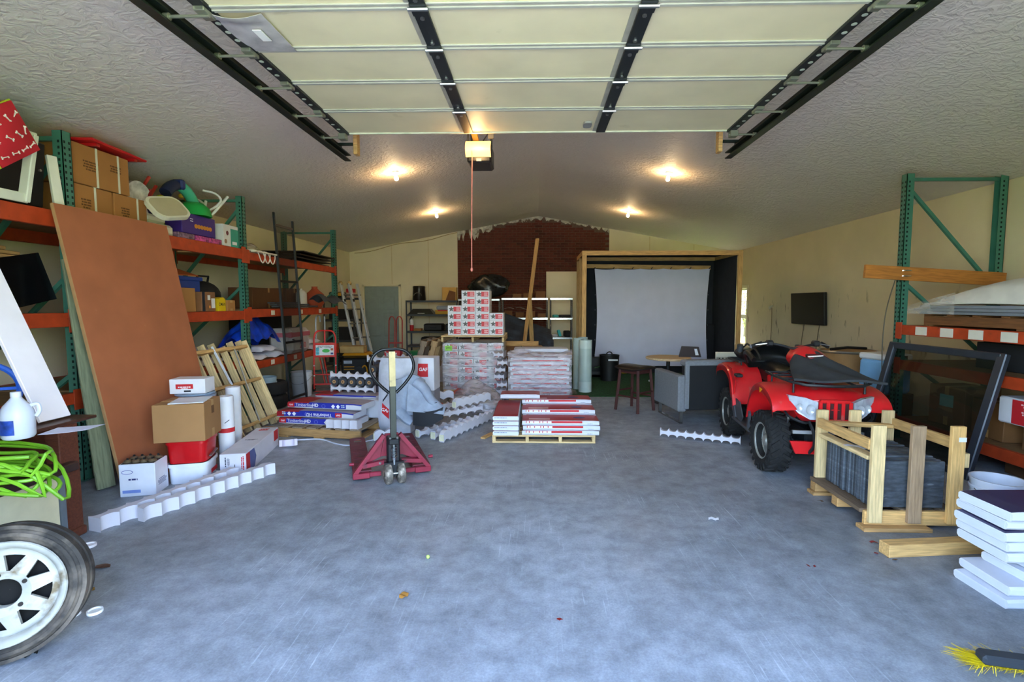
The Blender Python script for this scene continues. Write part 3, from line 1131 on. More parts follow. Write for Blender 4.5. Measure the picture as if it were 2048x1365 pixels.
def pail(name, label, loc, r=.14, h=.36, mat=None, lid=None, taper=.88, handle=True, cat='bucket', rz=0, band=None, open_top=False, group=None):
    mat = mat or WHITE
    t = thing(name, label, cat, loc, rz, group)
    p = [(.001, 0), (r * taper, 0), (r * (taper + (1 - taper) * .8), h * .80), (r * 1.02, h * .80), (r * 1.02, h * .84), (r * .97, h * .85), (r, h * .97), (r * 1.03, h * .97), (r * 1.03, h)]
    if open_top:
        p += [(r * .95, h), (r * .93, h * .9), (r * taper * .93, .01), (.001, .01)]
    MB().lathe(p, 28).obj('pail_body', mat, t)
    if lid:
        MB().lathe([(r * .5, h * .955), (r * 1.06, h * .955), (r * 1.07, h * 1.0), (r * 1.0, h * 1.02), (r * .95, h * 1.0), (.001, h * 1.0)], 28).obj('lid', lid, t)
    if handle:
        a = [(r * 1.05 * cos(q), -r * .55 * sin(q) - r * .5 * sin(q), h * .82 - h * .30 * sin(q)) for q in [pi * k / 12 for k in range(13)]]
        MB().tube(a, .0035, 6).obj('wire_handle', STEEL, t)
    if band:
        for (z0, z1, mm, a0, a1) in band:
            rr0 = r * (taper + (1 - taper) * .8 * z0 / .8)
            rr1 = r * (taper + (1 - taper) * .8 * z1 / .8)
            MB().lathe([(rr0 + .0012, h * z0), (rr1 + .0012, h * z1)], 16, a0=a0, a1=a1).obj('printed_band', mm, t)
    return t


def tyre_mesh(R, W, rim, tread=0, seed=1):
    m = MB()
    hw = W / 2
    prof = [(rim, -hw * .72), (rim + .02, -hw * .86), (rim + (R - rim) * .45, -hw), (R - .03, -hw * .95), (R - .008, -hw * .78), (R, -hw * .5), (R, 0), (R, hw * .5), (R - .008, hw * .78), (R - .03, hw * .95), (rim + (R - rim) * .45, hw), (rim + .02, hw * .86), (rim, hw * .72), (rim - .012, hw * .5), (rim - .012, -hw * .5), (rim, -hw * .72)]
    m.lathe(prof, 44)
    return m


def rack_thing_box(*a, **k):
    return carton(*a, **k)


def print_lines(parent, loc, rot, w, lines, mat):
    """rows of small illegible print: (fraction of width, height) per row"""
    m = MB()
    y = 0
    for fr_, h in lines:
        if fr_ > 0:
            x = -w * fr_ / 2
            k = 0
            while x < w * fr_ / 2 - .002:
                l = min(h * (1.2 + .9 * ((k * 7) % 3)), w * fr_ / 2 - x)
                m.lohi((x, y - h, 0), (x + l, y, .0008))
                x += l + h * .45
                k += 1
        y -= h * 1.7
    return m.obj('lettering', mat, parent, loc, rot)


# ================================================================ bench, wheel and odds and ends by the doorway
DKWOOD = wood('5a2c1a')
BX, BY = -2.90, 2.42
wb_ = thing('workbench', 'dark brown wooden bench with cream end panel behind the spare wheel', 'bench', (-3.55, 2.8, 0))
MB().lohi((-.44, -.42, .475), (.50, .40, .53), .006).obj('bench_top', M('3a2722', .5, var=.2, scale=8), wb_)
MB().lohi((.455, -.40, .10), (.47, .27, .475)).obj('end_panel', M('ddd3ae', .5, var=.06), wb_, label='cream painted end panel')
MB().lohi((.452, .275, .10), (.476, .315, .475)).obj('panel_edge', M('7f8890', .4, .5), wb_)
for x, y in ((-.40, -.36), (.42, -.36), (-.40, .42)):
    board('bench_leg', wb_, (x, y, 0), (x, y, .475), .06, .06, DKWOOD)
MB().lohi((.34, .33, 0), (.44, .47, .79), .006).lohi((.33, .32, 0), (.455, .48, .06), .01).obj('corner_post', DKWOOD, wb_)
MB().lohi((-.44, .37, .53), (.36, .40, .78)).obj('riser_panel', DKWOOD, wb_)
MB().lohi((-.44, .02, .78), (.46, .60, .80), .004).obj('upper_shelf', M('4a2a1e', .4, var=.2, scale=8), wb_)
MB().lohi((-.44, .05, .53), (-.41, .58, .78)).obj('side_panel', DKWOOD, wb_)

# spare wheel
wc = Vector((-2.37, 2.10, 0))
wheel = thing('trailer_spare', 'dusty trailer tyre on white eight-spoke steel wheel standing before the bench', 'wheel', (wc.x, wc.y, .292), rot=(radians(-12), 0, radians(29)))
RW = Matrix.Rotation(pi / 2, 4, 'X')
tm = M('3b3733', .85, var=.3, scale=9, bump=.35, bscale=25, spots=('6e6459', 5, .55))
ty = tyre_mesh(.284, .14, .212)
for k in range(60):
    a = 2 * pi * k / 60
    for s in (-1, 1):
        ty.box((0, 0, 0), (.016, .03, .05), 0, mat=R(0, 0, a) @ T(.283, 0, s * .04) @ R(0, 0, 0))
for zz in (-.075, .075):
    ty.lathe([(.245, zz * .98), (.253, zz * 1.02), (.261, zz * .98)], 44)
tyo = ty.obj('tyre', tm, wheel, rot=(pi / 2, 0, 0))
rimm = M('b4b3aa', .5, var=.14, scale=9, spots=('77684f', 9, .60))
rb = MB()
rb.lathe([(.222, .062), (.226, .07), (.222, .078), (.208, .072), (.200, .06), (.192, .05), (.188, -.07), (.205, -.085), (.214, -.08)], 44)
rb.obj('rim_barrel', rimm, wheel, rot=(pi / 2, 0, 0))
# disc with eight triangular windows, hub hole and lug holes
disc = MB()
n8 = 8


def ringpts(r, a, z):
    return (r * cos(a), r * sin(a), z)


for k in range(n8):
    a0 = 2 * pi * k / n8 + .2
    wid = 2 * pi / n8
    for j in range(4):       # spoke: wide at the hub, opening narrows outward
        pass
    # inner ring, outer ring and the spoke between two windows
    seg = 6
    ri, r1, r2, ro = .062, .098, .160, .192
    def zz(r):
        return .062 - .05 * max(0, (r - .09)) / .1 if r > .09 else .045 + .017 * (r - .062) / .036
    for j in range(seg):
        b0, b1 = a0 + wid * j / seg, a0 + wid * (j + 1) / seg
        disc.add([ringpts(ri, b0, zz(ri)), ringpts(ri, b1, zz(ri)), ringpts(r1, b1, zz(r1)), ringpts(r1, b0, zz(r1))], [(0, 1, 2, 3)], sm=True)
        disc.add([ringpts(r2, b0, zz(r2)), ringpts(r2, b1, zz(r2)), ringpts(ro, b1, zz(ro)), ringpts(ro, b0, zz(ro))], [(0, 1, 2, 3)], sm=True)
    # window occupies the middle; it is a triangle with its point at the hub side
    wi, wo = .16 * wid, .62 * wid
    for s in (-1, 1):
        am = a0 + wid / 2
        e0, e1 = am + s * wi / 2, am + s * wo / 2
        ed = am + s * wid / 2
        mid_r = (r1 + r2) / 2
        disc.add([ringpts(r1, ed, zz(r1)), ringpts(r1, e0, zz(r1)), ringpts(r2, e1, zz(r2)), ringpts(r2, ed, zz(r2))], [(0, 1, 2, 3) if s < 0 else (3, 2, 1, 0)], sm=False)
        disc.add([ringpts(r1, e0, zz(r1)), ringpts(r2, e1, zz(r2)), ringpts(r2, e1, zz(r2) - .02), ringpts(r1, e0, zz(r1) - .02)], [(0, 1, 2, 3)], sm=False)
disc.lathe([(.062, .045), (.060, .04), (.060, .0)], 24)
for k in range(5):
    a = 2 * pi * k / 5 + .5
    disc.cyl(ringpts(.083, a, .050), ringpts(.083, a, .0572), .0095, n=10, mi=1)
disc.obj('wheel_disc', [rimm, plain('2a2320', .8)], wheel, rot=(pi / 2, 0, 0))
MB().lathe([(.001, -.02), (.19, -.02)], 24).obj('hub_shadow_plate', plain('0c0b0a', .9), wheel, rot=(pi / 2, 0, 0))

# white jug
jg = thing('plastic_jug', 'white gallon jug with blue label on the bench shelf', 'jug', (on_z(38, 876, .80).x, on_z(38, 876, .80).y, .80), rz=.25)
MB().lathe([(.001, 0), (.066, 0), (.075, .012), (.077, .13), (.072, .16), (.060, .19), (.032, .225), (.022, .24), (.02, .25)], 22).obj('jug_body', M('c6cad6', .35, var=.03), jg)
MB().lathe([(.024, .24), (.024, .268), (.022, .27), (.001, .27)], 18).obj('cap', WHITE, jg)
MB().tube(wrap([(0.055, .02, .185), (.085, .03, .19), (.092, .03, .15), (.077, .025, .12)]), .011, 8).obj('jug_handle', M('c6cad6', .35, var=.03), jg)
MB().lathe([(.0782, .03), (.0782, .115)], 12, a0=radians(215), a1=radians(290)).obj('blue_label', M('2748a0', .5, var=.3, scale=30), jg)
pp = on_z(146, 862, .80)
sheet = MB().grid(lambda u, v: ((u - .5) * .26, (v - .5) * .18, .004 + .018 * u * u * (1 - .5 * v)), 8, 5, thick=(0, 0, -.001)).obj('paper_sheet', plain('dfe0f2', .7), None, (pp.x, pp.y, .801), (0, 0, .25))
tag(sheet, 'loose white paper sheet curling over the bench shelf edge', 'paper')
# glossy white panel leaning from the bench shelf to the rack
gp = MB().lohi((-.012, -.10, 0), (.012, .11, 2.30), .003)
a_ = atan2(.94, 2.25)
gpo = gp.obj('laminate_board', M('efe6ea', .12, var=.02), None, (-3.20, 3.20, .812), (0, -a_, 0))
tag(gpo, 'tall glossy white laminate panel leaning from the bench towards the rack', 'panel')
# green hose
hs = thing('garden_hose', 'bright lime green hose coiled over the bench edge', 'hose', (-3.12, 2.72, .53))
rg = random.Random(11)
hose_m = M('7cb82a', .4, var=.12, scale=5)
pts = []
for k in range(9):
    cx, cy = rg.uniform(-.04, .05), rg.uniform(-.03, .03)
    rx_, ry_ = .30 + rg.uniform(-.05, .06), .16 + rg.uniform(-.03, .03)
    z = .022 + .024 * k
    for j in range(14):
        a = 2 * pi * j / 14
        droop = 0
        xx = cx + rx_ * cos(a) + .02
        if xx > .20:
            droop = -(xx - .20) * (1.0 if k % 3 == 1 else .25)
        pts.append((xx, cy + ry_ * sin(a), z + .01 * sin(3 * a + k) + droop))
MB().tube(wrap(pts, 2), .0105, 7).obj('hose_coil', hose_m, hs)
MB().cyl((-.2, -.17, .03), (-.28, -.2, .03), .016, n=10).obj('brass_coupling', M('b08a3e', .35, .8), hs)
# small tools in the coil
tl = thing('wire_bundle', 'black and pink tangled wire bundle under the green hose', 'wire', (-3.78, 2.60, .531))
for k, (cm_, rr_) in enumerate((('1a1a1f', .10), ('e0457e', .075), ('25252b', .12), ('17171a', .085))):
    MB().tube([(rr_ * 1.4 * cos(a) + .03 * k, rr_ * .6 * sin(a), .012 + .012 * k + .006 * sin(2 * a)) for a in [2 * pi * j / 18 for j in range(18)]], .006, 6, closed=True).obj('wire_loop', plain(cm_, .5), tl)
pl = thing('pliers', 'steel pliers with black grips lying on the bench', 'pliers', (-2.98, 2.50, .53), rz=.5)
MB().bar((0, 0, .012), (.09, .012, .012), .016, .014).bar((0, .012, .012), (.09, -.002, .012), .014, .014).obj('jaws', STEEL, pl)
MB().tube(wrap([(0, .004, .012), (-.05, .022, .012), (-.12, .02, .012)]), .008, 6).tube(wrap([(0, .004, .012), (-.05, -.016, .012), (-.12, -.014, .012)]), .008, 6).obj('grips', plain('d8d03a', .5), pl)
# litter on the floor by the wheel
for nm, lab, px, py, r_, h_, cm_ in (('tape_roll', 'white tape roll on the floor behind the spare wheel', 178, 1094, .040, .016, 'e9e6ea'),
                                     ('plastic_disc', 'white plastic cap lying flat beside the spare wheel', 190, 1226, .034, .014, 'eceef2'),
                                     ('plastic_disc', 'small white lid tucked against the spare wheel', 146, 1231, .032, .012, 'e6e6ea')):
    p = on_z(px, py)
    t = MB().lathe([(.001, 0), (r_, 0), (r_, h_), (r_ * .8, h_), (r_ * .75, h_ * .5), (.001, h_ * .5)], 20).obj(nm, plain(cm_, .5), None, (p.x, p.y, .001))
    tag(t, lab, 'lid')
p = on_z(168, 1188)
lf = MB().grid(lambda u, v: ((u - .5) * .09, (v - .5) * .05 * sin(pi * (.1 + .8 * u)), .006 + .012 * (v - .5) ** 2 * 4), 6, 4, thick=(0, 0, .001)).obj('dry_leaf', plain('7a5a24', .8), None, (p.x, p.y, 0), (0, 0, .6))
tag(lf, 'curled dry leaf by the spare wheel tread', 'leaf')
p = on_z(205, 1137)
lf = MB().grid(lambda u, v: ((u - .5) * .08, (v - .5) * .05 * sin(pi * (.1 + .8 * u)), .004 + .01 * (v - .5) ** 2 * 4), 6, 4, thick=(0, 0, .001)).obj('dry_leaf', plain('53392c', .8), None, (p.x, p.y, 0), (0, 0, .2))
tag(lf, 'flat brown leaf on concrete between wheel and foam strips', 'leaf')
p = on_z(55, 1312)
fo = MB().grid(lambda u, v: ((u - .5) * .07, (v - .5) * .04, .006 + .008 * sin(9 * u + 5 * v)), 6, 4, thick=(0, 0, .001)).obj('foil_scrap', M('c9d3dd', .2, .9), None, (p.x, p.y, .001), (0, 0, .5))
tag(fo, 'crumpled foil scrap on the floor below the spare wheel', 'scrap')
p = on_z(808, 1193)
lf = MB().grid(lambda u, v: ((u - .5) * .055, (v - .5) * .05 * (.4 + .6 * sin(pi * u)), .003 + .008 * abs(sin(6 * u))), 6, 4, thick=(0, 0, .001)).obj('dry_leaf', plain('a8742e', .8), None, (p.x, p.y, 0), (0, 0, 1.1))
tag(lf, 'tan dry leaf lying alone on open concrete', 'leaf')
p = on_z(1427, 1041)
pb = MB().grid(lambda u, v: ((u - .5) * .07, (v - .5) * .04, .004 + .01 * abs(sin(5 * u + 3 * v))), 6, 4, thick=(0, 0, .001)).obj('paper_scrap', plain('e6e8ee', .7), None, (p.x, p.y, .001), (0, 0, -.3))
tag(pb, 'crumpled white paper scrap on open concrete before the crate', 'scrap')
p = on_z(856, 1118)
pb = MB().ball((0, 0, .012), .012, 10).obj('plastic_bead', plain('b6cf6a', .5), None, (p.x, p.y, 0))
tag(pb, 'tiny pale green bead on the open concrete floor', 'bead')

# ================================================================ hardboard sheets and the goods stacked before them
HB = M('a8613d', .75, var=.07, scale=3, spots=('bf8560', 6, .70))
HBE = M('b58a5c', .8, var=.1)
ang = atan2(.46, 2.40)
for k, lab in enumerate(('reddish brown hardboard sheet, front one of three leaning on the rack',
                         'reddish brown hardboard sheet, middle one of three leaning on the rack',
                         'reddish brown hardboard sheet at the back of three leaning on the rack')):
    m = MB().lohi((-.014, 0, 0), (0, 1.22, 2.44), .001)
    m.mi = [1] * len(m.mi)
    m.lohi((0, .002, .002), (.0012, 1.218, 2.438), mi=0)
    o = m.obj('hardboard_sheet', [HB, HBE], None, (-3.455 - k * .019, 4.02 + k * .012 - .006 * (k == 1), .0), (0, -ang, -.02))
    tag(o, lab, 'sheet', 'hardboard sheets leaning on the rack')
gb = board('grey_plank', None, (-3.64, 4.05, .02), (-3.975, 4.22, 1.95), .14, .022, wood('7f8468'), roll=.2)
tag(gb, 'grey green plank leaning behind the hardboard sheets', 'plank')

CC = (-3.29, 4.03)
# open carton of spray cans
cw = carton('can_carton', 'white open carton filled with dark spray cans', (CC[0], CC[1], 0), radians(14), (.26, .22, .27), plain('e4e6f0', .6), tape=False)
MB().lohi((-.12, -.10, .268), (.12, .10, .2705)).obj('carton_inside', plain('2c2623', .8), cw)
print_lines(cw, (-.03, -.111, .15), (pi / 2, 0, 0), .13, [(.5, .014)], plain('28336a', .6))
print_lines(cw, (.1312, 0, .12), (pi / 2, 0, pi / 2), .16, [(.6, .008), (.9, .006), (.9, .006), (.7, .006), (.8, .006)], plain('8b90a8', .6))
MB().lohi((-.11, -.1112, .03), (.02, -.1105, .055)).obj('blue_print', plain('7f95d6', .6), cw)
MB().tube([(-.07 + .04 * cos(a), -.111, .205 + .016 * sin(a)) for a in [2 * pi * j / 14 for j in range(14)]], .002, 5, closed=True).obj('printed_logo', plain('5b5fae', .6), cw)
for k in range(8):
    cx, cy = -.09 + .06 * (k % 4), -.05 + .10 * (k // 4)
    s = thing('spray_can', ('front' if k < 4 else 'rear') + ' row spray can, ' + ('first', 'second', 'third', 'fourth')[k % 4] + ' from the printed logo side, in the white carton', 'can', (CC[0] + cx * cos(radians(14)) - cy * sin(radians(14)), CC[1] + cx * sin(radians(14)) + cy * cos(radians(14)), .2705), group='spray cans in the white carton')
    MB().lathe([(.028, 0), (.03, .004), (.03, .012), (.02, .022), (.012, .024)], 14).obj('can_top', M('8b7a63', .3, .6), s)
    MB().cyl((0, 0, .022), (0, 0, .036), .008, n=8).obj('nozzle', BLACK, s)

PC = (-3.10, 4.36)
# square red tote over a white square pail, box on top
wp_ = thing('square_pail', 'white square pail under the red tub', 'bucket', (PC[0], PC[1], 0), rz=radians(16))
sq = lambda s0, s1, z0, z1: [(s0, z0), (s1, z1)]


def square_tub(parent, w0, w1, z0, z1, mat, lip, name):
    m = MB()
    o0, o1 = rrect(w0, w0, .05), rrect(w1, w1, .055)
    n = len(o0)
    vs = [(x, y, z0) for x, y in o0] + [(x, y, z1) for x, y in o1]
    m.add(vs, [(i, (i + 1) % n, n + (i + 1) % n, n + i) for i in range(n)], sm=True)
    m.add(vs, [tuple(range(n))[::-1], tuple(range(n, 2 * n))])
    l = rrect(w1 + lip, w1 + lip, .06)
    m.prism(l, z1 - .03, z1)
    return m.obj(name, mat, parent)


square_tub(wp_, .29, .31, 0, .18, plain('e6e8f0', .45), .018, 'pail_body')
MB().lohi((.1555, -.04, .05), (.158, .11, .085)).obj('red_print', PRINT_RED, wp_)
rt_ = thing('red_tub', 'glossy red square tub between white pail and brown carton', 'tub', (PC[0], PC[1], .182), rz=radians(16))
square_tub(rt_, .29, .32, 0, .20, plain('c4141b', .3), .014, 'tub_body')
MB().bar((.168, -.09, .04), (.168, .08, .06), .02, .012).obj('latch', STEEL, rt_)
bc = carton('brown_carton', 'plain brown carton resting on the red tub', (PC[0] - .02, PC[1] - .01, .384), radians(14), (.40, .38, .33), M('a5794c', .8, var=.05, scale=4))
MB().lohi((-.1, -.17, .331), (.17, .12, .339), .002).obj('white_lid_sheet', plain('dfe4ec', .4), bc, rot=(0, 0, .1))
MB().lohi((.2005, -.03, .21), (.202, .03, .28)).obj('printed_mark', plain('6f4b2c', .8), bc)

# grey pails, flat lid, little white box
GREYP = plain('8d98a8', .45)
pa = on_z(398, 938)
GP = on_z(400, 931)
bandp = [(.10, .62, plain('e8eaf2', .5), radians(200), radians(320)), (.30, .40, PRINT_RED, radians(225), radians(315)), (.44, .52, PRINT_RED, radians(225), radians(318))]
t = pail('grey_pail', 'grey pail with white and red label on the floor', (GP[0], GP[1], 0), .145, .35, GREYP, GREYP, band=bandp, group=None)
print_lines(t, (.0, -.139, .155), (pi / 2 - .05, 0, 0), .11, [(.9, .008), (0, .016), (.8, .008)], plain('f4f4f4', .6))
t = pail('grey_pail', 'grey pail stacked on top of the red labelled pail', (GP[0] + .005, GP[1] + .01, .358), .145, .34, GREYP, GREYP, handle=True, band=[(.25, .62, plain('dfe3ea', .5), radians(250), radians(320))])
ld = MB().lathe([(.001, 0), (.165, 0), (.17, .006), (.165, .018), (.15, .02), (.001, .014)], 28).obj('round_cover', plain('7f93a8', .45), None, (GP[0] - .01, GP[1] + .0, .706), (0, 0, 0))
tag(ld, 'flat blue grey lid under the small white box', 'lid')
sb = carton('white_box', 'small white box with red label on the stacked pails', (GP[0] - .02, GP[1] - .02, .728), radians(10), (.31, .20, .14), plain('e6e4ea', .6), tape=False,
            marks=(('f', .42, .5, .15, .045, PRINT_RED, 'red_label'), ('f', .5, .18, .06, .016, INK, 'printed_code')))
print_lines(sb, (-.025, -.1018, .07), (pi / 2, 0, 0), .12, [(.9, .010), (.5, .006)], plain('f4f4f4', .6))
for k, (dx_, dy_, hh, lab) in enumerate(((.0, .0, .66, 'white membrane roll standing upright with red band'), (.16, .13, .69, 'plain white membrane roll standing by the leaning pallet'))):
    c0 = on_z(424, 925)
    t = thing('membrane_roll', lab, 'roll', (*((on_z(456, 922) if k == 0 else on_z(471, 900)).xy), 0), group='white membrane rolls')
    MB().lathe([(.022, .004), (.07, 0), (.072, .01), (.072, hh - .01), (.07, hh), (.022, hh - .004), (.02, hh - .05), (.001, hh - .05)], 24).obj('roll_body', M('e8e6ea', .6, var=.05, spots=('c9bfae', 5, .66)), t)
    if k == 0:
        MB().lathe([(.0732, .30), (.0732, .345)], 20).obj('red_band', PRINT_RED, t)
        MB().bar((.03, -.0735, .40), (.065, -.05, .43), .012, .004).obj('pen_mark', INK, t)

# long lidded box lying on the floor
f0, f1 = on_z(433, 958), on_z(497, 947)
dirx = Vector((.93, .36, 0)).normalized()
gbx = thing('long_box', 'long white and red box lying between pails and foam strips', 'box', (on_z(467, 951).x, on_z(467, 951).y, 0), rz=radians(12))
W_, H_, L_ = .225, .20, 1.0
MB().lohi((-W_ / 2, 0, 0), (W_ / 2, L_, H_), .004).obj('carton_body', plain('d6d4de', .6), gbx)
MB().lohi((W_ / 2, .0, .0), (W_ / 2 + .001, .13, H_ - .01)).obj('red_side_print', PRINT_RED, gbx)
MB().lohi((W_ / 2, L_ - .16, .08), (W_ / 2 + .001, L_ - .02, H_ - .01)).obj('red_side_print', PRINT_RED, gbx)
MB().prism([(.10, .01), (.22, .01), (.27, .10), (.22, .19), (.10, .19)], 0, .0015, mat=T(W_ / 2, 0, 0) @ Matrix(((0, 0, 1, 0), (1, 0, 0, 0), (0, 1, 0, 0), (0, 0, 0, 1)))).obj('blue_side_print', plain('545f96', .6), gbx)
MB().lohi((-.05, L_ - .13, H_), (.04, L_ - .05, H_ + .0012)).obj('red_top_print', PRINT_RED, gbx)
text('GAF', .05, plain('f4f4f4', .6), gbx, (-.005, L_ - .09, H_ + .002), (0, 0, 0), bold=.02)
print_lines(gbx, (0, .5, H_ + .001), (0, 0, 0), .13, [(.9, .014), (.5, .008)], plain('77757f', .7))
MB().lohi((-.085, -.0015, .022), (-.050, 0, .058)).obj('red_front_print', PRINT_RED, gbx)
text('GAF', .016, plain('f4f4f4', .6), gbx, (-.0675, -.003, .04), (pi / 2, 0, 0), bold=.02)
print_lines(gbx, (-.068, -.001, .125), (pi / 2, -pi / 2, 0), .10, [(.9, .010), (.6, .005), (.7, .005), (.6, .005)], plain('3e4454', .7))
print_lines(gbx, (.07, -.001, .11), (pi / 2, -pi / 2, 0), .14, [(.8, .008), (.9, .010)], PRINT_RED)
MB().lohi((.012, -.0015, .05), (.017, 0, .10)).obj('printed_code', INK, gbx)
MB().tube([(-.1, L_ + .002, H_ - .01), (-.02, L_ + .03, H_ + .008), (.08, L_ + .015, H_ - .002)], .006, 5, flat=.3).obj('open_flap', CARD, gbx)

# foam strips on the floor in front
foam_strip('snaking white foam spacer reaching under the bench post', (-2.90, 3.83, 0), radians(73.5), n=9, h=.10, half=.06, depth=.035)
foam_strip('snaking white foam spacer ending beside the long box', (-2.66, 3.98, 0), radians(68.5), n=9, h=.10, half=.035, depth=.03, offset=True)
t = thing('foam_offcut', 'curved lilac white foam offcut by the leaning pallet', 'foam offcut', on_z(577, 898), rz=.4)
MB().prism([(.09 * cos(a), .09 * sin(a)) for a in [k * pi / 10 for k in range(11)]] + [(.06 * cos(a), .05 * sin(a)) for a in [pi - k * pi / 10 for k in range(11)]], 0, .07, mat=R(-.3, 0, 0)).obj('foam_piece', plain('e2d8ec', .8), t, loc=(0, 0, .03))

# ================================================================ leaning pallet, screen frame, hand truck
# pallet leaning on the rack uprights: local x up the slope, y along the wall
b0, b1 = Vector((-3.49, 5.31, 0)), Vector((-3.45, 6.43, 0))
lp = thing('wood_pallet', 'pale wooden pallet leaning upright against the rack', 'pallet', (b0 + b1) / 2)
along = (b1 - b0).normalized()
upv = Vector((-.44, 0, 1.08)).normalized()
nrm = along.cross(upv).normalized()      # towards the aisle
if nrm.x < 0:
    nrm = -nrm


def lpp(u, v, w):
    return along * (u - .56) + upv * v + nrm * w


for k in range(7):
    u = .045 + k * 1.03 / 6
    board('deck_board', lp, lpp(u, .0 + .03 * (k % 2), .02), lpp(u, 1.17 - .05 * (k % 3 == 1), .02), .085, .018, PINE_PALE, roll=atan2(.44, 1.08) * 0 + pi / 2)
for v in (.10, .62, 1.07):
    board('stringer', lp, lpp(.0, v, .055), lpp(1.12, v, .055), .085 if v < 1 else .10, .04, PINE, roll=radians(-22))
for u in (.0, 1.10):
    board('edge_board', lp, lpp(u, .02, .085), lpp(u, 1.15, .085), .06, .016, PINE_PALE, roll=pi / 2 + .35)
for u, v, l, tilt in ((.50, .62, .5, .05), (.70, .1, .95, -.12)):
    board('loose_strip', lp, lpp(u, v, .10), lpp(u - tilt, v + l, .10), .03, .008, plain('dfe2ec', .5) if tilt > 0 else M('bcb8b0', .5), roll=1.2)

# tall black screen frame leaning on the rack
q0, q1 = Vector((-3.90, 7.74, 0)), Vector((-3.86, 8.24, 0))
sf = thing('mesh_screen_stand', 'tall black narrow frame with dark mesh leaning on the rack', 'frame', (q0 + q1) / 2)
al = (q1 - q0)
UPF = Vector((-.13, -.03, 2.92))


def sfp(u, v):
    return al * (u - .5) + UPF * v


for u in (0, 1):
    MB().bar(sfp(u, 0), sfp(u, 1.02 if u == 0 else 1.0), .05, .03).obj('side_rail', BLACKM, sf)
for v in (.025, .33, .66, .955):
    MB().bar(sfp(0, v), sfp(1, v), .028, .035).obj('cross_rail', BLACKM, sf)
for v0, v1 in ((.025, .33), (.33, .66), (.66, .955)):
    MB().add([sfp(0, v0), sfp(1, v0), sfp(1, v1), sfp(0, v1)], [(0, 1, 2, 3)]).obj('mesh_screen', clear_pane('14171b', .45, .6), sf)

# red folding hand truck with paper sign
hp = on_z(655, 782)
ht = thing('hand_truck', 'red folding hand truck with printed sign below the rack', 'hand truck', (hp.x, hp.y - .1, 0), rz=radians(12), rot=(radians(-6), 0, radians(12)))
REDM = plain('d0291f', .4)
w = .185
loop = [(-w, 0, .05), (-w, 0, .95), (-w + .02, 0, 1.04), (-w + .07, 0, 1.09), (0, 0, 1.10), (w - .07, 0, 1.09), (w - .02, 0, 1.04), (w, 0, .95), (w, 0, .05)]
MB().tube(loop[:2] + wrap(loop[1:8], 3) + loop[8:], .0145, 10).obj('tube_frame', REDM, ht)
MB().lohi((-.011, -.01, .86), (.011, .01, 1.09)).obj('centre_post', REDM, ht)
MB().lohi((-w, -.012, .84), (w, .012, .88)).lohi((-w, -.004, .62), (w, .004, .86)).obj('sign_plate', REDM, ht)
MB().lohi((-.155, -.007, .655), (.155, -.0045, .835)).obj('sign', plain('e9ebee', .6), ht)
MB().lohi((-.15, -.0085, .66), (-.095, -.0072, .795)).obj('sign_picture', M('63c2d6', .6, var=.3, scale=20), ht)
MB().prism([(.065 * cos(a), .033 * sin(a)) for a in [2 * pi * k / 24 for k in range(24)]], 0, .0015, mat=T(.02, -.0085, .735) @ R(pi / 2, 0, 0)).obj('green_oval', plain('4fc25c', .6), ht)
MB().lohi((.10, -.0085, .74), (.145, -.0072, .78)).obj('orange_square', plain('b4603f', .6), ht)
MB().lohi((.10, -.0085, .67), (.145, -.0072, .70)).obj('blue_square', plain('2d4a8c', .6), ht)
text('UTILITY DOLLY', .042, INK, ht, (0, -.0082, .805), (pi / 2, 0, 0), bold=.012, sx=.9)
MB().lohi((-w, -.01, .12), (w, .01, .15)).lohi((-w, -.01, .30), (w, .01, .32)).obj('lower_bar', REDM, ht)
for x0, x1 in ((-.1, .0), (-.02, .06), (-.06, .03)):
    MB().bar((x0, .03, .62), (x1, .02, .13), .022, .012).obj('brace_strut', REDM if x0 != -.06 else STEEL, ht)
for x in (-w, w):
    for z in (.28, .46):
        MB().lathe([(.0152, z), (.0152, z + .02)], 10).obj('white_ring', WHITE, ht, loc=(x, 0, 0))
MB().lohi((-.15, -.16, .012), (.15, .0, .02)).obj('toe_plate', REDM, ht)
for x in (-.2, .2):
    MB().cyl((x - .018, .06, .075), (x + .018, .06, .075), .072, n=18).obj('wheel', RUBBER, ht)
MB().cyl((-.2, .06, .075), (.2, .06, .075), .008, n=8).bar((-w, 0, .1), (-w, .06, .075), .02, .02).bar((w, 0, .1), (w, .06, .075), .02, .02).obj('axle', STEEL, ht)

# ================================================================ shingle packs on the low pallet
SH_BLUE, SH_WHITE, SH_GREY, SH_RED = plain('2a36a6', .4), plain('d2d4de', .5), M('a79aa0', .5, var=.12, scale=6), plain('a3222b', .45)
PACKS = {}


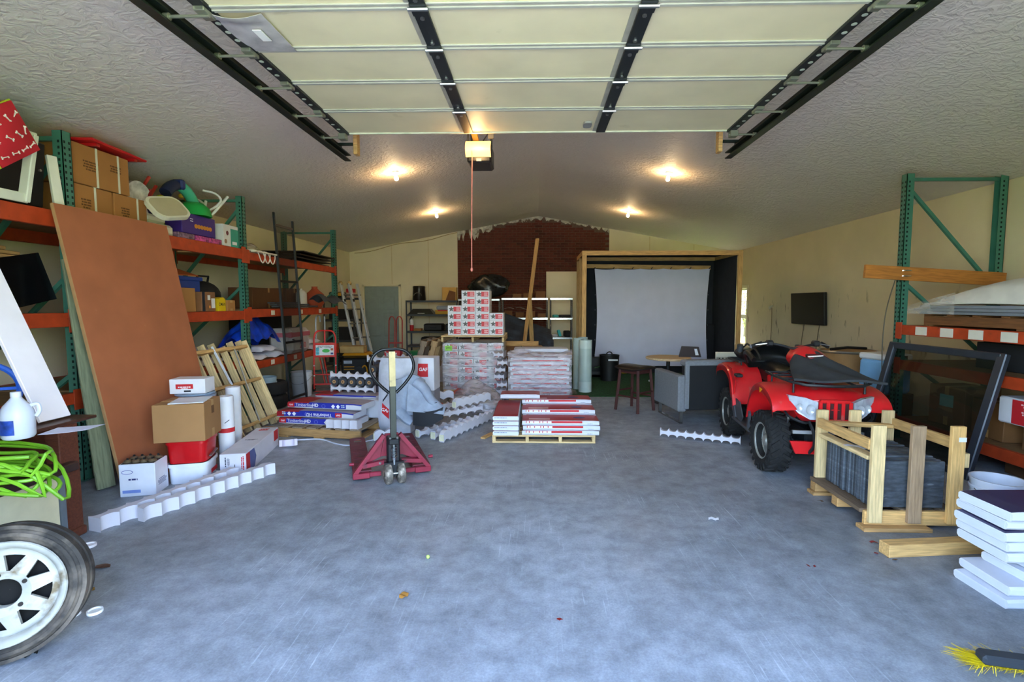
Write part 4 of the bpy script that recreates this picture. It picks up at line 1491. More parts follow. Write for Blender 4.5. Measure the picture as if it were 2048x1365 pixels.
def shingle(label, loc, rz, style, size=(1.0, .335, .075), group='shingle packs', rot=None, droop=0.0):
    """one wrapped pack, base centre at loc; front long side at local -y"""
    L, W, H = size
    t = thing('shingle_pack', label, 'shingle pack', loc, rz, group, rot)
    key = (style, size, droop)
    cols = {'blue': [SH_GREY, SH_BLUE, SH_WHITE, SH_RED], 'white': [SH_WHITE, SH_WHITE, SH_WHITE, SH_RED], 'red': [SH_RED, SH_WHITE, SH_WHITE, SH_RED], 'navy': [plain('2b2750', .35), SH_WHITE, SH_WHITE, SH_BLUE]}[style]
    if key not in PACKS:
        m = MB()
        out = []
        n = 10
        secs = []
        for k in range(n + 1):
            x = -L / 2 + L * k / n
            e = min(1, (min(k, n - k) + .35) / 1.2)
            dz = droop * (abs(x) / (L / 2)) ** 2
            a = H * (.86 + .14 * e)
            hw = W / 2 * (.97 + .03 * e)
            c_ = .012
            secs.append([(x, -hw + c_, -dz), (x, -hw, c_ - dz), (x, -hw, a - c_ - dz), (x, -hw + c_, a - dz), (x, hw - c_, a - dz), (x, hw, a - c_ - dz), (x, hw, c_ - dz), (x, hw - c_, -dz)])
        vs = [p for s_ in secs for p in s_]
        side = {0: 2, 1: 1, 2: 1, 3: 0, 4: 0, 5: 1, 6: 2, 7: 2}
        for k in range(n):
            for j in range(8):
                jj = (j + 1) % 8
                mi = side[j]
                if j in (1, 0) and k >= n - 2:
                    mi = 2
                if j in (0, 1, 2) and k == 0 and style == 'blue':
                    mi = 3 if j == 1 else mi
                if j in (2, 3, 4) and style == 'blue' and k < 3:
                    mi = 3
                m.add([vs[k * 8 + j], vs[k * 8 + jj], vs[(k + 1) * 8 + jj], vs[(k + 1) * 8 + j]], [(3, 2, 1, 0)], mi)
        m.add(secs[0], [tuple(range(8))], 2)
        m.add(secs[-1], [tuple(range(8))[::-1]], 2)
        PACKS[key] = m.mesh('wrapped_pack', cols)
    link('wrapped_pack', PACKS[key], t)
    return t


def pack_print(t, L, W, H, kind):
    wt = plain('f2f2f6', .5)
    y = -W / 2 - .0015
    z = H * .5
    if kind == 'timber':
        MB().lohi((-L * .485, y, .012), (-L * .40, y + .002, H - .012)).obj('red_badge', PRINT_RED, t)
        text('GAF', .028, wt, t, (-L * .443, y - .001, z), (pi / 2, 0, 0), bold=.03)
        text('Timberline', .055, wt, t, (-L * .385, y - .001, z + .004), (pi / 2, 0, 0), 'LEFT')
        text('HD', .055, wt, t, (-L * .385 + .235, y - .001, z + .004), (pi / 2, 0, 0), 'LEFT', bold=.03)
        print_lines(t, (-L * .27, y, .017), (pi / 2, 0, 0), .25, [(1, .006)], wt)
        for k in (0, 1):
            MB().prism([(0, -.026), (.026, 0), (0, .026), (-.026, 0)], 0, .002, mat=T(L * .13 + k * .065, y + .001, z) @ R(pi / 2, 0, 0)).obj('white_diamond', wt, t)
        MB().tube([(.0 + .022 * cos(a), y, z + .022 * sin(a)) for a in [2 * pi * k / 12 for k in range(12)]], .002, 4, closed=True).obj('round_seal', plain('7f88d8', .5), t)
        print_lines(t, (L * .26, y, z + .022), (pi / 2, 0, 0), .05, [(1, .012), (.9, .012)], plain('bcd4e0', .5))
    elif kind == 'timber_flip':
        MB().lohi((L * .27, y, .012), (L * .355, y + .002, H - .012)).obj('red_badge', PRINT_RED, t)
        text('GAF', .028, wt, t, (L * .3125, y - .001, z), (pi / 2, pi, 0), bold=.03)
        text('Timberline HD', .055, wt, t, (L * .06, y - .001, z - .004), (pi / 2, pi, 0), bold=.01)
        for k in (0, 1):
            MB().prism([(0, -.026), (.026, 0), (0, .026), (-.026, 0)], 0, .002, mat=T(-L * .33 + k * .065, y + .001, z) @ R(pi / 2, 0, 0)).obj('white_diamond', wt, t)
        print_lines(t, (-L * .40, y, z + .022), (pi / 2, 0, 0), .05, [(1, .012), (.9, .012)], plain('bcd4e0', .5))
        MB().tube([(-L * .1 + .022 * cos(a), y, z + .022 * sin(a)) for a in [2 * pi * k / 12 for k in range(12)]], .002, 4, closed=True).obj('round_seal', plain('7f88d8', .5), t)
    elif kind == 'red':
        MB().lohi((-L * .45, y, H * .50), (L * .28, y + .002, H * .92)).obj('red_strip', PRINT_RED, t)
        text('Royal Sovereign', .030, wt, t, (-L * .28, y - .001, H * .71), (pi / 2, 0, 0), bold=.02) if False else print_lines(t, (-L * .28, y - .0005, H * .86), (pi / 2, 0, 0), .28, [(1, .020)], wt)
        print_lines(t, (L * .38, y, H * .4), (pi / 2, 0, 0), .10, [(.6, .006)], plain('8a8ea0', .5))


tpl, tpr = on_z(557, 874), on_z(720, 883)
tc_ = (tpl + tpr) / 2
trz = atan2(tpr.y - tpl.y, tpr.x - tpl.x)
LT = (tpr - tpl).length
nx = Vector((-sin(trz), cos(trz), 0))
tpc = tc_ + nx * .50
pallet('wood_pallet', 'low grey wooden pallet under the blue shingle packs', tpc, trz, LT, 1.0, 6, .13, PALLET, grey=PALLET_GREY, dw=.13)


def on_tp(u, v, z):
    return tuple(tpc + Vector((cos(trz), sin(trz), 0)) * u + nx * v + Vector((0, 0, z)))


t = shingle('blue printed shingle pack lowest on the grey pallet', on_tp(-.10, -.22, .1315), trz, 'blue')
pack_print(t, 1.0, .335, .075, 'timber')
t = shingle('blue shingle pack with upside-down print, second on the grey pallet', on_tp(-.13, -.21, .2205), trz + .015, 'blue', droop=.012)
pack_print(t, 1.0, .335, .075, 'timber_flip')
t = shingle('blue shingle pack with red corner, topmost of the grey pallet', on_tp(-.07, -.10, .301), trz - .02, 'blue')
pack_print(t, 1.0, .335, .075, 'timber')
shingle('unprinted white shingle pack behind the blue packs', on_tp(.0, .25, .131), trz, 'white', size=(1.0, .335, .24), group='shingle packs')
t = shingle('flat dusty shingle pack under the foam cradled rolls', on_tp(-.02, .28, .3725), trz, 'blue', size=(.85, .30, .03))
foam_strip('short white foam spacer set on the front edge of the grey pallet', on_tp(.30, -.448, .1315), trz, n=4, h=.10, half=.05, depth=.02, pitch=.10)
# black rolls cradled in foam behind
fy = .42
for lvl, (z, n, u) in enumerate(((.40, 6, -.02), (.575, 6, -.02))):
    foam_strip(('lower' if lvl == 0 else 'upper') + ' white foam cradle of the black roll row', on_tp(u, fy - .06, z + .055), 0, n=5, h=.05, rot=(pi / 2, 0, trz), half=.05, depth=.036)
rolls = []
for k in range(5):
    p = on_tp(-.27 + .125 * k, fy - .10, .545)
    t = thing('underlay_roll', 'black underlayment roll number ' + ('one', 'two', 'three', 'four', 'five')[k] + ' along the foam cradle', 'roll', p, trz, 'black rolls in foam cradles')
    MB().lathe([(.022, -.02), (.056, -.02), (.058, -.01), (.058, .42), (.022, .42)], 20).obj('roll_body', M('3c3f46', .7, var=.1), t, rot=(-pi / 2, 0, 0))
    MB().lathe([(.010, -.02), (.010, -.026), (.024, -.026), (.024, .40)], 14).obj('cardboard_core', M('b98f5f', .8), t, rot=(-pi / 2, 0, 0))
foam_strip('white foam spacer on a second step behind the cradled rolls', on_tp(.14, fy + .52, .79), 0, n=4, h=.05, rot=(pi / 2, 0, trz), half=.05, depth=.036)
foam_strip('white foam spacer highest behind the cradled rolls', on_tp(.28, fy + .72, .795), 0, n=3, h=.05, rot=(pi / 2, 0, trz), half=.05, depth=.036)
p = on_tp(.24, fy - .02, .705)
t = thing('underlay_roll', 'single black underlayment roll on top of the cradle', 'roll', p, trz, 'black rolls in foam cradles')
MB().lathe([(.022, -.02), (.056, -.02), (.058, -.01), (.058, .42), (.022, .42)], 20).obj('roll_body', M('3c3f46', .7, var=.1), t, rot=(-pi / 2, 0, 0))
MB().lathe([(.010, -.02), (.010, -.026), (.024, -.026), (.024, .40)], 14).obj('cardboard_core', M('b98f5f', .8), t, rot=(-pi / 2, 0, 0))
# support under the cradle: more stock
carton('stock_carton', 'dark carton supporting the foam cradled rolls', on_tp(.0, fy + .30, .0), trz, (.60, .42, .47), plain('5a5560', .7), tape=False)
carton('stock_carton', 'dark carton behind the foam cradled rolls', on_tp(.20, fy + .76, .0), trz, (.5, .42, .74), plain('4a4650', .7), tape=False)
# white cord on the floor
cd = MB().tube(wrap([on_z(600, 877) + Vector((0, -.1, .006)), on_z(640, 880) + Vector((0, 0, .006)), on_z(672, 889) + Vector((0, 0, .006)), on_z(700, 892) + Vector((0, 0, .006)), on_z(735, 884) + Vector((0, 0, .006)), on_z(752, 880) + Vector((0, 0, .006))], 5), .007, 6).obj('extension_lead', plain('d5dcec', .5))
tag(cd, 'thin white cord on the floor before the low grey pallet', 'cord')

# ================================================================ tall grey wrapped bag with jacket
bg = on_z(800, 875)
bag = thing('wrapped_sheet_bundle', 'tall white bundle of wrapped sheets standing behind the pallet jack', 'bundle', (bg.x - .06, bg.y + .18, 0), rz=radians(-6))


def bagf(u, v):
    bulge = .05 * sin(pi * min(1, max(0, v))) + .015 * sin(9 * v + 5 * u)
    taper = 1 - .10 * (1 - v) ** 2
    return ((u - .5) * .42 * taper - .05 * (1 - v), -bulge - .05 * sin(pi * u), .005 + v * .92)


BAGM = M('bfc1cc', .5, var=.12, scale=6, bump=.5, bscale=10)
MB().grid(bagf, 14, 16, thick=(0, .16, 0)).obj('bundle_body', BAGM, bag)
MB().grid(lambda u, v: tuple(Vector(bagf(.0 + .08 * u, .08 + .86 * v)) + Vector((-.004, -.006, 0))), 2, 12).obj('edge_tape', plain('b4b6c4', .5), bag)
RB = MB().grid(lambda u, v: tuple(Vector(bagf(.12 + .24 * u, .24 + .13 * v + .08 * (u - .5) * -1)) + Vector((0, -.006, 0))), 4, 4)
RB.obj('red_badge', PRINT_RED, bag)
text('GAF', .055, plain('e8e6ea', .5), bag, tuple(Vector(bagf(.24, .315)) + Vector((0, -.012, 0))), (pi / 2 - .1, .25, 0), bold=.02)
MB().grid(lambda u, v: tuple(Vector(bagf(.14 + .19 * u, .42 + .03 * v + .10 * u)) + Vector((0, -.006, 0))), 4, 2).obj('black_print', INK, bag)
# the white box behind with logo
wbx = carton('logo_box', 'white carton with red square logo behind the jack handle', (bg.x + .15, bg.y + .66, .47), radians(-3), (.34, .30, .42), plain('d9d9e2', .6), tape=False,
             marks=(('f', .55, .62, .15, .17, PRINT_RED, 'red_logo'),))
text('GAF', .06, plain('f0f0f2', .5), wbx, (.03, -.153, .27), (pi / 2, 0, 0), bold=.02)
carton('stock_carton', 'grey carton under the white logo box', (bg.x + .15, bg.y + .66, 0), radians(-3), (.34, .30, .468), plain('8d8a92', .7), tape=False)
rbx = carton('red_box', 'red and white box beside the foot of the ladder', (bg.x - .62, bg.y + 1.95, .62), radians(5), (.24, .2, .26), plain('c0232c', .5), tape=False)
print_lines(rbx, (0, -.101, .2), (pi / 2, 0, 0), .18, [(.8, .02), (.9, .03), (.6, .02)], plain('e8c8c8', .6))
carton('stock_carton', 'grey carton under the red and white box', (bg.x - .62, bg.y + 1.95, 0), radians(5), (.34, .3, .618), plain('5d5b60', .7), tape=False)
# jacket
jk = thing('grey_jacket', 'light grey and black jacket slung over the wrapped bundle', 'jacket', (bg.x + .13, bg.y + .04, 0))
JM = M('9aa5b8', .85, var=.12, scale=8, bump=.9, bscale=9)
rj = random.Random(4)


def jf(u, v):
    # v runs down from the shoulder, u across
    x = -.16 + .34 * u + .05 * v * (u - .3)
    y = -.10 - .07 * sin(pi * u) - .045 * sin(5 * u + 3 * v) * (.3 + v) - .05 * v
    z = .70 - .46 * v + .05 * sin(pi * u) - .02 * sin(7 * u)
    return (x, y, z)


MB().grid(jf, 18, 18, thick=(0, .05, 0)).obj('jacket_body', JM, jk)


def sleeve(pts, r, name, mat):
    MB().tube(wrap(pts, 4), [q for q in r for _ in range(4)][:len(wrap(pts, 4))] if False else r[0], 12, flat=.8).obj(name, mat, jk)


sp = wrap([(.10, -.14, .68), (.20, -.16, .60), (.27, -.17, .48), (.38, -.16, .38)], 5)
MB().tube(sp, [.085 - .03 * k / len(sp) for k in range(len(sp))], 12, flat=.7).obj('sleeve', JM, jk)
MB().grid(lambda u, v: (.08 + .34 * u, -.25 - .03 * sin(pi * u), .20 + .07 * u + .20 * v * (1 - .35 * u) - .04 * sin(pi * u)), 14, 10, thick=(0, .05, 0)).obj('dark_lining', plain('25272c', .8), jk)
MB().grid(lambda u, v: (.02 + .42 * u, -.285 - .012 * sin(7 * u + 3 * v) + .10 * v, .37 - .04 * u + (.30 - .24 * u) * v), 14, 8, thick=(0, .03, 0)).obj('front_flap', JM, jk)
sp = wrap([(-.10, -.13, .34), (-.02, -.15, .26), (.05, -.15, .21)], 5)
MB().tube(sp, [.11 - .03 * k / len(sp) for k in range(len(sp))], 12, flat=.6).obj('hem', JM, jk)
MB().bar((.30, -.21, .44), (.35, -.215, .455), .02, .006).obj('cuff_patch', BLACK, jk)
MB().bar((.08, -.215, .40), (.15, -.22, .385), .012, .004).obj('pocket_trim', BLACK, jk)

# ================================================================ foam heap on the floor
FH = [(748, 882, 790, 878, .085, 'foam strip lying closest behind the jack frame'),
      (862, 880, 970, 838, .075, 'long foam strip slanting towards the red shingle pallet'),
      (880, 884, 985, 836, .075, 'outermost foam strip with cream end by the red shingle pallet'),
      (858, 858, 960, 838, .12, 'foam strip in the middle of the white heap'),
      (822, 834, 905, 828, .15, 'upper foam strip of the heap with cream end block'),
      (830, 844, 930, 834, .13, 'foam strip crossing the back of the white heap'),
      (905, 850, 975, 832, .10, 'short foam strip at the far end of the heap'),
      (832, 876, 934, 848, .0, 'foam strip under the middle of the heap')]
for k, (ax, ay, bx_, by_, h, lab) in enumerate(FH):
    a, b = on_z(ax, ay), on_z(bx_, by_)
    L = (b - a).length
    n = max(2, int(L / .125))
    c_ = (a + b) / 2
    lay = (0, .0, .0, .105, .21, .105, .21, 0)[k]
    o = foam_strip('white ' + lab, (c_.x, c_.y + (0, 0, -.03, .02, .05, .16, .02, 0)[k], lay + .055), 0, n=n, h=.06, rot=(pi / 2, 0, atan2(b.y - a.y, b.x - a.x)), half=.05, depth=.03, offset=(k % 2 == 0), pitch=L / n)
    MB().box((0, 0, 0), (.012, .075, .062), .002).obj('cream_end', M('e6e3c4', .8), o, loc=(-n * (L / n) / 2 - .004, 0, .03))

# pallet jack
JD = Vector((-.374, .927, 0))
jx = atan2(JD.y, JD.x)
jc = Vector((-1.31, 4.44, 0))
jk_ = thing('pallet_jack', 'dark red pallet jack with black loop handle on the concrete', 'pallet jack', jc, jx)
JR = M('8f1f38', .45, var=.12, scale=6, spots=('5c2530', 7, .64))
JRF = M('6e2a38', .55, var=.16, scale=8, spots=('4a2029', 7, .6))
for s in (-1, 1):
    f = MB()
    pl_ = [(-.02, -.08), (1.10, -.08), (1.17, -.055), (1.19, 0), (1.17, .055), (1.10, .08), (-.02, .08)]
    hole = 0
    # fork top with a slot near the tip: built from strips
    f.lohi((.0, -.08, .075), (1.0, .08, .085)).lohi((1.0, -.08, .075), (1.16, -.038, .085)).lohi((1.0, .038, .075), (1.16, .08, .085)).lohi((1.10, -.038, .075), (1.16, .038, .085))
    f.prism([(1.16, -.08), (1.185, -.055), (1.195, 0), (1.185, .055), (1.16, .08)], .068, .085)
    f.lohi((.0, -.08, .03), (1.12, -.072, .08)).lohi((.0, .072, .03), (1.12, .08, .08))
    for k in range(7):
        f.lohi((.12 + .12 * k, -.06, .085), (.15 + .12 * k, .06, .0885), .001)
    f.obj('fork', JRF, jk_, loc=(0, s * .262, 0))
    MB().cyl((0, -.05, .035), (0, .05, .035), .035, n=16).obj('fork_roller', RUBBER, jk_, loc=(.98, s * .262, 0))
    # triangular heel plate, sloping from mast to fork corner
    y0 = s * .342
    for xo in (-.02,):
        MB().bar((xo, s * .07, .40), (xo, y0 - s * .015, .065), .05, .035).obj('heel_brace', JR, jk_)
    MB().prism([(s * .09, .36), (s * .30, .12), (s * .30, .14), (s * .09, .24)][:0] or [(s * .08, .38), (s * .30, .10), (s * .08, .20)], -.03, -.022, mat=Matrix(((0, 0, -1, 0), (1, 0, 0, 0), (0, 1, 0, 0), (0, 0, 0, 1)))).obj('heel_web', JR, jk_)
    MB().lohi((-.05, min(s * .20, s * .345), .025), (.02, max(s * .20, s * .345), .075), .004).obj('heel_foot', JR, jk_)
    MB().lohi((-.03, min(s * .10, s * .21), .03), (-.0, max(s * .10, s * .21), .07), .004).obj('lower_tie', JR, jk_)
    MB().bar((-.03, s * .06, .16), (-.03, s * .26, .135), .05, .035).cyl((-.055, s * .11, .155), (-.03, s * .11, .155), .012, n=10, mi=1).obj('torsion_arm', [JR, STEEL], jk_)
    MB().cyl((.01, s * .33, .15), (.01, s * .37, .15), .014, n=10).obj('pivot_pin', JR, jk_)
MB().prism([(.06, .40), (-.06, .40), (-.10, .20), (.10, .20)], .0, .03, mat=Matrix(((0, 0, 1, 0), (1, 0, 0, 0), (0, 1, 0, 0), (0, 0, 0, 1)))).obj('mast_plate', JR, jk_)
# hydraulic unit and steer wheels
BK = plain('1a1c20', .35, metal=.2)
MB().lohi((-.15, -.055, .16), (-.04, .055, .40), .012).lohi((-.17, -.075, .15), (-.05, .075, .19), .01).obj('hydraulic_body', BK, jk_)
MB().lathe([(.018, .17), (.018, .24), (.032, .24)] , 14).obj('pump_piston', CHROME, jk_, loc=(-.175, .0, 0))
sp = [(-.175 + .024 * cos(a), .024 * sin(a), .23 + .10 * a / (16 * pi)) for a in [k * pi / 5 for k in range(81)]]
MB().tube(sp, .004, 5).obj('coil_spring', CHROME, jk_)
MB().cyl((-.175, 0, .17), (-.175, 0, .345), .013, n=10).obj('spring_rod', STEEL, jk_)
MB().lohi((-.19, -.045, .345), (-.10, .045, .40), .008).cyl((-.185, -.03, .40), (-.185, -.03, .415), .012, n=8, mi=1).cyl((-.185, .03, .40), (-.185, .03, .415), .012, n=8, mi=1).obj('handle_base', [BK, STEEL], jk_)
MB().prism([(-.085, .19), (.085, .19), (.085, .165), (.02, .155), (.015, .06), (-.015, .06), (-.02, .155), (-.085, .165)], -.02, .02, mat=T(-.17, 0, 0) @ Matrix(((0, 0, 1, 0), (1, 0, 0, 0), (0, 1, 0, 0), (0, 0, 0, 1)))).obj('steer_fork', BK, jk_)
for s in (-1, 1):
    MB().lathe([(.02, -.028), (.075, -.028), (.086, -.022), (.09, 0), (.086, .022), (.075, .028), (.02, .028)], 26).obj('steer_wheel', M('7d756c', .7, var=.3, scale=18, spots=('c2b5a6', 16, .5)), jk_, loc=(-.185, s * .055, .09), rot=(pi / 2, 0, .15))
MB().cyl((-.185, -.07, .09), (-.185, .07, .09), .014, n=10).obj('steer_axle', STEEL, jk_)
# handle: flat bar and teardrop loop
MB().lohi((-.022, -.026, .40), (.022, .026, 1.17), .004).obj('handle_bar', M('3a3d38', .35, .5, var=.1), jk_, loc=(-.15, 0, 0))
MB().lohi((-.0235, -.0262, .86), (-.022, .0262, 1.165)).obj('worn_strip', M('b6a476', .45, .2, var=.15, spots=('6b6653', 12, .58)), jk_, loc=(-.1502, 0, 0))
lpw = [(0, .03, .80), (0, .11, .88), (0, .172, .97), (0, .185, 1.05), (0, .155, 1.13), (0, .09, 1.178), (0, 0, 1.185), (0, -.09, 1.178), (0, -.155, 1.13), (0, -.185, 1.05), (0, -.172, .97), (0, -.11, .88), (0, -.03, .80)]
MB().tube(wrap(lpw, 4), .0135, 10).obj('loop_grip', M('17191c', .3, .3), jk_, loc=(-.15, 0, 0))
MB().bar((-.165, .06, 1.17), (-.165, .005, 1.10), .012, .008).obj('release_lever', BK, jk_)

# ================================================================ red shingle pallet in the middle
rpc = Vector((.09, 6.08, 0))
pallet('wood_pallet', 'new pine pallet under the red shingle packs', rpc, pi / 2, 1.02, 1.17, 6, .09, PINE_PALE, nr=4, dw=.10)
ph = .0565
names = ('lowest', 'second', 'third', 'fourth', 'fifth')
fx0 = -.49
for k in range(4):
    t = shingle(f'red shingle pack laid lengthways, {names[k]} of the end-on pile', (fx0 + .15, 6.03, .091 + k * ph), pi / 2, 'red', size=(.95, .30, ph - .002))
    print_lines(t, (-.4755, .06, .036), (pi / 2, 0, -pi / 2), .18, [(.8, .008)], plain('767b90', .6))
for row, (yc, nl) in enumerate(((5.73, 3), (6.06, 4), (6.40, 5))):
    for k in range(nl):
        nm = ('front', 'middle', 'rear')[row]
        t = shingle(f'red shingle pack, {names[k]} of the {nm} row on the pine pallet', (.28 + .01 * ((k + row) % 2) - .01 * row, yc, .091 + k * ph), .004 * (k - 1), 'red', size=(.87, .325, ph - .002))
        pack_print(t, .87, .325, ph, 'red')
        if k == nl - 1:
            MB().lohi((-.36, -.1, ph - .0015), (-.12, -.04, ph - .0005)).obj('white_wordmark', plain('d9a9a6', .5), t)
            MB().prism([(.07 * cos(a) + .22, .04 * sin(a)) for a in [2 * pi * q / 16 for q in range(16)]], ph - .002, ph - .0005).obj('blue_oval', plain('3c3568', .5), t)
t = shingle('red shingle pack lying highest across the rear of the pine pallet', (-.20, 6.42, .091 + 5 * ph), 0, 'red', size=(.5, .30, ph - .002))
wrp = MB().grid(lambda u, v: (-.46 + .98 * u, 6.22 + .38 * v + .01 * sin(9 * u), .440 + .02 * sin(7 * u + 3 * v) * .4 + .004), 14, 6).obj('film_sheet', film('c9a7a2', .22))
tag(wrp, 'torn clear film clinging to the rear red shingle packs', 'plastic film')
t = board('wood_offcut', None, (-.62, 5.72, .012), (-.52, 5.95, .012), .06, .02, PINE)
tag(t, 'short pine offcut on the floor beside the red shingle pallet', 'wood offcut')

# ================================================================ star cartons
STAR = [((.052 if k % 2 == 0 else .022) * sin(pi * k / 5), (.052 if k % 2 == 0 else .022) * cos(pi * k / 5)) for k in range(10)]
SW, SH_, SD = .232, .124, .42
star_body = MB().lohi((-SW / 2, 0, 0), (SW / 2, SD, SH_), .003).mesh('carton_body', plain('e2e0e4', .55))
star_me = MB().prism(STAR, 0, .0012, mat=T(-.055, 0, .064) @ R(pi / 2, 0, 0)).mesh('star_print', plain('55524f', .5))
red_me = MB().lohi((-.02, -.001, .022), (.10, 0, .106)).mesh('red_label', plain('cf2a35', .45))
let = MB()
for k in range(3):
    let.lohi((.028, -.0018, .078 - .02 * k), (.09 - .008 * (k % 2), -.001, .088 - .02 * k))
let_me = let.mesh('lettering', plain('f0c4c4', .5))


def star_box(label, loc, rz=0.0, group=None):
    t = thing('star_carton', label, 'box', loc, rz, group)
    for nm, me in (('carton_body', star_body), ('star_print', star_me), ('red_label', red_me), ('lettering', let_me)):
        link(nm, me, t)
    return t


scx, scy = -1.06, 8.38
pallet('wood_pallet', 'pale pallet beneath the film-wrapped star cartons', (scx, scy + .42, 0), pi / 2, .95, 1.0, 6, .12, PINE_PALE, nr=3)
ordn = ('first', 'second', 'third', 'fourth')
rown = ('bottom', 'second', 'third', 'fourth', 'fifth', 'top')
for r in range(6):
    for c_ in range(4):
        star_box(f'film-wrapped star carton, {rown[r]} row, {ordn[c_]} column from the tall bundle', (scx - .372 + .248 * c_, scy, .122 + r * .133), random.uniform(-.01, .01), 'film-wrapped star cartons')
carton('filler_carton', 'white carton block behind the wrapped star cartons', (scx, scy + .67, .122), 0, (.98, .46, .79), plain('d9d7dc', .6), tape=False)
film_m = film('f6f4fa', .30)
fb = MB()


def shell(m, x0, x1, y0, y1, z0, z1, amp=.012, seed=0):
    def wob(a, b, c):
        return amp * sin(13 * a + 7 * c + seed) * sin(5 * c + 3 * b)
    m.grid(lambda u, v: (x0 + (x1 - x0) * u, y0 + wob(u, 0, v * 3), z0 + (z1 - z0) * v), 24, 24)
    m.grid(lambda u, v: (x1 + wob(u, 1, v * 3), y0 + (y1 - y0) * u, z0 + (z1 - z0) * v), 12, 24)
    m.grid(lambda u, v: (x0 + wob(u, 2, v * 3), y1 - (y1 - y0) * u, z0 + (z1 - z0) * v), 12, 24)
    return m


o = shell(fb, scx - .515, scx + .515, scy - .022, scy + .92, .125, .922).obj('stretch_film', film_m)
tag(o, 'shiny stretch film around the block of star cartons', 'plastic film')
ntag = MB().lohi((-.06, -.001, -.042), (.06, 0, .042)).obj('paper_note', plain('9ee05a', .6), None, (scx - .41, scy - .036, .83))
tag(ntag, 'green paper note stuck on the wrapped star cartons', 'note')
text('ZPG', .05, INK, ntag, (0, -.002, 0), (pi / 2, 0, 0))
pk2 = pallet('wood_pallet', 'pale pallet laid over the wrapped cartons under the star stack', (scx - .0, scy + .42, .928), pi / 2, .96, 1.06, 6, .115, PINE_PALE, nr=3, bottom=False)
zb = 1.046
lay = [(0, 1, 2, 3), (0, 1, 2, 3), (0, 1, 2, 3), (0, 1, 2), (1, 2), (1, 2)]
for r, cols_ in enumerate(lay):
    for c_ in cols_:
        star_box(f'loose star carton, {rown[r]} row, {ordn[c_]} column on the upper pallet', (scx - .31 + .235 * c_, scy + .02, zb + r * .1255), random.uniform(-.006, .006), 'loose star cartons on the pallet')

# two grey-brown pallets leaning against the wrapped block
for k, (x, lean, lab) in enumerate(((-1.66, .16, 'weathered pallet leaning directly on the wrapped star cartons'), (-1.84, .20, 'weathered pallet leaning outermost beside the wrapped star cartons'))):
    pallet('wood_pallet', lab, (x - .06, 8.55, .49), 0, .96, .9, 6, .11, PALLET_GREY if k else wood('a98a62'), rot=(0, radians(-90 + 15), 0), nr=3)

# second wrapped pallet: shingles under film
s2x, s2y = .06, 7.62
pallet('wood_pallet', 'pallet under the film-wrapped red shingle block', (s2x, s2y + .5, 0), pi / 2, 1.0, .95, 6, .11, PALLET, nr=3)
for k in range(9):
    t = shingle(f'film-wrapped red shingle pack, layer {("one", "two", "three", "four", "five", "six", "seven", "eight", "nine")[k]} from the pallet up', (s2x + .008 * (k % 3 - 1), s2y + .30, .112 + k * .071), 0, 'red', size=(.92, .5, .069), group='film-wrapped shingle packs')
    MB().lohi((-.42, -.2515, .01), (.42, -.25, .030)).obj('red_strip', PRINT_RED, t)
t = shingle('white edged pack lying on the wrapped shingle block', (s2x + .02, s2y + .46, .806), 0, 'white', size=(.86, .4, .06), group='film-wrapped shingle packs')
o = shell(MB(), s2x - .49, s2x + .49, s2y + .02, s2y + .95, .115, .80, .02, 2)
o.grid(lambda u, v: (s2x - .5 + 1.0 * u, s2y + .0 + .24 * v, .775 + .06 * sin(pi * v) * (1 + .5 * sin(7 * u)) + .02 * sin(15 * u + 9 * v)), 22, 14)
o = o.obj('stretch_film', film('e2d8de', .34))
tag(o, 'crumpled clear film over the wrapped shingle block', 'plastic film')
hb = MB().grid(lambda u, v: (.72 + .16 * (u - .5) + .02 * sin(9 * v), 7.62 + .35 * (v - .5), .01 + .10 * sin(pi * u) * sin(pi * v) + .012 * sin(13 * u + 7 * v)), 12, 12).obj('film_scrap', film('c3c3cc', .4))
tag(hb, 'crumpled clear film scrap on turf edge beside wrapped shingles', 'plastic film')
# foam spacers stacked between the two wrapped blocks
for k in range(7):
    foam_strip(f'white foam spacer, {("lowest", "second", "third", "fourth", "fifth", "sixth", "highest")[k]} of the stack between wrapped blocks', (-.572 + .01 * (k % 2), 8.28 - .05 * (k % 3), .05 + .118 * k), 0, n=2, h=.30, rot=(pi / 2, 0, .1 * (k % 3 - 1)), half=.05, depth=.03, pitch=.08)

# low film-wrapped bundle
lbx = Vector((-.90, 7.36, 0))
lb = carton('white_bundle', 'low bundle of pale boxes under crumpled clear film', (lbx.x + .05, lbx.y, 0), .06, (.50, .30, .17), M('b9c7d2', .4, var=.15, scale=9), tape=False)
MB().lohi((-.2, -.152, .03), (-.02, -.15, .15)).obj('printed_face', plain('dfe6ea', .5), lb)
MB().lohi((.0, -.152, .08), (.23, -.15, .15)).obj('printed_band', plain('cdd6dc', .5), lb)
o = MB().grid(lambda u, v: tuple(lbx + Vector(((u - .5) * .86, (v - .5) * .66, .01 + .34 * (sin(pi * u) ** .5) * (sin(pi * v) ** .5) + .03 * sin(11 * u + 5 * v) * sin(pi * u) + .10 * sin(pi * u) * (v > .4) * sin(pi * min(1, (v - .4) * 1.6)))))
              , 26, 22).obj('film_heap', film('c4b9bc', .52))
tag(o, 'heap of crumpled clear film over the low pale bundle', 'plastic film')
for k, (dx, dy, cm_) in enumerate(((-.68, .30, 'c43a2a'), (-.32, .60, 'b8402c'))):
    o = MB().grid(lambda u, v: ((u - .5) * .28, (v - .5) * .22, .004 + .05 * u * k), 4, 3, thick=(0, 0, .003)).obj('red_flyer', plain(cm_, .6), None, tuple(lbx + Vector((dx, dy, .004 + .13 * k))), (0, 0, .3 + k))
    tag(o, 'red printed sheet lying by the film heap, ' + ('flat' if k == 0 else 'lifted edge'), 'paper')
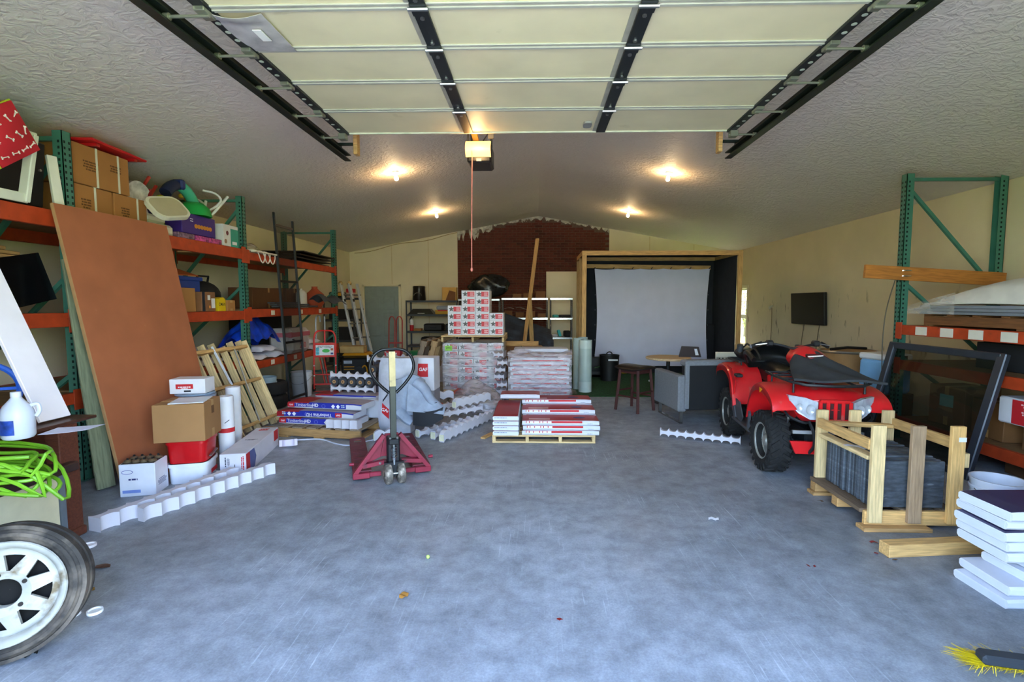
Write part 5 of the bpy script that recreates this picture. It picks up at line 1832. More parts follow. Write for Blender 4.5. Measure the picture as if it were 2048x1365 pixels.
carton('stock_carton', 'flat dark carton under the red printed sheets', tuple(lbx + Vector((-.32, .60, 0))), .2, (.42, .28, .13), plain('6a6660', .7), tape=False)

# ================================================================ back shelving


def shelf_unit(label, x0, x1, y0, depth, top, levels, mat, deckm, chrome=False):
    t = thing('shelf_unit', label, 'shelf', ((x0 + x1) / 2, y0 + depth / 2, 0))
    w, d = (x1 - x0) / 2, depth / 2
    for sx in (-1, 1):
        for sy in (-1, 1):
            if chrome:
                m = MB().cyl((sx * (w - .015), sy * (d - .015), 0), (sx * (w - .015), sy * (d - .015), top), .015, n=8)
                for k in range(int(top / .05)):
                    m.lathe([(.015, k * .05), (.018, k * .05 + .004), (.015, k * .05 + .008)], 8, mat=T(sx * (w - .015), sy * (d - .015), 0))
            else:
                m = MB().lohi((sx * w - (.035 if sx > 0 else 0), sy * d - .003, 0), (sx * w + (.035 if sx < 0 else 0), sy * d + .003, top)).lohi((sx * w - .003, sy * d - (.035 if sy > 0 else 0), 0), (sx * w + .003, sy * d + (.035 if sy < 0 else 0), top))
            m.obj('post', mat, t)
    for z in levels:
        m = MB().lohi((-w, -d, z - .012), (w, d, z), .002)
        m.lohi((-w, -d - .004, z - .05), (w, -d + .012, z), .003, mi=1).lohi((-w, d - .012, z - .05), (w, d + .004, z), .003, mi=1)
        m.obj('shelf_board', [deckm, mat], t)
    return t


GSH = plain('3f4347', .5)
shelf_unit('dark grey steel shelf unit next to the grey entry door', -3.40, -2.05, 13.0, .5, 1.66, (.12, .48, .86, 1.30, 1.66), GSH, plain('54585c', .6))
CHR = M('b9bcbd', .25, .85, var=.05)
shelf_unit('wide chrome shelf unit under the brick gable', -.88, .30, 12.75, .5, 1.72, (.15, .70, 1.22, 1.72), CHR, plain('6d6a64', .6), True)
shelf_unit('narrow chrome shelf unit beside the timber screen frame', .36, .93, 12.75, .45, 1.72, (.2, .72, 1.22, 1.72), CHR, plain('8a8c8c', .5), True)
shelf_unit('chrome shelf unit half hidden behind the star cartons', -2.0, -.93, 12.8, .45, 1.70, (.2, .75, 1.25, 1.70), CHR, plain('6d6a64', .6), True)

# goods on the grey unit
t = thing('black_pot', 'tall dark metal pot on top of the grey shelf unit', 'pot', (-3.10, 13.25, 1.661))
MB().lathe([(.001, 0), (.165, 0), (.175, .02), (.16, .30), (.165, .36), (.15, .38), (.001, .36)], 24).obj('pot_body', M('2e2925', .3, .5, var=.2), t)
MB().tube([(.10 * cos(a), -.17, .12 + .08 * sin(a)) for a in [pi * k / 8 for k in range(9)]], .008, 6).obj('pot_handle', M('8d8478', .3, .7), t)
t = thing('yellow_bin', 'tilted yellow plastic bin on the grey shelf unit', 'bin', (-2.28, 13.22, 1.662), rz=.1)
YB_ = plain('c8920f', .45)
MB().lohi((-.19, -.15, 0), (.19, -.14, .34), .004).lohi((-.19, .14, 0), (.19, .15, .34), .004).lohi((-.19, -.15, 0), (-.18, .15, .34), .004).lohi((.18, -.15, 0), (.19, .15, .34), .004).lohi((-.19, -.15, 0), (.19, .15, .01)).obj('bin_shell', YB_, t)
MB().prism([(-.10, .0), (.16, .0), (.16, .22), (.0, .26)], -.152, -.16, mat=Matrix(((1, 0, 0, 0), (0, 0, 1, 0), (0, 1, 0, 0), (0, 0, 0, 1)))).obj('brown_sheet', CARD_DARK, t)
t = thing('plastic_tray', 'black plastic drip tray turned over on the grey shelf unit', 'tray', (-3.02, 13.25, 1.301))
MB().add(*(lambda b, tt, h: ([(-b, -.2, 0), (b, -.2, 0), (b, .2, 0), (-b, .2, 0), (-tt, -.14, h), (tt, -.14, h), (tt, .14, h), (-tt, .14, h)], [(0, 1, 5, 4), (1, 2, 6, 5), (2, 3, 7, 6), (3, 0, 4, 7), (4, 5, 6, 7), (3, 2, 1, 0)]))(.34, .22, .14)).obj('tray_body', plain('2f302c', .3), t)
MB().lohi((-.08, -.215, .015), (.10, -.2, .03)).obj('tray_latch', plain('f0f0ee', .2), t)
t = thing('litter_box', 'yellow and grey packet on the grey shelf unit', 'box', (-2.37, 13.22, 1.301))
MB().lohi((-.27, -.18, 0), (.27, .18, .11), .01).obj('packet_base', plain('c99c1e', .5), t)
MB().lohi((-.24, -.17, .11), (.27, .17, .22), .03).obj('packet_top', plain('9aa3ac', .5), t)
MB().lohi((-.2, -.181, .08), (.05, -.179, .11)).obj('red_stripe', PRINT_RED, t)
t = thing('fire_extinguisher', 'small red and white fire extinguisher on the grey shelf unit', 'extinguisher', (-3.28, 13.12, .861))
MB().lathe([(.001, 0), (.05, 0), (.053, .01), (.053, .15), (.052, .16)], 18).obj('lower_cylinder', RED, t)
MB().lathe([(.0525, .155), (.0525, .25), (.04, .29), (.015, .31), (.015, .33)], 18).obj('upper_cylinder', plain('e5e3e0', .4), t)
MB().bar((-.01, 0, .33), (.06, 0, .35), .02, .012).bar((0, 0, .35), (.06, 0, .38), .02, .01).tube(wrap([(-.01, 0, .34), (-.06, 0, .30), (-.065, 0, .2)]), .008, 6).obj('valve_and_hose', BLACK, t)
for k, (x, z, w, h, nm, lab) in enumerate(((-2.70, .861, .5, .19, 'black_case', 'black plastic case on the middle of the grey shelf unit'), (-2.24, .861, .28, .19, 'black_case', 'smaller black case at the end of the grey shelf unit'), (-2.72, .481, .62, .22, 'black_case', 'wide black case low on the grey shelf unit'))):
    t = thing(nm, lab, 'case', (x, 13.22, z))
    MB().lohi((-w / 2, -.18, 0), (w / 2, .18, h), .03).obj('case_body', plain('191a1b', .4), t)
    MB().tube([(-.08, -.19, h * .5), (-.07, -.22, h * .55), (.07, -.22, h * .55), (.08, -.19, h * .5)], .010, 6).obj('case_handle', plain('2a2b2c', .4), t)
carton('kraft_box', 'low kraft box on the middle of the grey shelf unit', (-3.12, 13.15, .862), 0, (.2, .2, .06), CARD, tape=False)
t = carton('white_box', 'white box on the floor shelf of the grey unit', (-3.0, 13.2, .122), .1, (.28, .25, .25), plain('cfd0d2', .6), tape=False)
t = thing('green_tub', 'round green tub among cartons by the grey shelf unit', 'tub', (-2.28, 9.6, .50))
MB().lathe([(.001, 0), (.15, 0), (.17, .14), (.175, .15), (.15, .17), (.001, .16)], 20).obj('tub_body', plain('2f8a55', .4), t)
carton('stock_carton', 'grey carton under the round green tub', (-2.28, 9.6, 0), .1, (.42, .4, .498), plain('5f6063', .7), tape=False)
t = carton('white_box', 'white box with blue print by the leaning weathered pallets', (-1.86, 10.15, 0), -.1, (.32, .3, .75), plain('dcdde6', .6), tape=False)
# red hand truck at the back
t = thing('hand_truck', 'old red hand truck standing by the grey shelf unit', 'hand truck', (-3.62, 12.72, 0), rot=(radians(-8), 0, .1))
OR_ = plain('b9382c', .45)
MB().tube([(-.17, 0, .05), (-.17, 0, 1.15)] + wrap([(-.17, 0, 1.15), (-.13, -.03, 1.24), (-.06, -.03, 1.24), (-.02, 0, 1.15)], 3)[1:] + [(-.02, 0, .4)], .014, 8).tube([(.17, 0, .05), (.17, 0, 1.15)] + wrap([(.17, 0, 1.15), (.13, -.03, 1.24), (.06, -.03, 1.24), (.02, 0, 1.15)], 3)[1:] + [(.02, 0, .4)], .014, 8).obj('tube_frame', OR_, t)
MB().lohi((-.17, -.01, .2), (.17, .01, .24)).lohi((-.17, -.01, .55), (.17, .01, .59)).obj('cross_bar', OR_, t)
MB().lohi((-.17, -.2, .02), (.17, .0, .03)).obj('toe_plate', OR_, t)
for x in (-.2, .2):
    MB().cyl((x - .025, .1, .12), (x + .025, .1, .12), .12, n=18).obj('wheel', RUBBER, t)
MB().cyl((-.22, .1, .12), (.22, .1, .12), .01, n=8).bar((-.17, 0, .12), (-.17, .1, .12), .02, .02).bar((.17, 0, .12), (.17, .1, .12), .02, .02).obj('axle', STEEL, t)
# white-red boards behind the leaning pallets
for k in range(2):
    t = carton('tall_carton', ('rear' if k == 0 else 'front') + ' tall white carton with red print behind the leaning pallets', (-2.02 + .13 * k, 9.55 - .45 * k, 0), .05, (.3, .22, .98 - .03 * k), plain('c9c8d2', .6), tape=False, marks=(('f', .5, .88, .16, .14, PRINT_RED, 'red_logo'),)) if False else None
# goods on the chrome units
rz_ = random.Random(21)
kk = 0
for (z, xs) in ((1.2225, (-.72, -.43, -.14, .15)), (1.7225, (-.5, -.2, .1))):
    for x in xs:
        kk += 1
        w, h = rz_.uniform(.19, .24), rz_.uniform(.10, .2)
        where = ('upper' if z < 1.5 else 'very top')
        carton('brown_carton', f'small brown carton, {("first", "second", "third", "fourth", "fifth", "sixth", "seventh")[kk - 1]} along the {where} board of the wide chrome unit', (x, 13.0, z), rz_.uniform(-.2, .2), (w, .28, h), CARD_DARK, group='cartons on the chrome unit')
for k, (x, z) in enumerate(((-.70, 1.43), (-.38, 1.44), (.12, 1.44))):
    o = MB().grid(lambda u, v: ((u - .5) * .26, (v - .5) * .2, .03 * sin(3 * u + k) + .01), 6, 4, thick=(0, 0, .004)).obj('paper_packet', plain('cfc9bb', .6), None, (x, 12.93, z), (0, 0, .3 * k))
    tag(o, f'pale paper packet {("over the first", "over the second", "over the last")[k]} carton on the wide chrome unit', 'packet')
for k, (x, z, w, h, cm_, nm, lab) in enumerate(((.50, 1.222, .14, .07, '4fb3ad', 'teal_packet', 'teal and white packet on the narrow chrome unit'), (.74, 1.222, .30, .07, '2c2a2b', 'black_bag', 'flat black bag on the narrow chrome unit'),
                                                (.48, .722, .14, .06, 'e4e4e2', 'white_packet', 'white packet low on the narrow chrome unit'), (.80, .722, .16, .16, '1b1b1d', 'black_case', 'little black case low on the narrow chrome unit'))):
    o = MB().lohi((-w / 2, -.09, 0), (w / 2, .09, h), .02).obj(nm, plain(cm_, .5), None, (x, 12.95, z + .001), (0, 0, .2))
    tag(o, lab, nm.split('_')[1])
o = MB().prism(rrect(.07, .18, .03), -.03, .03, mat=R(pi / 2, 0, .3)).obj('teal_bottle', plain('45b7b5', .4), None, (.60, 12.93, .815), (0, -.3, 0))
tag(o, 'teal spray bottle tilted on the narrow chrome unit', 'bottle')
# black bagged mower on top of the hidden unit
t = thing('bagged_machine', 'machine under a glossy black bag on top of the chrome shelves', 'bag', (-1.22, 12.98, 1.729))


def bagged(u, v):
    a, b = 2 * pi * u, pi * v
    r = 1 + .16 * sin(2 * a + 2) * sin(b) + .09 * sin(5 * a + 4 * b) + .05 * sin(11 * a - 7 * b)
    return (.46 * r * sin(b) * cos(a) + .06 * cos(b), .20 * r * sin(b) * sin(a), .30 - .295 * cos(b) * (1 if b < 1.57 else 1 + .3 * sin(b) * sin(3 * a + 1)) + .03 * sin(b) * cos(a))


MB().grid(bagged, 28, 18).obj('bag_skin', M('1f2224', .22, var=.2, bump=.5, bscale=8), t)
# leaning 2x4s
for nm, a, b, lab in (('timber', (1041, 11.0, 0), (1074.5, 11.32, 3.02), 'long pine stud leaning against the brick gable'), ('timber', (1067, 11.12, 0), (1059, 11.30, 1.72), 'short pine stud crossing the long stud')):
    p0 = Vector(((a[0] - 1072) / 1000 * a[1], a[1] - (.06 if b[2] > 2 else 0), a[2] + .02))
    p1 = Vector(((b[0] - 1072) / 1000 * b[1], b[1] - (.06 if b[2] > 2 else 0), b[2]))
    o = board(nm, None, p0, p1, .09, .038, PINE)
    tag(o, lab, 'timber')
o = board('timber', None, (-.75, 9.75, .80), (.05, 9.75, .80), .09, .09, PINE)
tag(o, 'pine beam laid flat behind the wrapped shingle block', 'timber')
carton('brown_carton', 'brown carton carrying the flat pine beam', (-.5, 9.75, 0), 0, (.4, .3, .752), CARD_DARK)
carton('brown_carton', 'second brown carton under the flat pine beam', (-.06, 9.78, 0), .1, (.36, .34, .752), CARD)
# dark blue-grey panels leaning
t = thing('panel_bundle', 'stack of dark blue grey ribbed panels slumped against shelves', 'panel stack', (-.22, 11.75, .0))
PM = M('2d3744', .5, var=.25, scale=5, bump=.3, bscale=6, spots=('3f5566', 4, .6))
for k in range(5):
    def pf(u, v, k=k):
        x = -.62 + 1.18 * u
        top = 1.38 - .42 * u - .06 * k
        return (x + .02 * k, .30 * (1 - v) * -1 + .30 - .045 * k - .35 * (1 - v) + .012 * sin(40 * v), v * top)
    MB().grid(pf, 8, 26, thick=(0, .012, 0)).obj('ribbed_panel', PM, t)

# ================================================================ golf practice enclosure
EX0, EX1, EY0, EY1, EZ = .91, 4.06, 10.0, 11.35, 2.62
en = thing('screen_enclosure', 'pine framed black-lined booth around the white practice screen', 'booth', ((EX0 + EX1) / 2, (EY0 + EY1) / 2, 0))
oc = Vector(((EX0 + EX1) / 2, (EY0 + EY1) / 2, 0))
for x in (EX0 + .045, EX1 - .045):
    for y in (EY0 + .02, (EY0 + EY1) / 2, EY1 - .02):
        board('stud', en, Vector((x, y, .015)) - oc, Vector((x, y, EZ - .09)) - oc, .038, .089, PINE, roll=0)
    board('side_plate', en, Vector((x, EY0, EZ - .045)) - oc, Vector((x, EY1, EZ - .045)) - oc, .089, .089, PINE)
for y in (EY0 + .02, EY1 - .02):
    board('header', en, Vector((EX0, y, EZ - .045)) - oc, Vector((EX1, y, EZ - .045)) - oc, .038, .0895, PINE)
DKF = M('23262c', .9, var=.1, scale=6)
MB().lohi((EX0 + .01 - oc.x, EY1 - oc.y, .015), (EX1 - oc.x, EY1 + .02 - oc.y, EZ)).obj('back_lining', DKF, en)
MB().lohi((EX1 - .10 - oc.x, EY0 + .06 - oc.y, .015), (EX1 - .092 - oc.x, EY1 - oc.y, EZ - .09)).obj('side_lining', DKF, en)
MB().lohi((EX0 + .092 - oc.x, EY0 + .06 - oc.y, .015), (EX0 + .10 - oc.x, EY1 - oc.y, EZ - .09)).obj('side_lining', DKF, en)
MB().lohi((EX0 + .09 - oc.x, EY0 + .06 - oc.y, EZ - .012), (EX1 - .09 - oc.x, EY1 - oc.y, EZ - .002)).obj('roof_lining', DKF, en)
MB().lohi((EX1 - .28 - oc.x, EY1 - .2 - oc.y, .015), (EX1 - .11 - oc.x, EY1 - .02 - oc.y, 1.12), .01).obj('padded_block', plain('15171b', .8), en)
board('screen_rail', en, Vector((EX0 + .10, 11.12, 2.40)) - oc, Vector((EX1 - .25, 11.12, 2.36)) - oc, .038, .089, PINE)
sc_ = thing('practice_screen', 'large white fabric screen tied inside the timber booth', 'screen', (2.53, 11.06, .2))
SX0, SX1, SZ1 = -1.25, 1.25, 2.14


def scrf(u, v):
    e = .06 * sin(pi * v) * (1 if u > .5 else -1) * abs(2 * u - 1) ** 6 * -1
    return (SX0 + (SX1 - SX0) * u + e, -.015 * sin(3 * pi * u) * (1 - v) - .03 * sin(6 * u + 4 * v) * max(0, .5 - v) - .02 * sin(pi * v), v * SZ1 + .02 * abs(sin(pi * 5 * u)) * -(v > .97))


MB().grid(scrf, 30, 20, thick=(0, .004, 0)).obj('screen_cloth', M('cfcfe0', .85, var=.03, scale=3), sc_)
for k in range(7):
    u = k / 6
    MB().tube([(SX0 + 2.5 * u - .02, 0, SZ1 - .01), (SX0 + 2.5 * u, -.012, SZ1 + .02), (SX0 + 2.5 * u + .02, .025, SZ1 + .03)], .008, 6).obj('tie_loop', BLACK, sc_)
for s in (0, 1):
    for k in range(6):
        x = SX0 if s == 0 else SX1
        MB().cyl((x + (.02 if s == 0 else -.02), -.006, .25 + .33 * k), (x + (.02 if s == 0 else -.02), .0, .25 + .33 * k), .012, n=8).obj('eyelet', plain('4a4c55', .4), sc_)

# things on the turf
for k, (px, py, r_, h_, lab) in enumerate(((1171, 760, .115, .92, 'thick pale green tube standing foremost by the screen booth'), (1157, 752, .10, .93, 'thinner pale green tube standing behind the first'), (1166, 748, .09, .93, 'pale green tube standing third behind the others'))):
    p = on_z(px, py + 28)
    t = thing('standing_tube', lab, 'tube', (p.x, 8.85 + .32 * k, .015), group='pale tubes by the screen booth')
    t.location.x = (px - 1072) / 1000 * (8.85 + .32 * k)
    MB().lathe([(r_ * .9, 0), (r_, 0), (r_, h_), (r_ * .9, h_), (r_ * .9, h_ - .2), (.001, h_ - .2)], 22).obj('tube_wall', M('aebfb9', .35, var=.05), t)
    MB().lathe([(r_ + .001, h_ * .84), (r_ + .001, h_)], 22).obj('pale_sleeve', M('c4d2cb', .35, var=.05), t) if k == 0 else None
    MB().lathe([(r_ + .001, 0), (r_ + .001, h_ * .2)], 22).obj('pale_sleeve', M('c4d2cb', .35, var=.05), t) if k == 0 else None
for k, (x, y, w, h, lab) in enumerate(((1.50, 10.2, .24, .42, 'black ribbed trash can before the white screen'), (1.30, 10.80, .26, .40, 'open black crate beside the ribbed trash can'))):
    t = thing('black_bin', lab, 'bin', (x, y, .015))
    if k == 0:
        m = MB().lathe([(.001, 0), (.17, 0), (.20, .50), (.205, .52), (.19, .52), (.16, .02)], 24)
        m.obj('can_body', plain('121314', .5), t)
        MB().lohi((-.05, -.212, .42), (.14, -.2, .45)).obj('white_tape', plain('d9dce0', .5), t)
        MB().tube([(.06 * cos(a), 0, .52 + .06 * sin(a)) for a in [pi * q / 8 for q in range(9)]], .012, 6).obj('grip', plain('1d1e20', .5), t)
    else:
        MB().lohi((-.22, -.18, 0), (.22, .18, .05)).lohi((-.22, -.18, 0), (-.205, .18, h)).lohi((.205, -.18, 0), (.22, .18, h)).lohi((-.22, -.18, .0), (.22, -.165, h * .3)).lohi((-.22, -.18, h * .6), (.22, -.165, h)).lohi((-.22, .165, 0), (.22, .18, h)).obj('crate_shell', plain('151617', .5), t)
        MB().lohi((-.15, -.12, .28), (.18, .12, .40), .02).obj('crate_filling', plain('2b3a2c', .7), t)
        MB().bar((-.05, -.19, .20), (.16, -.19, .25), .03, .01).obj('green_strap', plain('5f9a55', .5), t)
t = carton('yellow_box', 'small yellow box on the turf behind the bar stool', on_z(1248, 748) + Vector((0, 0, .015)), .2, (.13, .1, .12), plain('d3ab1d', .5), tape=False)
for k, (px, py) in enumerate(((1204, 754), (1299, 741), (1299, 762))):
    p = on_z(px, py, .035)
    o = MB().ball((0, 0, .021), .021, 12).obj('golf_ball', plain('eef0f0', .4), None, (p.x, p.y, .014))
    tag(o, ('white golf ball on open turf near the tubes', 'white golf ball seen between stool legs higher up', 'white golf ball seen between stool legs lower down')[k], 'ball', 'golf balls on the turf')

# bar stool
sp_ = (on_z(1228, 818) + on_z(1287, 830) + on_z(1311, 822) + on_z(1252, 812)) / 4
st = thing('bar_stool', 'dark mahogany backless stool with black saddle seat', 'stool', sp_, rz=-.85)
MAH = wood('431a16', rnd=.03)
sa = .20
for sx in (-1, 1):
    for sy in (-1, 1):
        board('leg', st, (sx * sa * 1.02, sy * sa * .95, 0), (sx * sa * .80, sy * sa * .72, .62), .04, .04, MAH)
for s in (-1, 1):
    board('stretcher', st, (-sa * .95, s * sa * .86, .22), (sa * .95, s * sa * .86, .22), .03, .022, MAH)
    board('stretcher', st, (s * sa * .93, -sa * .88, .29), (s * sa * .93, sa * .88, .29), .03, .022, MAH)
    board('apron', st, (-sa * .78, s * sa * .72, .59), (sa * .78, s * sa * .72, .59), .06, .02, MAH, roll=pi / 2)
    board('apron', st, (s * sa * .80, -sa * .7, .59), (s * sa * .80, sa * .7, .59), .06, .02, MAH, roll=pi / 2)
MB().grid(lambda u, v: (.48 * (u - .5), .36 * (v - .5), .625 + .065 * (sin(pi * u) * sin(pi * v)) ** .35 + .035 * (2 * abs(u - .5)) ** 2 - .01), 16, 12, thick=(0, 0, -.02)).obj('saddle_seat', plain('1b1615', .35), st)

# sofa seen from the back
so = thing('sofa', 'grey two-seat sofa with black back and chrome legs', 'sofa', (1.86, 6.50, 0), rz=radians(9))
GF = M('777a80', .9, var=.06, scale=40)
BF = M('18191c', .8, var=.08)
MB().lohi((0, 0, .16), (.12, .82, .64), .02).obj('armrest', GF, so)
MB().lohi((1.38, 0, .16), (1.50, .82, .64), .02).obj('armrest', GF, so)
MB().lohi((.10, -.02, .18), (1.40, .14, .82), .015).obj('back_cover', BF, so)
MB().lohi((.08, -.03, .76), (1.42, .16, .84), .02).lohi((.08, -.03, .2), (.14, .02, .8), .01).obj('back_frame', GF, so)
MB().lohi((.12, .12, .18), (1.38, .80, .30), .01).obj('seat_base', BF, so)
for k in range(2):
    MB().lohi((.13 + .625 * k, .15, .30), (.74 + .625 * k, .80, .44), .03).obj('seat_cushion', GF, so)
for x in (.06, 1.44):
    m = MB().lohi((x - .02, .03, 0), (x + .02, .07, .17)).lohi((x - .02, .70, 0), (x + .02, .74, .17)).lohi((x - .02, .03, .0), (x + .02, .74, .02))
    m.obj('sled_leg', M('8d8a86', .25, .8), so)

# little table, folder, white chair behind the sofa
tb = thing('side_table', 'round tan-topped table behind the grey sofa', 'table', (2.10, 7.95, 0))
MB().lathe([(.001, .70), (.34, .70), (.35, .71), (.35, .725), (.34, .735), (.001, .735)], 28).obj('table_top', wood('c9ad86'), tb)
MB().cyl((0, 0, .02), (0, 0, .70), .03, n=12).lathe([(.001, 0), (.22, 0), (.22, .015), (.04, .035)], 24).obj('pedestal', BLACK, tb)
o = thing('display_folder', 'dark brown upright folder with white tab on the round table', 'folder', (2.42, 7.95, .736), rz=-.1)
MB().prism([(-.15, 0), (.19, 0), (.15, .16), (-.11, .17)], -.02, .02, mat=swp).obj('folder_body', plain('2b1917', .5), o)
MB().prism([(.10, .03), (.15, .03), (.12, .13), (.08, .13)], -.0, .003, mat=T(0, -.022, 0) @ swp).obj('white_tab', plain('e6e8ee', .6), o)
ch_ = thing('patio_chair', 'white slat-back plastic chair between sofa and right wall', 'chair', (2.96, 7.62, 0), rz=0)
WP = plain('d9d2bd', .5)
MB().lohi((-.24, -.03, .76), (.24, .0, .85), .012).obj('top_rail', WP, ch_)
for k in range(9):
    MB().lohi((-.215 + .05 * k, -.02, .44), (-.19 + .05 * k, -.005, .765)).obj('back_slat', WP, ch_)
MB().lohi((-.24, -.02, .42), (.24, .46, .45), .01).obj('seat', WP, ch_)
for x in (-.22, .22):
    for y in (.0, .42):
        MB().bar((x * 1.05, y - .03 * (y == 0), 0), (x, y, .43), .035, .035).obj('leg', WP, ch_)
    MB().lohi((x - .02, -.02, .42), (x + .02, .0, .85)).obj('back_post', WP, ch_)
ft = foam_strip('white foam spacer lying alone between sofa and quad bike', tuple((on_z(1325, 870) + on_z(1478, 890)) / 2 + Vector((.0, .0, .05))), 0, n=9, h=.05, rot=(pi / 2, 0, atan2(-.42, .92)), half=.05, depth=.032, pitch=.098)

# ================================================================ quad bike
HV = Vector((-.12, -.993, 0))
qb = thing('quad_bike', 'dusty red quad bike with black racks and seat parked behind the slate crate', 'quad bike', (2.66, 5.31, 0), atan2(HV.y, HV.x))
qb.scale = (1, .80, 1)
QR = M('d31d22', .32, var=.06, scale=5, coat=.3, spots=('b5665a', 6, .62))
QK = plain('1d1f22', .5)
QG = M('45484f', .55, var=.1)
TYR = M('1d1d1e', .85, var=.2, scale=20, bump=.3, bscale=30)
tq = tyre_mesh(.275, .25, .155)
for k in range(22):
    a = 2 * pi * k / 22
    for s in (-1, 1):
        tq.box((0, 0, 0), (.018, .035, .105), .003, mat=R(0, 0, a + (.14 if s > 0 else 0)) @ T(.278, 0, s * .06) @ R(s * .5, 0, 0))
        tq.box((0, 0, 0), (.05, .03, .016), .003, mat=R(0, 0, a + (.14 if s > 0 else 0)) @ T(.252, 0, s * .122))
tq_me = tq.mesh('tyre', TYR)
rq = MB()
rq.lathe([(.168, -.10), (.172, -.09), (.160, -.08), (.155, .06), (.168, .09), (.174, .10), (.170, .108), (.158, .10), (.148, .04), (.14, .02), (.07, .028), (.05, .055), (.045, .07), (.001, .07)], 32)
for k in range(4):
    a = 2 * pi * k / 4 + .4
    rq.cyl((.085 * cos(a), .085 * sin(a), .02), (.085 * cos(a), .085 * sin(a), .04), .011, n=8)
rq_me = rq.mesh('wheel_rim', M('a8a9a4', .45, .5, var=.12))
for x in (.65, -.65):
    for s in (-1, 1):
        w_ = link('tyre', tq_me, qb, (x, s * .46, .286), (-s * pi / 2, 0, (.05 if x > 0 else 0)))
        link('wheel_rim', rq_me, w_)
MB().lohi((-.75, -.17, .26), (.85, .17, .44), .02).lohi((-.5, -.2, .44), (.5, .2, .7), .03).obj('chassis', QK, qb)
for x in (.65, -.65):
    for s in (-1, 1):
        for dx in (-.12, .1):
            MB().bar((x + dx, s * .15, .30), (x, s * .40, .29), .03, .03).obj('suspension_arm', M('5b5e62', .45, .4), qb)
        MB().cyl((x, s * .20, .66), (x, s * .36, .34), .03, n=10).obj('shock_absorber', M('8d8f92', .35, .5), qb)


def fender(path, y0, y1, s, lip=.05, rise=.02, nm='fender', mat=None):
    P = wrap([(x, 0, z) for x, z in path], 4)
    n = len(P) - 1

    def f(u, v):
        p = P[min(n, int(round(u * n)))]
        y = y0 + (y1 - y0) * min(1, v / .86)
        dz = rise * (1 - v) - (lip * max(0, (v - .8) / .2) ** 1.5)
        return (p.x, s * y, p.z + dz)
    return MB().grid(f, n, 8, thick=(0, 0, -.014)).obj(nm, mat or QR, qb)


for s in (-1, 1):
    fender([(1.03, .66), (.99, .74), (.88, .80), (.72, .835), (.54, .82), (.40, .74), (.31, .60), (.26, .44)], .20, .60, s, lip=.06, nm='front_fender')
    fender([(-.24, .46), (-.30, .60), (-.38, .73), (-.50, .81), (-.68, .855), (-.88, .85), (-1.02, .80), (-1.06, .74)], .18, .60, s, lip=.07, nm='rear_fender')
    # inner splash guard and side panels
    MB().prism([(.27, .42), (.33, .62), (.44, .75), (.58, .81), (.80, .79), (.98, .72), (1.0, .62), (.86, .55), (.62, .55), (.45, .50), (.40, .42)], -s * .31 - .008, -s * .31 + .008, mat=swp).obj('splash_guard', QR, qb)
    MB().prism([(-.30, .50), (-.24, .72), (-.40, .84), (-.62, .85), (-.50, .66), (-.40, .50)], s * .57 - .008, s * .57 + .008, mat=Matrix(((1, 0, 0, 0), (0, 0, 1, 0), (0, 1, 0, 0), (0, 0, 0, 1)))).obj('side_panel', QR, qb)
    MB().prism([(-.34, .33), (-.30, .52), (-.10, .50), (.02, .36), (-.05, .30)], s * .55 - .008, s * .55 + .008, mat=Matrix(((1, 0, 0, 0), (0, 0, 1, 0), (0, 1, 0, 0), (0, 0, 0, 1)))).obj('lower_panel', QG, qb)
    MB().lohi((-.34, min(s * .2, s * .58), .27), (.30, max(s * .2, s * .58), .30), .008).obj('foot_well', QG, qb)
    MB().bar((-.22, s * .56, .30), (-.34, s * .57, .48), .03, .06).bar((.24, s * .56, .29), (.30, s * .57, .48), .03, .06).obj('foot_guard', QG, qb)
    MB().prism([(-.03, .0), (.045, -.012), (-.02, -.05)], 0, .006, mat=T(.70, s * .598 + (.0 if s > 0 else -.003), .80) @ R(pi / 2, 0, 0)).obj('amber_reflector', plain('f2a512', .3), qb)
    # red knee panel with vent
    MB().prism([(-.06, .60), (.26, .62), (.34, .80), (.10, .88), (-.10, .80)], s * .20 - .012, s * .20 + .012, mat=swp).obj('knee_panel', QR, qb)
    MB().lohi((-.28, min(s * .50, s * .585), .765), (-.16, max(s * .50, s * .585), .80), .01).obj('intake_cover', QK, qb)
# nose: hood and fascia as one lofted surface
secs = [(.30, .30, .90, .86), (.55, .36, .885, .86), (.80, .42, .86, .83), (.98, .44, .82, .79), (1.07, .40, .76, .73), (1.09, .36, .68, .66), (1.06, .30, .60, .59), (1.02, .24, .56, .55)]


def nose(u, v):
    t_ = v * (len(secs) - 1)
    i = min(int(t_), len(secs) - 2)
    a = t_ - i
    x, w, zc, ze = [secs[i][k] * (1 - a) + secs[i + 1][k] * a for k in range(4)]
    q = 2 * u - 1
    return (x - .10 * q * q * (1 if v > .4 else v / .4), q * w, ze + (zc - ze) * (1 - q * q))


MB().grid(nose, 20, 28, thick=(-.02, 0, -.01)).obj('nose_cowl', QR, qb)
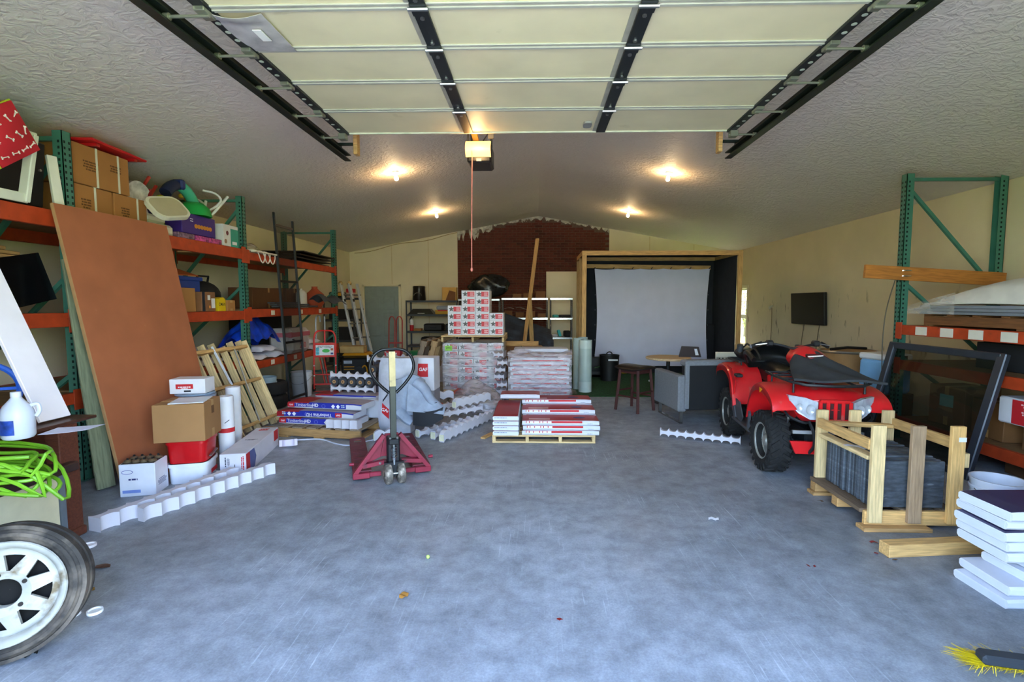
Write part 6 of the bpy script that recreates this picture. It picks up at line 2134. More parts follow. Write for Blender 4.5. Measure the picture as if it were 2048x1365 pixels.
# grille bars over a dark recess
MB().lohi((1.05, -.17, .595), (1.088, .17, .745), .01).obj('grille_recess', plain('3a0d0f', .7), qb)
for k in range(5):
    MB().lohi((1.06, -.165 + .074 * k, .59), (1.103, -.130 + .074 * k, .75), .006).obj('grille_bar', QR, qb)
MB().lohi((1.05, -.15, .735), (1.10, .15, .765), .01).obj('grille_top_bar', QR, qb)
MB().lohi((1.03, -.15, .57), (1.10, .15, .60), .01).obj('grille_lower_bar', QR, qb)
LENS = M('a4a8b2', .08, var=.15, scale=12, coat=.8)
for s in (-1, 1):
    poly = [(.175, .745), (.28, .775), (.43, .785), (.41, .70), (.34, .635), (.24, .59), (.18, .595)]

    def lens(pts, off):
        return [(1.085 + off - .18 * max(0, (y - .14)) - .7 * max(0, y - .14) ** 2, s * y, z) for y, z in pts]
    a, b = lens(poly, .02), lens(poly, -.03)
    n = len(poly)
    m = MB().add(a + b, [tuple(range(n)) if s > 0 else tuple(range(n))[::-1], tuple(range(n, 2 * n))] + [(i, (i + 1) % n, n + (i + 1) % n, n + i) for i in range(n)])
    m.obj('headlight', LENS, qb)
    for yy, rr_ in ((.245, .042), (.335, .034)):
        p = lens([(yy, .675 + .1 * (yy - .2))], .021)[0]
        MB().lathe([(.001, .0), (rr_ * .5, .002), (rr_, .010), (rr_ * 1.05, .012)], 16, mat=T(p) @ R(0, pi / 2, 0)).obj('lamp_reflector', M('c4c8d0', .12, .3, var=.05), qb)
    MB().tube(wrap([(1.0, s * .20, .55), (1.06, s * .30, .56), (1.0, s * .42, .60), (.9, s * .44, .66)], 3), .012, 8).obj('bumper_hoop', QK, qb)
MB().prism([(-.40, .38), (.40, .38), (.34, .27), (-.34, .27)], 0, .03, mat=T(.98, 0, 0) @ Matrix(((0, 0, 1, 0), (1, 0, 0, 0), (0, 1, 0, 0), (0, 0, 0, 1)))).obj('skid_plate', QR, qb)
for s in (-1, 1):
    MB().tube(wrap([(1.02, s * .22, .56), (1.08, s * .2, .48), (1.06, s * .18, .36), (1.0, s * .2, .28)], 3), .016, 8).obj('bumper_tube', QK, qb)
MB().lohi((.96, -.36, .44), (.98, .36, .47)).obj('lower_crossbar', M('b9bcc0', .3, .6), qb)
# racks
fr_ = MB()
fr_.tube([(.42, -.44, .915), (.70, -.47, .915), (.98, -.40, .90), (1.06, -.28, .885), (1.08, 0, .88), (1.06, .28, .885), (.98, .40, .90), (.70, .47, .915), (.42, .44, .915)], .013, 8)
fr_.tube([(.46, -.45, .915), (.46, .45, .915)], .011, 8).tube([(.66, -.45, .915), (.66, .45, .915)], .011, 8).tube([(.86, -.43, .91), (.86, .43, .91)], .011, 8)
for y in (-.2, .2):
    fr_.tube([(.46, y, .915), (1.06, y, .89)], .010, 8)
for x, y in ((.5, -.4), (.5, .4), (.95, -.36), (.95, .36)):
    fr_.cyl((x, y, .80), (x, y, .91), .012, n=8)
fr_.obj('front_rack', QK, qb)
rr_ = MB()
rr_.tube([(-.50, -.44, .90), (-.95, -.46, .90), (-1.08, -.36, .89), (-1.08, .36, .89), (-.95, .46, .90), (-.50, .44, .90)], .013, 8)
for x in (-.6, -.78, -.95):
    rr_.tube([(x, -.44, .90), (x, .44, .90)], .011, 8)
for x, y in ((-.6, -.38), (-.6, .38), (-.95, -.36), (-.95, .36)):
    rr_.cyl((x, y, .82), (x, y, .90), .012, n=8)
rr_.obj('rear_rack', QK, qb)
# seat, passenger backrest, rear trunk
SEAT = M('151617', .32, var=.1)
MB().grid(lambda u, v: (.12 - .60 * u, .36 * (v - .5) * (1 - .25 * (1 - u)), .80 + .10 * sin(pi * v) ** .5 + .03 * u), 14, 12, thick=(0, 0, -.10)).obj('seat', SEAT, qb)
MB().grid(lambda u, v: (-.50 - .10 * sin(pi * v) - .04 * cos(pi * (u - .5)), .62 * (u - .5), .84 + .31 * v * (sin(pi * (.10 + .80 * u)) ** .35) * .86), 16, 12, thick=(-.14, 0, 0)).obj('backrest', SEAT, qb)
for s in (-1, 1):
    MB().tube(wrap([(-.56, s * .30, .90), (-.50, s * .36, 1.0), (-.34, s * .38, 1.02), (-.18, s * .36, .96)], 4), .032, 10).obj('armrest', SEAT, qb)
    MB().cyl((-.62, s * .40, 1.02), (-.60, s * .40, 1.09), .045, n=14).obj('speaker_can', M('4c5055', .3, .4), qb)
MB().lohi((-1.04, -.36, .91), (-.66, .40, 1.03), .05).obj('rear_trunk', plain('17181a', .4), qb)
MB().tube([(-.66, -.34, 1.06), (-.45, -.36, 1.12), (-.2, -.33, 1.07), (-.10, -.30, .98)], .012, 8).obj('grab_rail', QK, qb)
MB().lohi((-.36, -.36, 1.08), (-.30, -.335, 1.12), .006).obj('rail_clip', M('b9c3d2', .3, .4), qb)
# dash pod and handlebar
MB().grid(lambda u, v: (.28 + .17 * sin(pi * v) * sin(pi * (.12 + .76 * u)) - .05, .12 + .36 * (u - .5) * (.75 + .45 * sin(pi * v)), .95 + .20 * v * (.8 + .2 * sin(pi * u))), 12, 12, thick=(-.14, 0, 0)).obj('dash_pod', QR, qb)
MB().lohi((.36, .03, 1.05), (.405, .22, 1.09), .008).obj('pod_badge', plain('4a1214', .5), qb)
for z in (1.025, 1.065):
    MB().bar((.412, .04, z), (.412, .21, z + .01), .012, .012).obj('pod_stripe', plain('e9dcd8', .4), qb)
MB().cyl((.20, 0, .80), (.16, 0, 1.10), .04, .03, n=12).obj('steering_column', QK, qb)
MB().tube(wrap([(.02, -.46, 1.13), (.08, -.34, 1.17), (.15, -.15, 1.15), (.16, 0, 1.12), (.15, .15, 1.15), (.08, .34, 1.17), (.02, .46, 1.13)], 3), .012, 8).obj('handlebar', QK, qb)
for s in (-1, 1):
    MB().cyl((.02, s * .47, 1.13), (.07, s * .36, 1.17), .019, n=10).obj('grip', RUBBER, qb)
    MB().lohi((.05, s * .28 - .04, 1.14), (.14, s * .28 + .04, 1.20), .015).obj('control_block', QK, qb)
    MB().bar((.12, s * .3, 1.17), (.10, s * .45, 1.15), .012, .008).obj('brake_lever', M('b5b8bb', .3, .7), qb)
# dark cover slung over the front rack and bars
cv = MB().grid(lambda u, v: (.30 + .72 * v + .03 * sin(7 * u), -.52 * (u - .5) * (.75 + 1.05 * v) - .03 + .10, .925 + .16 * (1 - v) ** 1.6 * (sin(pi * min(1, .15 + .8 * u)) ** .7) + .025 * sin(9 * u + 5 * v) * (1 - .5 * v) - .02 * v + .02), 20, 20, thick=(0, 0, -.02)).obj('rack_cover', M('33363a', .85, var=.12, bump=.3, bscale=12), qb)

# ================================================================ slate crate
cr_o = Vector((2.64, 3.80, 0))
crz = radians(-1.0)
ct = thing('slate_crate', 'open pine crate on skids full of upright slates', 'crate', cr_o, crz)
LC, WC = .66, .60
for k, y in enumerate((-WC / 2, 0, WC / 2)):
    pass
P_ = PINE_PALE
# local x across, y along length (front is -y)
for y, nm in ((-LC / 2 - .02, 'front_post'), (LC / 2 + .02, 'rear_post')):
    for k, x in enumerate((-.265, 0.0, .265)):
        z1 = .74 if y < 0 else .70
        board(nm, ct, (x, y, .05 if y < 0 else .08), (x, y, z1), .09, .032, (P_, wood('a98c6e'), PINE)[k] if y < 0 else PINE_PALE, roll=pi / 2)
board('side_rail', ct, (-.30, -LC / 2, .60), (-.30, LC / 2, .60), .032, .075, PINE)
board('side_rail', ct, (-.27, -LC / 2 + .02, .50), (-.27, LC / 2 - .02, .50), .08, .03, P_)
board('cross_rail', ct, (-.265, LC / 2 - .02, .60), (.265, LC / 2 - .02, .58), .07, .03, PINE)
board('side_rail', ct, (.30, -LC / 2, .60), (.30, LC / 2, .60), .032, .075, PINE)
board('end_block', ct, (.33, -LC / 2, .45), (.33, -LC / 2, .55), .05, .04, P_)
for x in (-.28, .0, .28):
    board('skid_board', ct, (x, -LC / 2 + .03, .115), (x, LC / 2 + .04, .115), .11, .03, wood('6d5a48'))
for y in (.0, LC / 2 - .02):
    board('bearer', ct, (-.34, y, .065), (.34, y, .065), .08, .07, PALLET, ch=.004)
board('base_rail', ct, (-.32, -LC / 2 + .012, .075), (.32, -LC / 2 + .012, .075), .03, .10, PINE)
for y in (LC / 2 - .02, -LC / 2 - .02):
    board('foot_board', ct, (-.36, y, .0145), (.10 if y < 0 else .1, y, .0145), .10, .028, PALLET)
SLATE = M('4b525b', .6, var=.25, scale=12, stretch=(1, 1, 4), rnd=.5, bump=.3, bscale=20, spots=('6d747b', 10, .62))
sl_me = MB().box((0, 0, 0), (.50, .031, .335), .005).mesh('slate_tile', SLATE)
n_s = 16
for k in range(n_s):
    y = -LC / 2 + .055 + k * .0355
    if k in (11, 12):
        pass
    p = T(cr_o) @ R(0, 0, crz) @ Vector((random.uniform(-.006, .006) - .01, y, .138 + .168 + random.uniform(-.004, .006)))
    o = link('slate_tile', sl_me, None, p, (random.uniform(-.006, .006), 0, crz + random.uniform(-.005, .005)))
    tag(o, f'upright grey slate, {ORDN[k]} counted from the crate front', 'slate', 'slates in the pine crate')
pn = T(cr_o) @ R(0, 0, crz) @ Vector((-.26, -.1, .518))
o = MB().grid(lambda u, v: ((u - .5) * .06, (v - .5) * .15, .004 + .006 * sin(5 * v)), 3, 6, thick=(0, 0, .001)).obj('paper_slip', plain('e0e0ee', .6), None, tuple(pn), (0, 0, .5))
tag(o, 'folded white slip lying on the crate rail', 'paper')
st_ = MB().lohi((-.025, -.001, -.015), (.025, .001, .015)).obj('sticker', plain('dcdfe6', .6), ct, loc=(.285, -LC / 2 - .0375, .65))
# loose timbers on the floor by the crate
a, b = on_z(1768, 1098, .04), on_z(1960, 1088, .04)
o = board('timber', None, (a.x, a.y, .04), (b.x + .1, b.y, .04), .085, .08, PINE)
tag(o, 'square pine timber on the floor beside white shingle packs', 'timber')
a, b = on_z(1712, 1070, .0), on_z(1838, 1070, .0)

# ================================================================ white shingle packs at the doorway
for k in range(9):
    x0 = (2.43, 2.47, 2.58, 2.62, 2.47, 2.47, 2.45, 2.48, 2.47)[k]
    yy = (2.70, 2.70, 2.71, 2.74, 2.73, 2.75, 2.74, 2.76, 2.75)[k]
    t = shingle('white shingle pack by the doorway, ' + ('lowest on the floor', 'second up', 'third up', 'fourth up and set back', 'fifth up', 'sixth up', 'seventh up with blue corner', 'eighth up', 'topmost with navy print')[k],
                (x0 + .5, yy, .001 + k * .0555), (.02, -.03, .05, .03, -.02, .01, .0, -.02, .02)[k], 'navy' if k in (8, 6, 3) else 'white', size=(1.0, .335, .054), group='white shingle packs by the doorway', rot=None)
    MB().lohi((-.501, -.15, .008), (-.4995, .15, .040)).obj('plain_end', plain('ccd0dc', .5), t)
    if k in (4, 6):
        MB().lohi((-.3, -.169, .006), (.4, -.1665, .044)).obj('blue_side', SH_BLUE, t)
        MB().lohi((-.25, -.1705, .012), (-.10, -.1685, .040)).obj('red_badge', PRINT_RED, t)
    if k == 8:
        print_lines(t, (-.25, .02, .0505), (0, 0, .2), .25, [(.7, .012), (.5, .012), (.8, .010)], plain('b9b4cf', .5))
# white pail behind
pp_ = on_z(1968, 958, .37)
pail('white_pail', 'open white pail standing behind the white shingle packs', (pp_.x + .10, pp_.y, 0), .155, .37, plain('d9dce6', .4), open_top=True)
# push broom
br_ = thing('push_broom', 'push broom with bright yellow bristles at the doorway', 'broom', (2.06, 2.04, 0), rz=radians(-12))
MB().lohi((-.17, -.035, .055), (.28, .035, .10), .012).obj('broom_block', M('2b3138', .5, var=.1), br_)
bm_ = MB()
rb_ = random.Random(8)
for k in range(1500):
    x, y = rb_.uniform(-.20, .29), rb_.uniform(-.04, .05)
    d = Vector((rb_.gauss(-.12 if x < -.12 else 0, .14), rb_.gauss(.25, .16), -.04))
    p0 = Vector((max(-.165, x), max(-.03, min(.03, y)), .06))
    p1 = p0 + Vector((d.x * .22, d.y * .20 + .015, -.055 + rb_.uniform(0, .03)))
    w_ = Vector((.0016, .0, .0008))
    bm_.add([p0 - w_, p0 + w_, p1 + w_ * .5, p1 - w_ * .5], [(0, 1, 2, 3)])
    bm_.add([p0 - Vector((0, .0016, 0)), p0 + Vector((0, .0016, 0)), p1], [(0, 1, 2)])
o = bm_.obj('bristles', M('e2c713', .6, var=.12), br_)
o['kind'] = 'stuff'
MB().cyl((.05, 0, .09), (.42, -.42, .16), .016, n=10).obj('broom_handle', wood('6b3a24'), br_)
for k, (px, py) in enumerate(((1748, 1086), (1752, 1107), (1785, 1119), (1622, 1133), (1122, 1239), (1640, 1003))):
    p = on_z(px, py)
    o = MB().grid(lambda u, v: ((u - .5) * .05, (v - .5) * .02, .003 + .006 * sin(4 * u + k)), 5, 3, thick=(0, 0, .001)).obj('wood_chip', plain(('8c2f2c', '8c2f2c', '6b4a2c', '7a2a2a', '9a2a26', '6e5540')[k], .8), None, (p.x, p.y, 0), (0, 0, k))
    tag(o, ('red plastic chip by the pine timber end', 'red curl of plastic before the pine timber', 'brown bark chip before the pine timber', 'dark red chip on open floor left of the timber', 'lone red chip on the open concrete', 'brown chip beside the crate skids')[k], 'chip')

# ================================================================ right rack goods, glass panel, wall things
rp_ = pallet('wood_pallet', 'brown pallet on the striped beam of the rack', (4.72, 4.45, 1.337), pi / 2, 2.2, 1.0, 8, .13, wood('7c4f2c'), nr=3)
for k in range(3):
    o = MB().lohi((-.52, -1.15, 0), (.50, 1.15, .028), .003).obj('grey_sheet', M('7c8088', .5, var=.06), None, (4.70 + .03 * (k == 2) - .02 * k, 4.42 + .05 * k - .12 * (k == 2), 1.469 + .031 * k))
    tag(o, ('lowest', 'middle', 'topmost')[k] + ' flat grey sheet on the rack pallet', 'sheet', 'grey sheets on the rack')
o = MB().grid(lambda u, v: (4.24 + .9 * u, 3.15 + 2.4 * v, 1.592 + .26 * max(0, sin(pi * u)) ** .35 * (1 - v ** 6) + .006 * sin(11 * v)), 16, 20, thick=(0, 0, -.02)).obj('foam_blanket', M('d6cfc6', .8, var=.05))
tag(o, 'arched white foam blanket on top of the grey sheets', 'foam blanket')
fl = MB().grid(lambda u, v: (4.128 + .004 * sin(9 * v), 5.05 + .62 * u, 1.47 + .22 * v * (1 - .6 * u)), 10, 8).obj('film_scrap', film('d8d4cc', .3))
tag(fl, 'clear plastic film hanging off the foam blanket end', 'plastic film')
o = board('timber', None, (3.72, 5.80, 1.945), (5.28, 5.80, 1.85), .04, .15, wood('b5712f', rnd=.02))
tag(o, 'wide orange brown plank clamped across the rack frame', 'plank')
cl = thing('wire_clamp', 'chrome wire clamp tying the plank to the rack post', 'clamp', (4.17, 5.77, 1.92))
for z in (-.03, .03):
    MB().tube([(-.05, -.0, z), (-.02, -.02, z), (.02, -.02, z), (.05, 0, z)], .007, 6).obj('clamp_loop', CHROME, cl)
cb_ = MB().tube(wrap([(4.12, 5.87, 1.86), (4.11, 5.98, 1.5), (4.10, 6.0, 1.1), (4.12, 6.0, .6)], 5), .006, 6).obj('hanging_cable', plain('5a5348', .6))
tag(cb_, 'thin cable hanging down beside the rack post', 'cable')
# glass door panel leaning against the rack
gl = thing('glass_sheet', 'dark framed tinted glass door panel leaning on the rack', 'glass panel', (3.86, 5.17, 0))
gw, gh = 1.36, 1.17
gdir, gup = Vector((.0, -1, 0)), Vector((.27, 0, 1.13)).normalized()


def gpp(u, v):
    return gdir * ((u - .5) * gw) + gup * (v * gh)


FRM = M('3c4049', .38, .3, var=.08)
for a, b in (((0, 0), (0, 1)), ((1, 0), (1, 1))):
    m = MB()
    m.bar(gpp(*a), gpp(*b), .09, .05, ch=.008)
    m.obj('frame_stile', FRM, gl)
for v in (.03, .97):
    MB().bar(gpp(0, v), gpp(1, v), .05, .07, ch=.008).obj('frame_rail', FRM, gl)
nrm_ = gdir.cross(gup)
MB().add([gpp(.03, .05), gpp(.97, .05), gpp(.97, .95), gpp(.03, .95)], [(0, 1, 2, 3)]).obj('pane', clear_pane('121a14', .70), gl)
# boxes on the right rack
for lab, x, y, z, w, d, h, cm_, rz in (('brown carton with green label behind the glass panel', 4.62, 5.45, .272, .4, .42, .42, '8a5f38', .1),
                                       ('long brown carton low behind the glass panel', 4.66, 4.90, .272, .5, .4, .36, '80562f', -.1),
                                       ('tall black crate high on the rack behind the glass', 4.75, 4.05, .932, .8, .8, .30, '1a1b1d', 0),
                                       ('big black case on the rack deck near the post', 4.80, 4.95, .932, .6, .5, .26, '202124', .05),
                                       ('brown box stack base beside the glass panel', 4.65, 4.25, .272, .6, .5, .22, '6b482a', 0),
                                       ('flat brown carton on the floor under the rack', 4.75, 4.3, 0, .7, .8, .15, '5d4026', 0)):
    t = carton('stored_box', lab, (x, y, z), rz, (w, d, h), plain(cm_, .7), tape=(cm_[0] == '8'))
    if 'green label' in lab:
        MB().lohi((-w / 2 - .001, -.08, .2), (-w / 2, .08, .33)).obj('green_label', plain('8fb8a4', .6), t)
t = thing('shingle_box', 'white and red chevron printed pack lying on the rack shelf', 'shingle pack', (4.45, 4.18, .494), rz=0)
MB().lohi((-.17, -.55, 0), (.17, .50, .24), .015).obj('pack_body', plain('dcd9de', .55), t)
MB().lohi((-.172, -.40, .012), (-.1695, .36, .228)).obj('red_face', PRINT_RED, t)
MB().prism([(.12, .12), (-.10, .215), (-.10, .02)], 0, .001, mat=T(-.1725, -.2, 0) @ Matrix(((0, 0, -1, 0), (1, 0, 0, 0), (0, 1, 0, 0), (0, 0, 0, 1)))).obj('white_chevron', plain('dedee6', .55), t)
print_lines(t, (-.1722, .22, .20), (pi / 2, 0, -pi / 2), .14, [(.8, .012), (.5, .012), (.4, .016), (.7, .012), (.6, .012)], plain('e8c9c9', .5))
# wall screen with cables
tv = thing('wall_screen', 'flat black screen mounted on the cream side wall', 'screen', (XR - .09, 9.95, 1.48), rot=(0, radians(-3), radians(3)))
MB().lohi((-.03, -.55, -.31), (.03, .55, .31), .008).obj('screen_body', plain('17181a', .5), tv)
MB().lohi((-.033, -.535, -.29), (-.029, .535, .295)).obj('display', plain('1c1d1f', .35), tv)
MB().lohi((.03, -.1, -.1), (.095, .1, .1)).obj('wall_mount', BLACK, tv)
for k, y in enumerate((10.2, 9.65)):
    c_ = MB().tube(wrap([(XR - .01, y, 1.25), (XR - .015, y + .06, .95), (XR - .012, y + .10, .6), (XR - .012, y - .02, .2)], 5), .008, 6).obj('wall_cable', plain('6f5f48', .7))
    tag(c_, 'cable hanging from the ' + ('far' if k == 0 else 'near') + ' end of the wall screen', 'cable')
ho = thing('wall_hook', 'white wall hook with dangling wire beside the screen', 'hook', (XR - .005, 11.65, 1.48))
MB().tube(wrap([(0, -.06, .05), (-.02, .0, .03), (-.02, .06, -.02), (-.01, .10, .03)], 4), .018, 8).obj('hook_body', plain('cfc8b8', .5), ho)
MB().tube(wrap([(-.005, -.02, 0), (-.008, -.04, -.4), (-.006, 0, -.9)], 5), .007, 6).obj('dangling_wire', plain('7c6a4e', .7), ho)
# drum and cooler by the right wall
dr = thing('fibre_drum', 'open brown fibre drum with steel rim behind the quad bike', 'drum', (4.56, 7.40, 0))
MB().lathe([(.001, .01), (.36, .01), (.37, .03), (.37, .88), (.355, .90), (.35, .86), (.34, .1), (.001, .1)], 30).obj('drum_wall', M('9a7448', .75, var=.08), dr)
MB().lathe([(.372, .87), (.385, .885), (.372, .905), (.355, .90)], 30).obj('drum_rim', STEEL, dr)
MB().tube([(-.3, -.1, .92), (0, .0, .94), (.3, .05, .92)], .02, 8).obj('pipe_across', BLACK, dr)
MB().tube(wrap([(.1, -.39, .5), (.2, -.42, .62), (.3, -.36, .55), (.25, -.38, .4)], 4), .02, 8).obj('wooden_handle', wood('a9713a'), dr)
co = thing('cool_box', 'light blue cool box with white lid by the wall', 'cool box', (4.46, 6.46, .45), rz=.3)
MB().lohi((-.2, -.2, 0), (.2, .2, .42), .03).obj('box_body', plain('7fb0d8', .4), co)
MB().lohi((-.205, -.205, .42), (.205, .205, .50), .02).obj('lid', plain('dcd9d6', .4), co)
MB().lohi((-.08, -.21, .44), (.1, -.2, .48)).obj('lid_recess', plain('3a2f30', .5), co)
carton('stored_box', 'brown carton under the light blue cool box', (4.46, 6.46, 0), .3, (.44, .44, .448), CARD_DARK)
carton('stored_box', 'pale carton between the drum and the wall', (5.12, 8.3, 0), .1, (.4, .5, .8), M('a98a5c', .8))

# ================================================================ goods on the long rack


def at_l(px, py, x=-4.12):
    return on_x(px, py, x)


Z1a, Z2, Z1, Z0 = 2.362, 1.502, 1.482, .802
# bay by the doorway, top level
bk = thing('black_cabinet', 'black cabinet with white framed front on the rack top', 'cabinet', (-4.42, 4.02, Z1a), rz=.0)
MB().lohi((-.28, -.25, .0), (.36, .12, .52), .008).obj('cabinet_body', plain('070708', .6), bk, rot=(0, .10, 0), loc=(-.04, 0, .045))
MB().cyl((.37, .05, .3), (.385, .05, .3), .01, n=8).obj('knob', STEEL, bk)
wf = thing('white_picture', 'white picture frame leaning before the black cabinet', 'frame', (-4.00, 3.78, Z1a + .012), rot=(radians(0), radians(12), 0))
for a, b in (((0, -.26, .03), (0, .12, .03)), ((0, .10, .0), (0, .10, .52)), ((0, -.26, .50), (0, .12, .50))):
    MB().bar(a, b, .04, .075, ch=.006).obj('frame_bar', plain('d8d6c2', .5), wf)
o = board('white_plank', None, (-4.00, 4.17, Z1a + .03), (-4.06, 4.19, Z1a + .45), .07, .03, plain('ddd8c6', .5))
tag(o, 'white plank leaning beside the green rack post', 'plank')
rp2 = thing('bone_print_cushion', 'red cushion with white bone print and lime edging on the rack top', 'cushion', (-3.82, 3.62, 2.80), rot=(radians(38), radians(6), 0))
MB().grid(lambda u, v: (.05 * sin(pi * u) * sin(pi * v), .34 * (u - .5), .36 * (v - .5)), 10, 10, thick=(-.05, 0, 0)).obj('cushion_cover', plain('c21f2c', .8), rp2)
MB().tube([(-.02, .17 * sx, .18 * sz) for sx, sz in ((-1, -1), (1, -1), (1, 1), (-1, 1))], .012, 6, closed=True).obj('lime_piping', plain('b9cc2a', .7), rp2)
rbn = random.Random(2)
for k in range(12):
    y, z = -.12 + .08 * (k % 4), -.12 + .11 * (k // 4)
    m = MB()
    a = rbn.uniform(0, pi)
    d = Vector((0, cos(a), sin(a)))
    e = Vector((0, -sin(a), cos(a)))
    c0 = Vector((.054 * sin(pi * (y / .34 + .5)) * sin(pi * (z / .36 + .5)) + .002, y, z))
    m.bar(c0 - d * .022, c0 + d * .022, .011, .004)
    for s in (-1, 1):
        for q in (-1, 1):
            m.ball(c0 + d * .024 * s + e * .006 * q, .007, 6, sq=(.3, 1, 1))
    m.obj('bone_print', plain('eee6de', .7), rp2)
nb = carton('navy_box', 'navy blue box under the bone print cushion', (-4.25, 3.55, Z1a), 0, (.3, .3, .25), plain('1f3568', .6), tape=False)
# middle level by the doorway: frames and a black panel
for k in range(3):
    o = board('wooden_batten', None, (-4.45 - .12 * k, 3.55, Z2 + .50 + .05 * k), (-4.30 - .12 * k, 4.20, Z2 + .45 + .05 * k), .07, .03, wood('b98a54'))
    tag(o, ('foremost', 'middle', 'rear')[k] + ' tan wooden batten resting across boxes on the rack', 'batten', 'wooden battens on the rack')
o = board('wooden_batten', None, (-4.20, 3.45, Z2 + .03), (-4.23, 3.70, Z2 + .44), .06, .03, wood('b98a54'))
tag(o, 'tan wooden batten slanting before the black panel', 'batten')
o = MB().lohi((-.015, -.24, 0), (.015, .24, .40), .004).obj('flat_monitor', plain('0d0e11', .2), None, (-4.14, 4.00, Z2 + .065), (.22, -.12, 0))
tag(o, 'glossy black flat panel leaning on the rack shelf', 'panel')
for k, (y, w, h) in enumerate(((4.05, .35, .44), (3.65, .4, .44))):
    carton('brown_carton', ('brown carton behind the black panel', 'brown carton supporting wooden battens')[k], (-4.68, y, Z2), .05, (.4, w, h), CARD_DARK)
cbl = thing('cable_coil', 'thick black cable looped over the rack post', 'cable', (-3.97, 4.33, 1.2))
for k in range(3):
    MB().tube(wrap([(0, .0, .34), (.03, .08 + .02 * k, .2), (.02, .11, -.05), (.0, .06, -.32 - .06 * k), (0, -.03, -.36), (.02, -.07, -.1), (.03, -.05, .2), (0, 0, .34)], 4), .012, 7).obj('cable_loop', plain('2c2826', .6), cbl)
MB().tube(wrap([(0, .06, -.36), (.05, .05, -.6), (.12, .0, -.8), (.2, -.1, -.9)], 4), .012, 7).obj('cable_tail', plain('3a3532', .6), cbl)
o = MB().tube([(.17 * cos(a), 0, .17 * sin(a)) for a in [2 * pi * k / 28 for k in range(28)]], .02, 8, closed=True)
for k in range(3):
    o.bar((0, 0, 0), (.17 * cos(2.1 * k), 0, .17 * sin(2.1 * k)), .02, .02)
o = o.obj('hose_reel', plain('2e67d8', .4), None, (-3.76, 3.30, .992), (0, 0, .5))
tag(o, 'blue plastic reel standing on the bench shelf behind the jug', 'reel')

# second bay, top: strapped cartons
STRAP = plain('d9d2bd', .5)
for lab, y0, y1, z0, z1, st in (('big strapped brown carton stacked on two others', 4.42, 5.06, Z1 + .0 + 1.18 - .0, 3.02, (.42, .80)), ('strapped brown carton under the big one beside the rack post', 4.42, 4.84, 2.333, 2.655, (.55,)), ('strapped brown carton beside the high chair', 4.86, 5.27, 2.333, 2.655, (.7,))):
    yc, L_, h = (y0 + y1) / 2, y1 - y0, z1 - z0
    t = thing('strapped_carton', lab, 'box', (-4.33, yc, z0), group='strapped cartons on the rack')
    MB().lohi((-.22, -L_ / 2, 0), (.22, L_ / 2, h), .005).obj('carton_body', M('a8703a', .8, var=.05, scale=4), t)
    for q in st:
        yy = -L_ / 2 + L_ * q
        MB().lohi((-.222, yy - .011, -.001), (.2225, yy + .011, h + .002)).obj('plastic_strap', STRAP, t)
    print_lines(t, (.2212, -L_ * .18, h * .62), (pi / 2, 0, pi / 2), L_ * .28, [(.9, .014), (.8, .014), (.9, .014), (.6, .014)], plain('6a4320', .8))
    if L_ > .5:
        print_lines(t, (.2212, L_ * .25, h * .70), (pi / 2, 0, pi / 2), L_ * .22, [(.9, .014), (.8, .014), (.9, .014)], plain('6a4320', .8))
rtb = thing('red_play_table', 'folded red plastic table lying on the strapped cartons', 'table', (-4.27, 4.83, 3.023), rz=.1)
MB().lohi((-.24, -.32, .03), (.24, .42, .055), .012).obj('table_top', plain('d3181d', .4), rtb)
for y in (-.2, .3):
    MB().bar((.2, y, .02), (-.2, y, .02), .04, .03).obj('folded_leg', plain('b8151a', .4), rtb)
# high chair
hc = thing('high_chair', 'cream high chair with wide tray among the toys', 'high chair', (-4.22, 5.47, 2.334))
CRM = plain('ddd6be', .5)
MB().grid(lambda u, v: (-.12 - .05 * sin(pi * v), .30 * (u - .5), .22 + .36 * v * sin(pi * (.15 + .7 * u)) ** .3), 10, 8, thick=(-.05, 0, 0)).obj('seat_back', M('d9d2cf', .7, var=.2, scale=14, spots=('b9aebc', 10, .58)), hc)
MB().prism(rrect(.30, .40, .10, 5), .24, .285, mat=T(.08, -.03, .10) @ R(.30, .85, 0)).obj('tray', CRM, hc)
MB().prism(rrect(.25, .35, .08, 5), .2855, .288, mat=T(.08, -.03, .10) @ R(.30, .85, 0)).obj('tray_inlay', plain('b9ab88', .6), hc)
MB().lohi((-.16, -.18, .0), (.12, .18, .12), .03).lohi((-.12, -.15, .12), (.06, .15, .22), .03).obj('seat_shell', CRM, hc)
for s in (-1, 1):
    MB().bar((.1, s * .15, .01), (-.05, s * .14, .2), .03, .03).obj('leg', CRM, hc)
# toy heap: play arch, tubs, boxes
pa_ = thing('play_arch', 'big padded play arch in teal, olive and navy', 'toy', (-4.345, 6.10, 2.41))
arc = [(0, .36 * cos(a), .02 + .58 * sin(a)) for a in [pi * k / 18 for k in range(19)]]
for (k0, k1, cm_, nm) in ((0, 9, '4fc4a4', 'teal_tube'), (10, 13, '1d2547', 'navy_tube'), (14, 18, '9a9a22', 'olive_tube')):
    MB().tube(arc[k0:k1 + 1], .066, 10).obj(nm, plain(cm_, .6), pa_)
MB().lohi((-.07, -.04, .55), (.07, .04, .67), .02).obj('arch_clip', plain('23306e', .5), pa_)
tw = thing('toy_walker', 'toy walker with red posts and purple ring', 'toy', (-4.53, 5.83, 2.335))
for y0, z0, y1, z1 in ((-.13, .50, .02, .72), (.02, .48, .12, .64), (.12, .30, .24, .62)):
    MB().bar((0, y0, z0), (.02, y1, z1), .025, .025).obj('red_post', plain('c8352a', .4), tw)
MB().bar((.05, .0, .30), (.07, -.06, .56), .028, .028).obj('red_post', plain('c8353a', .4), tw)
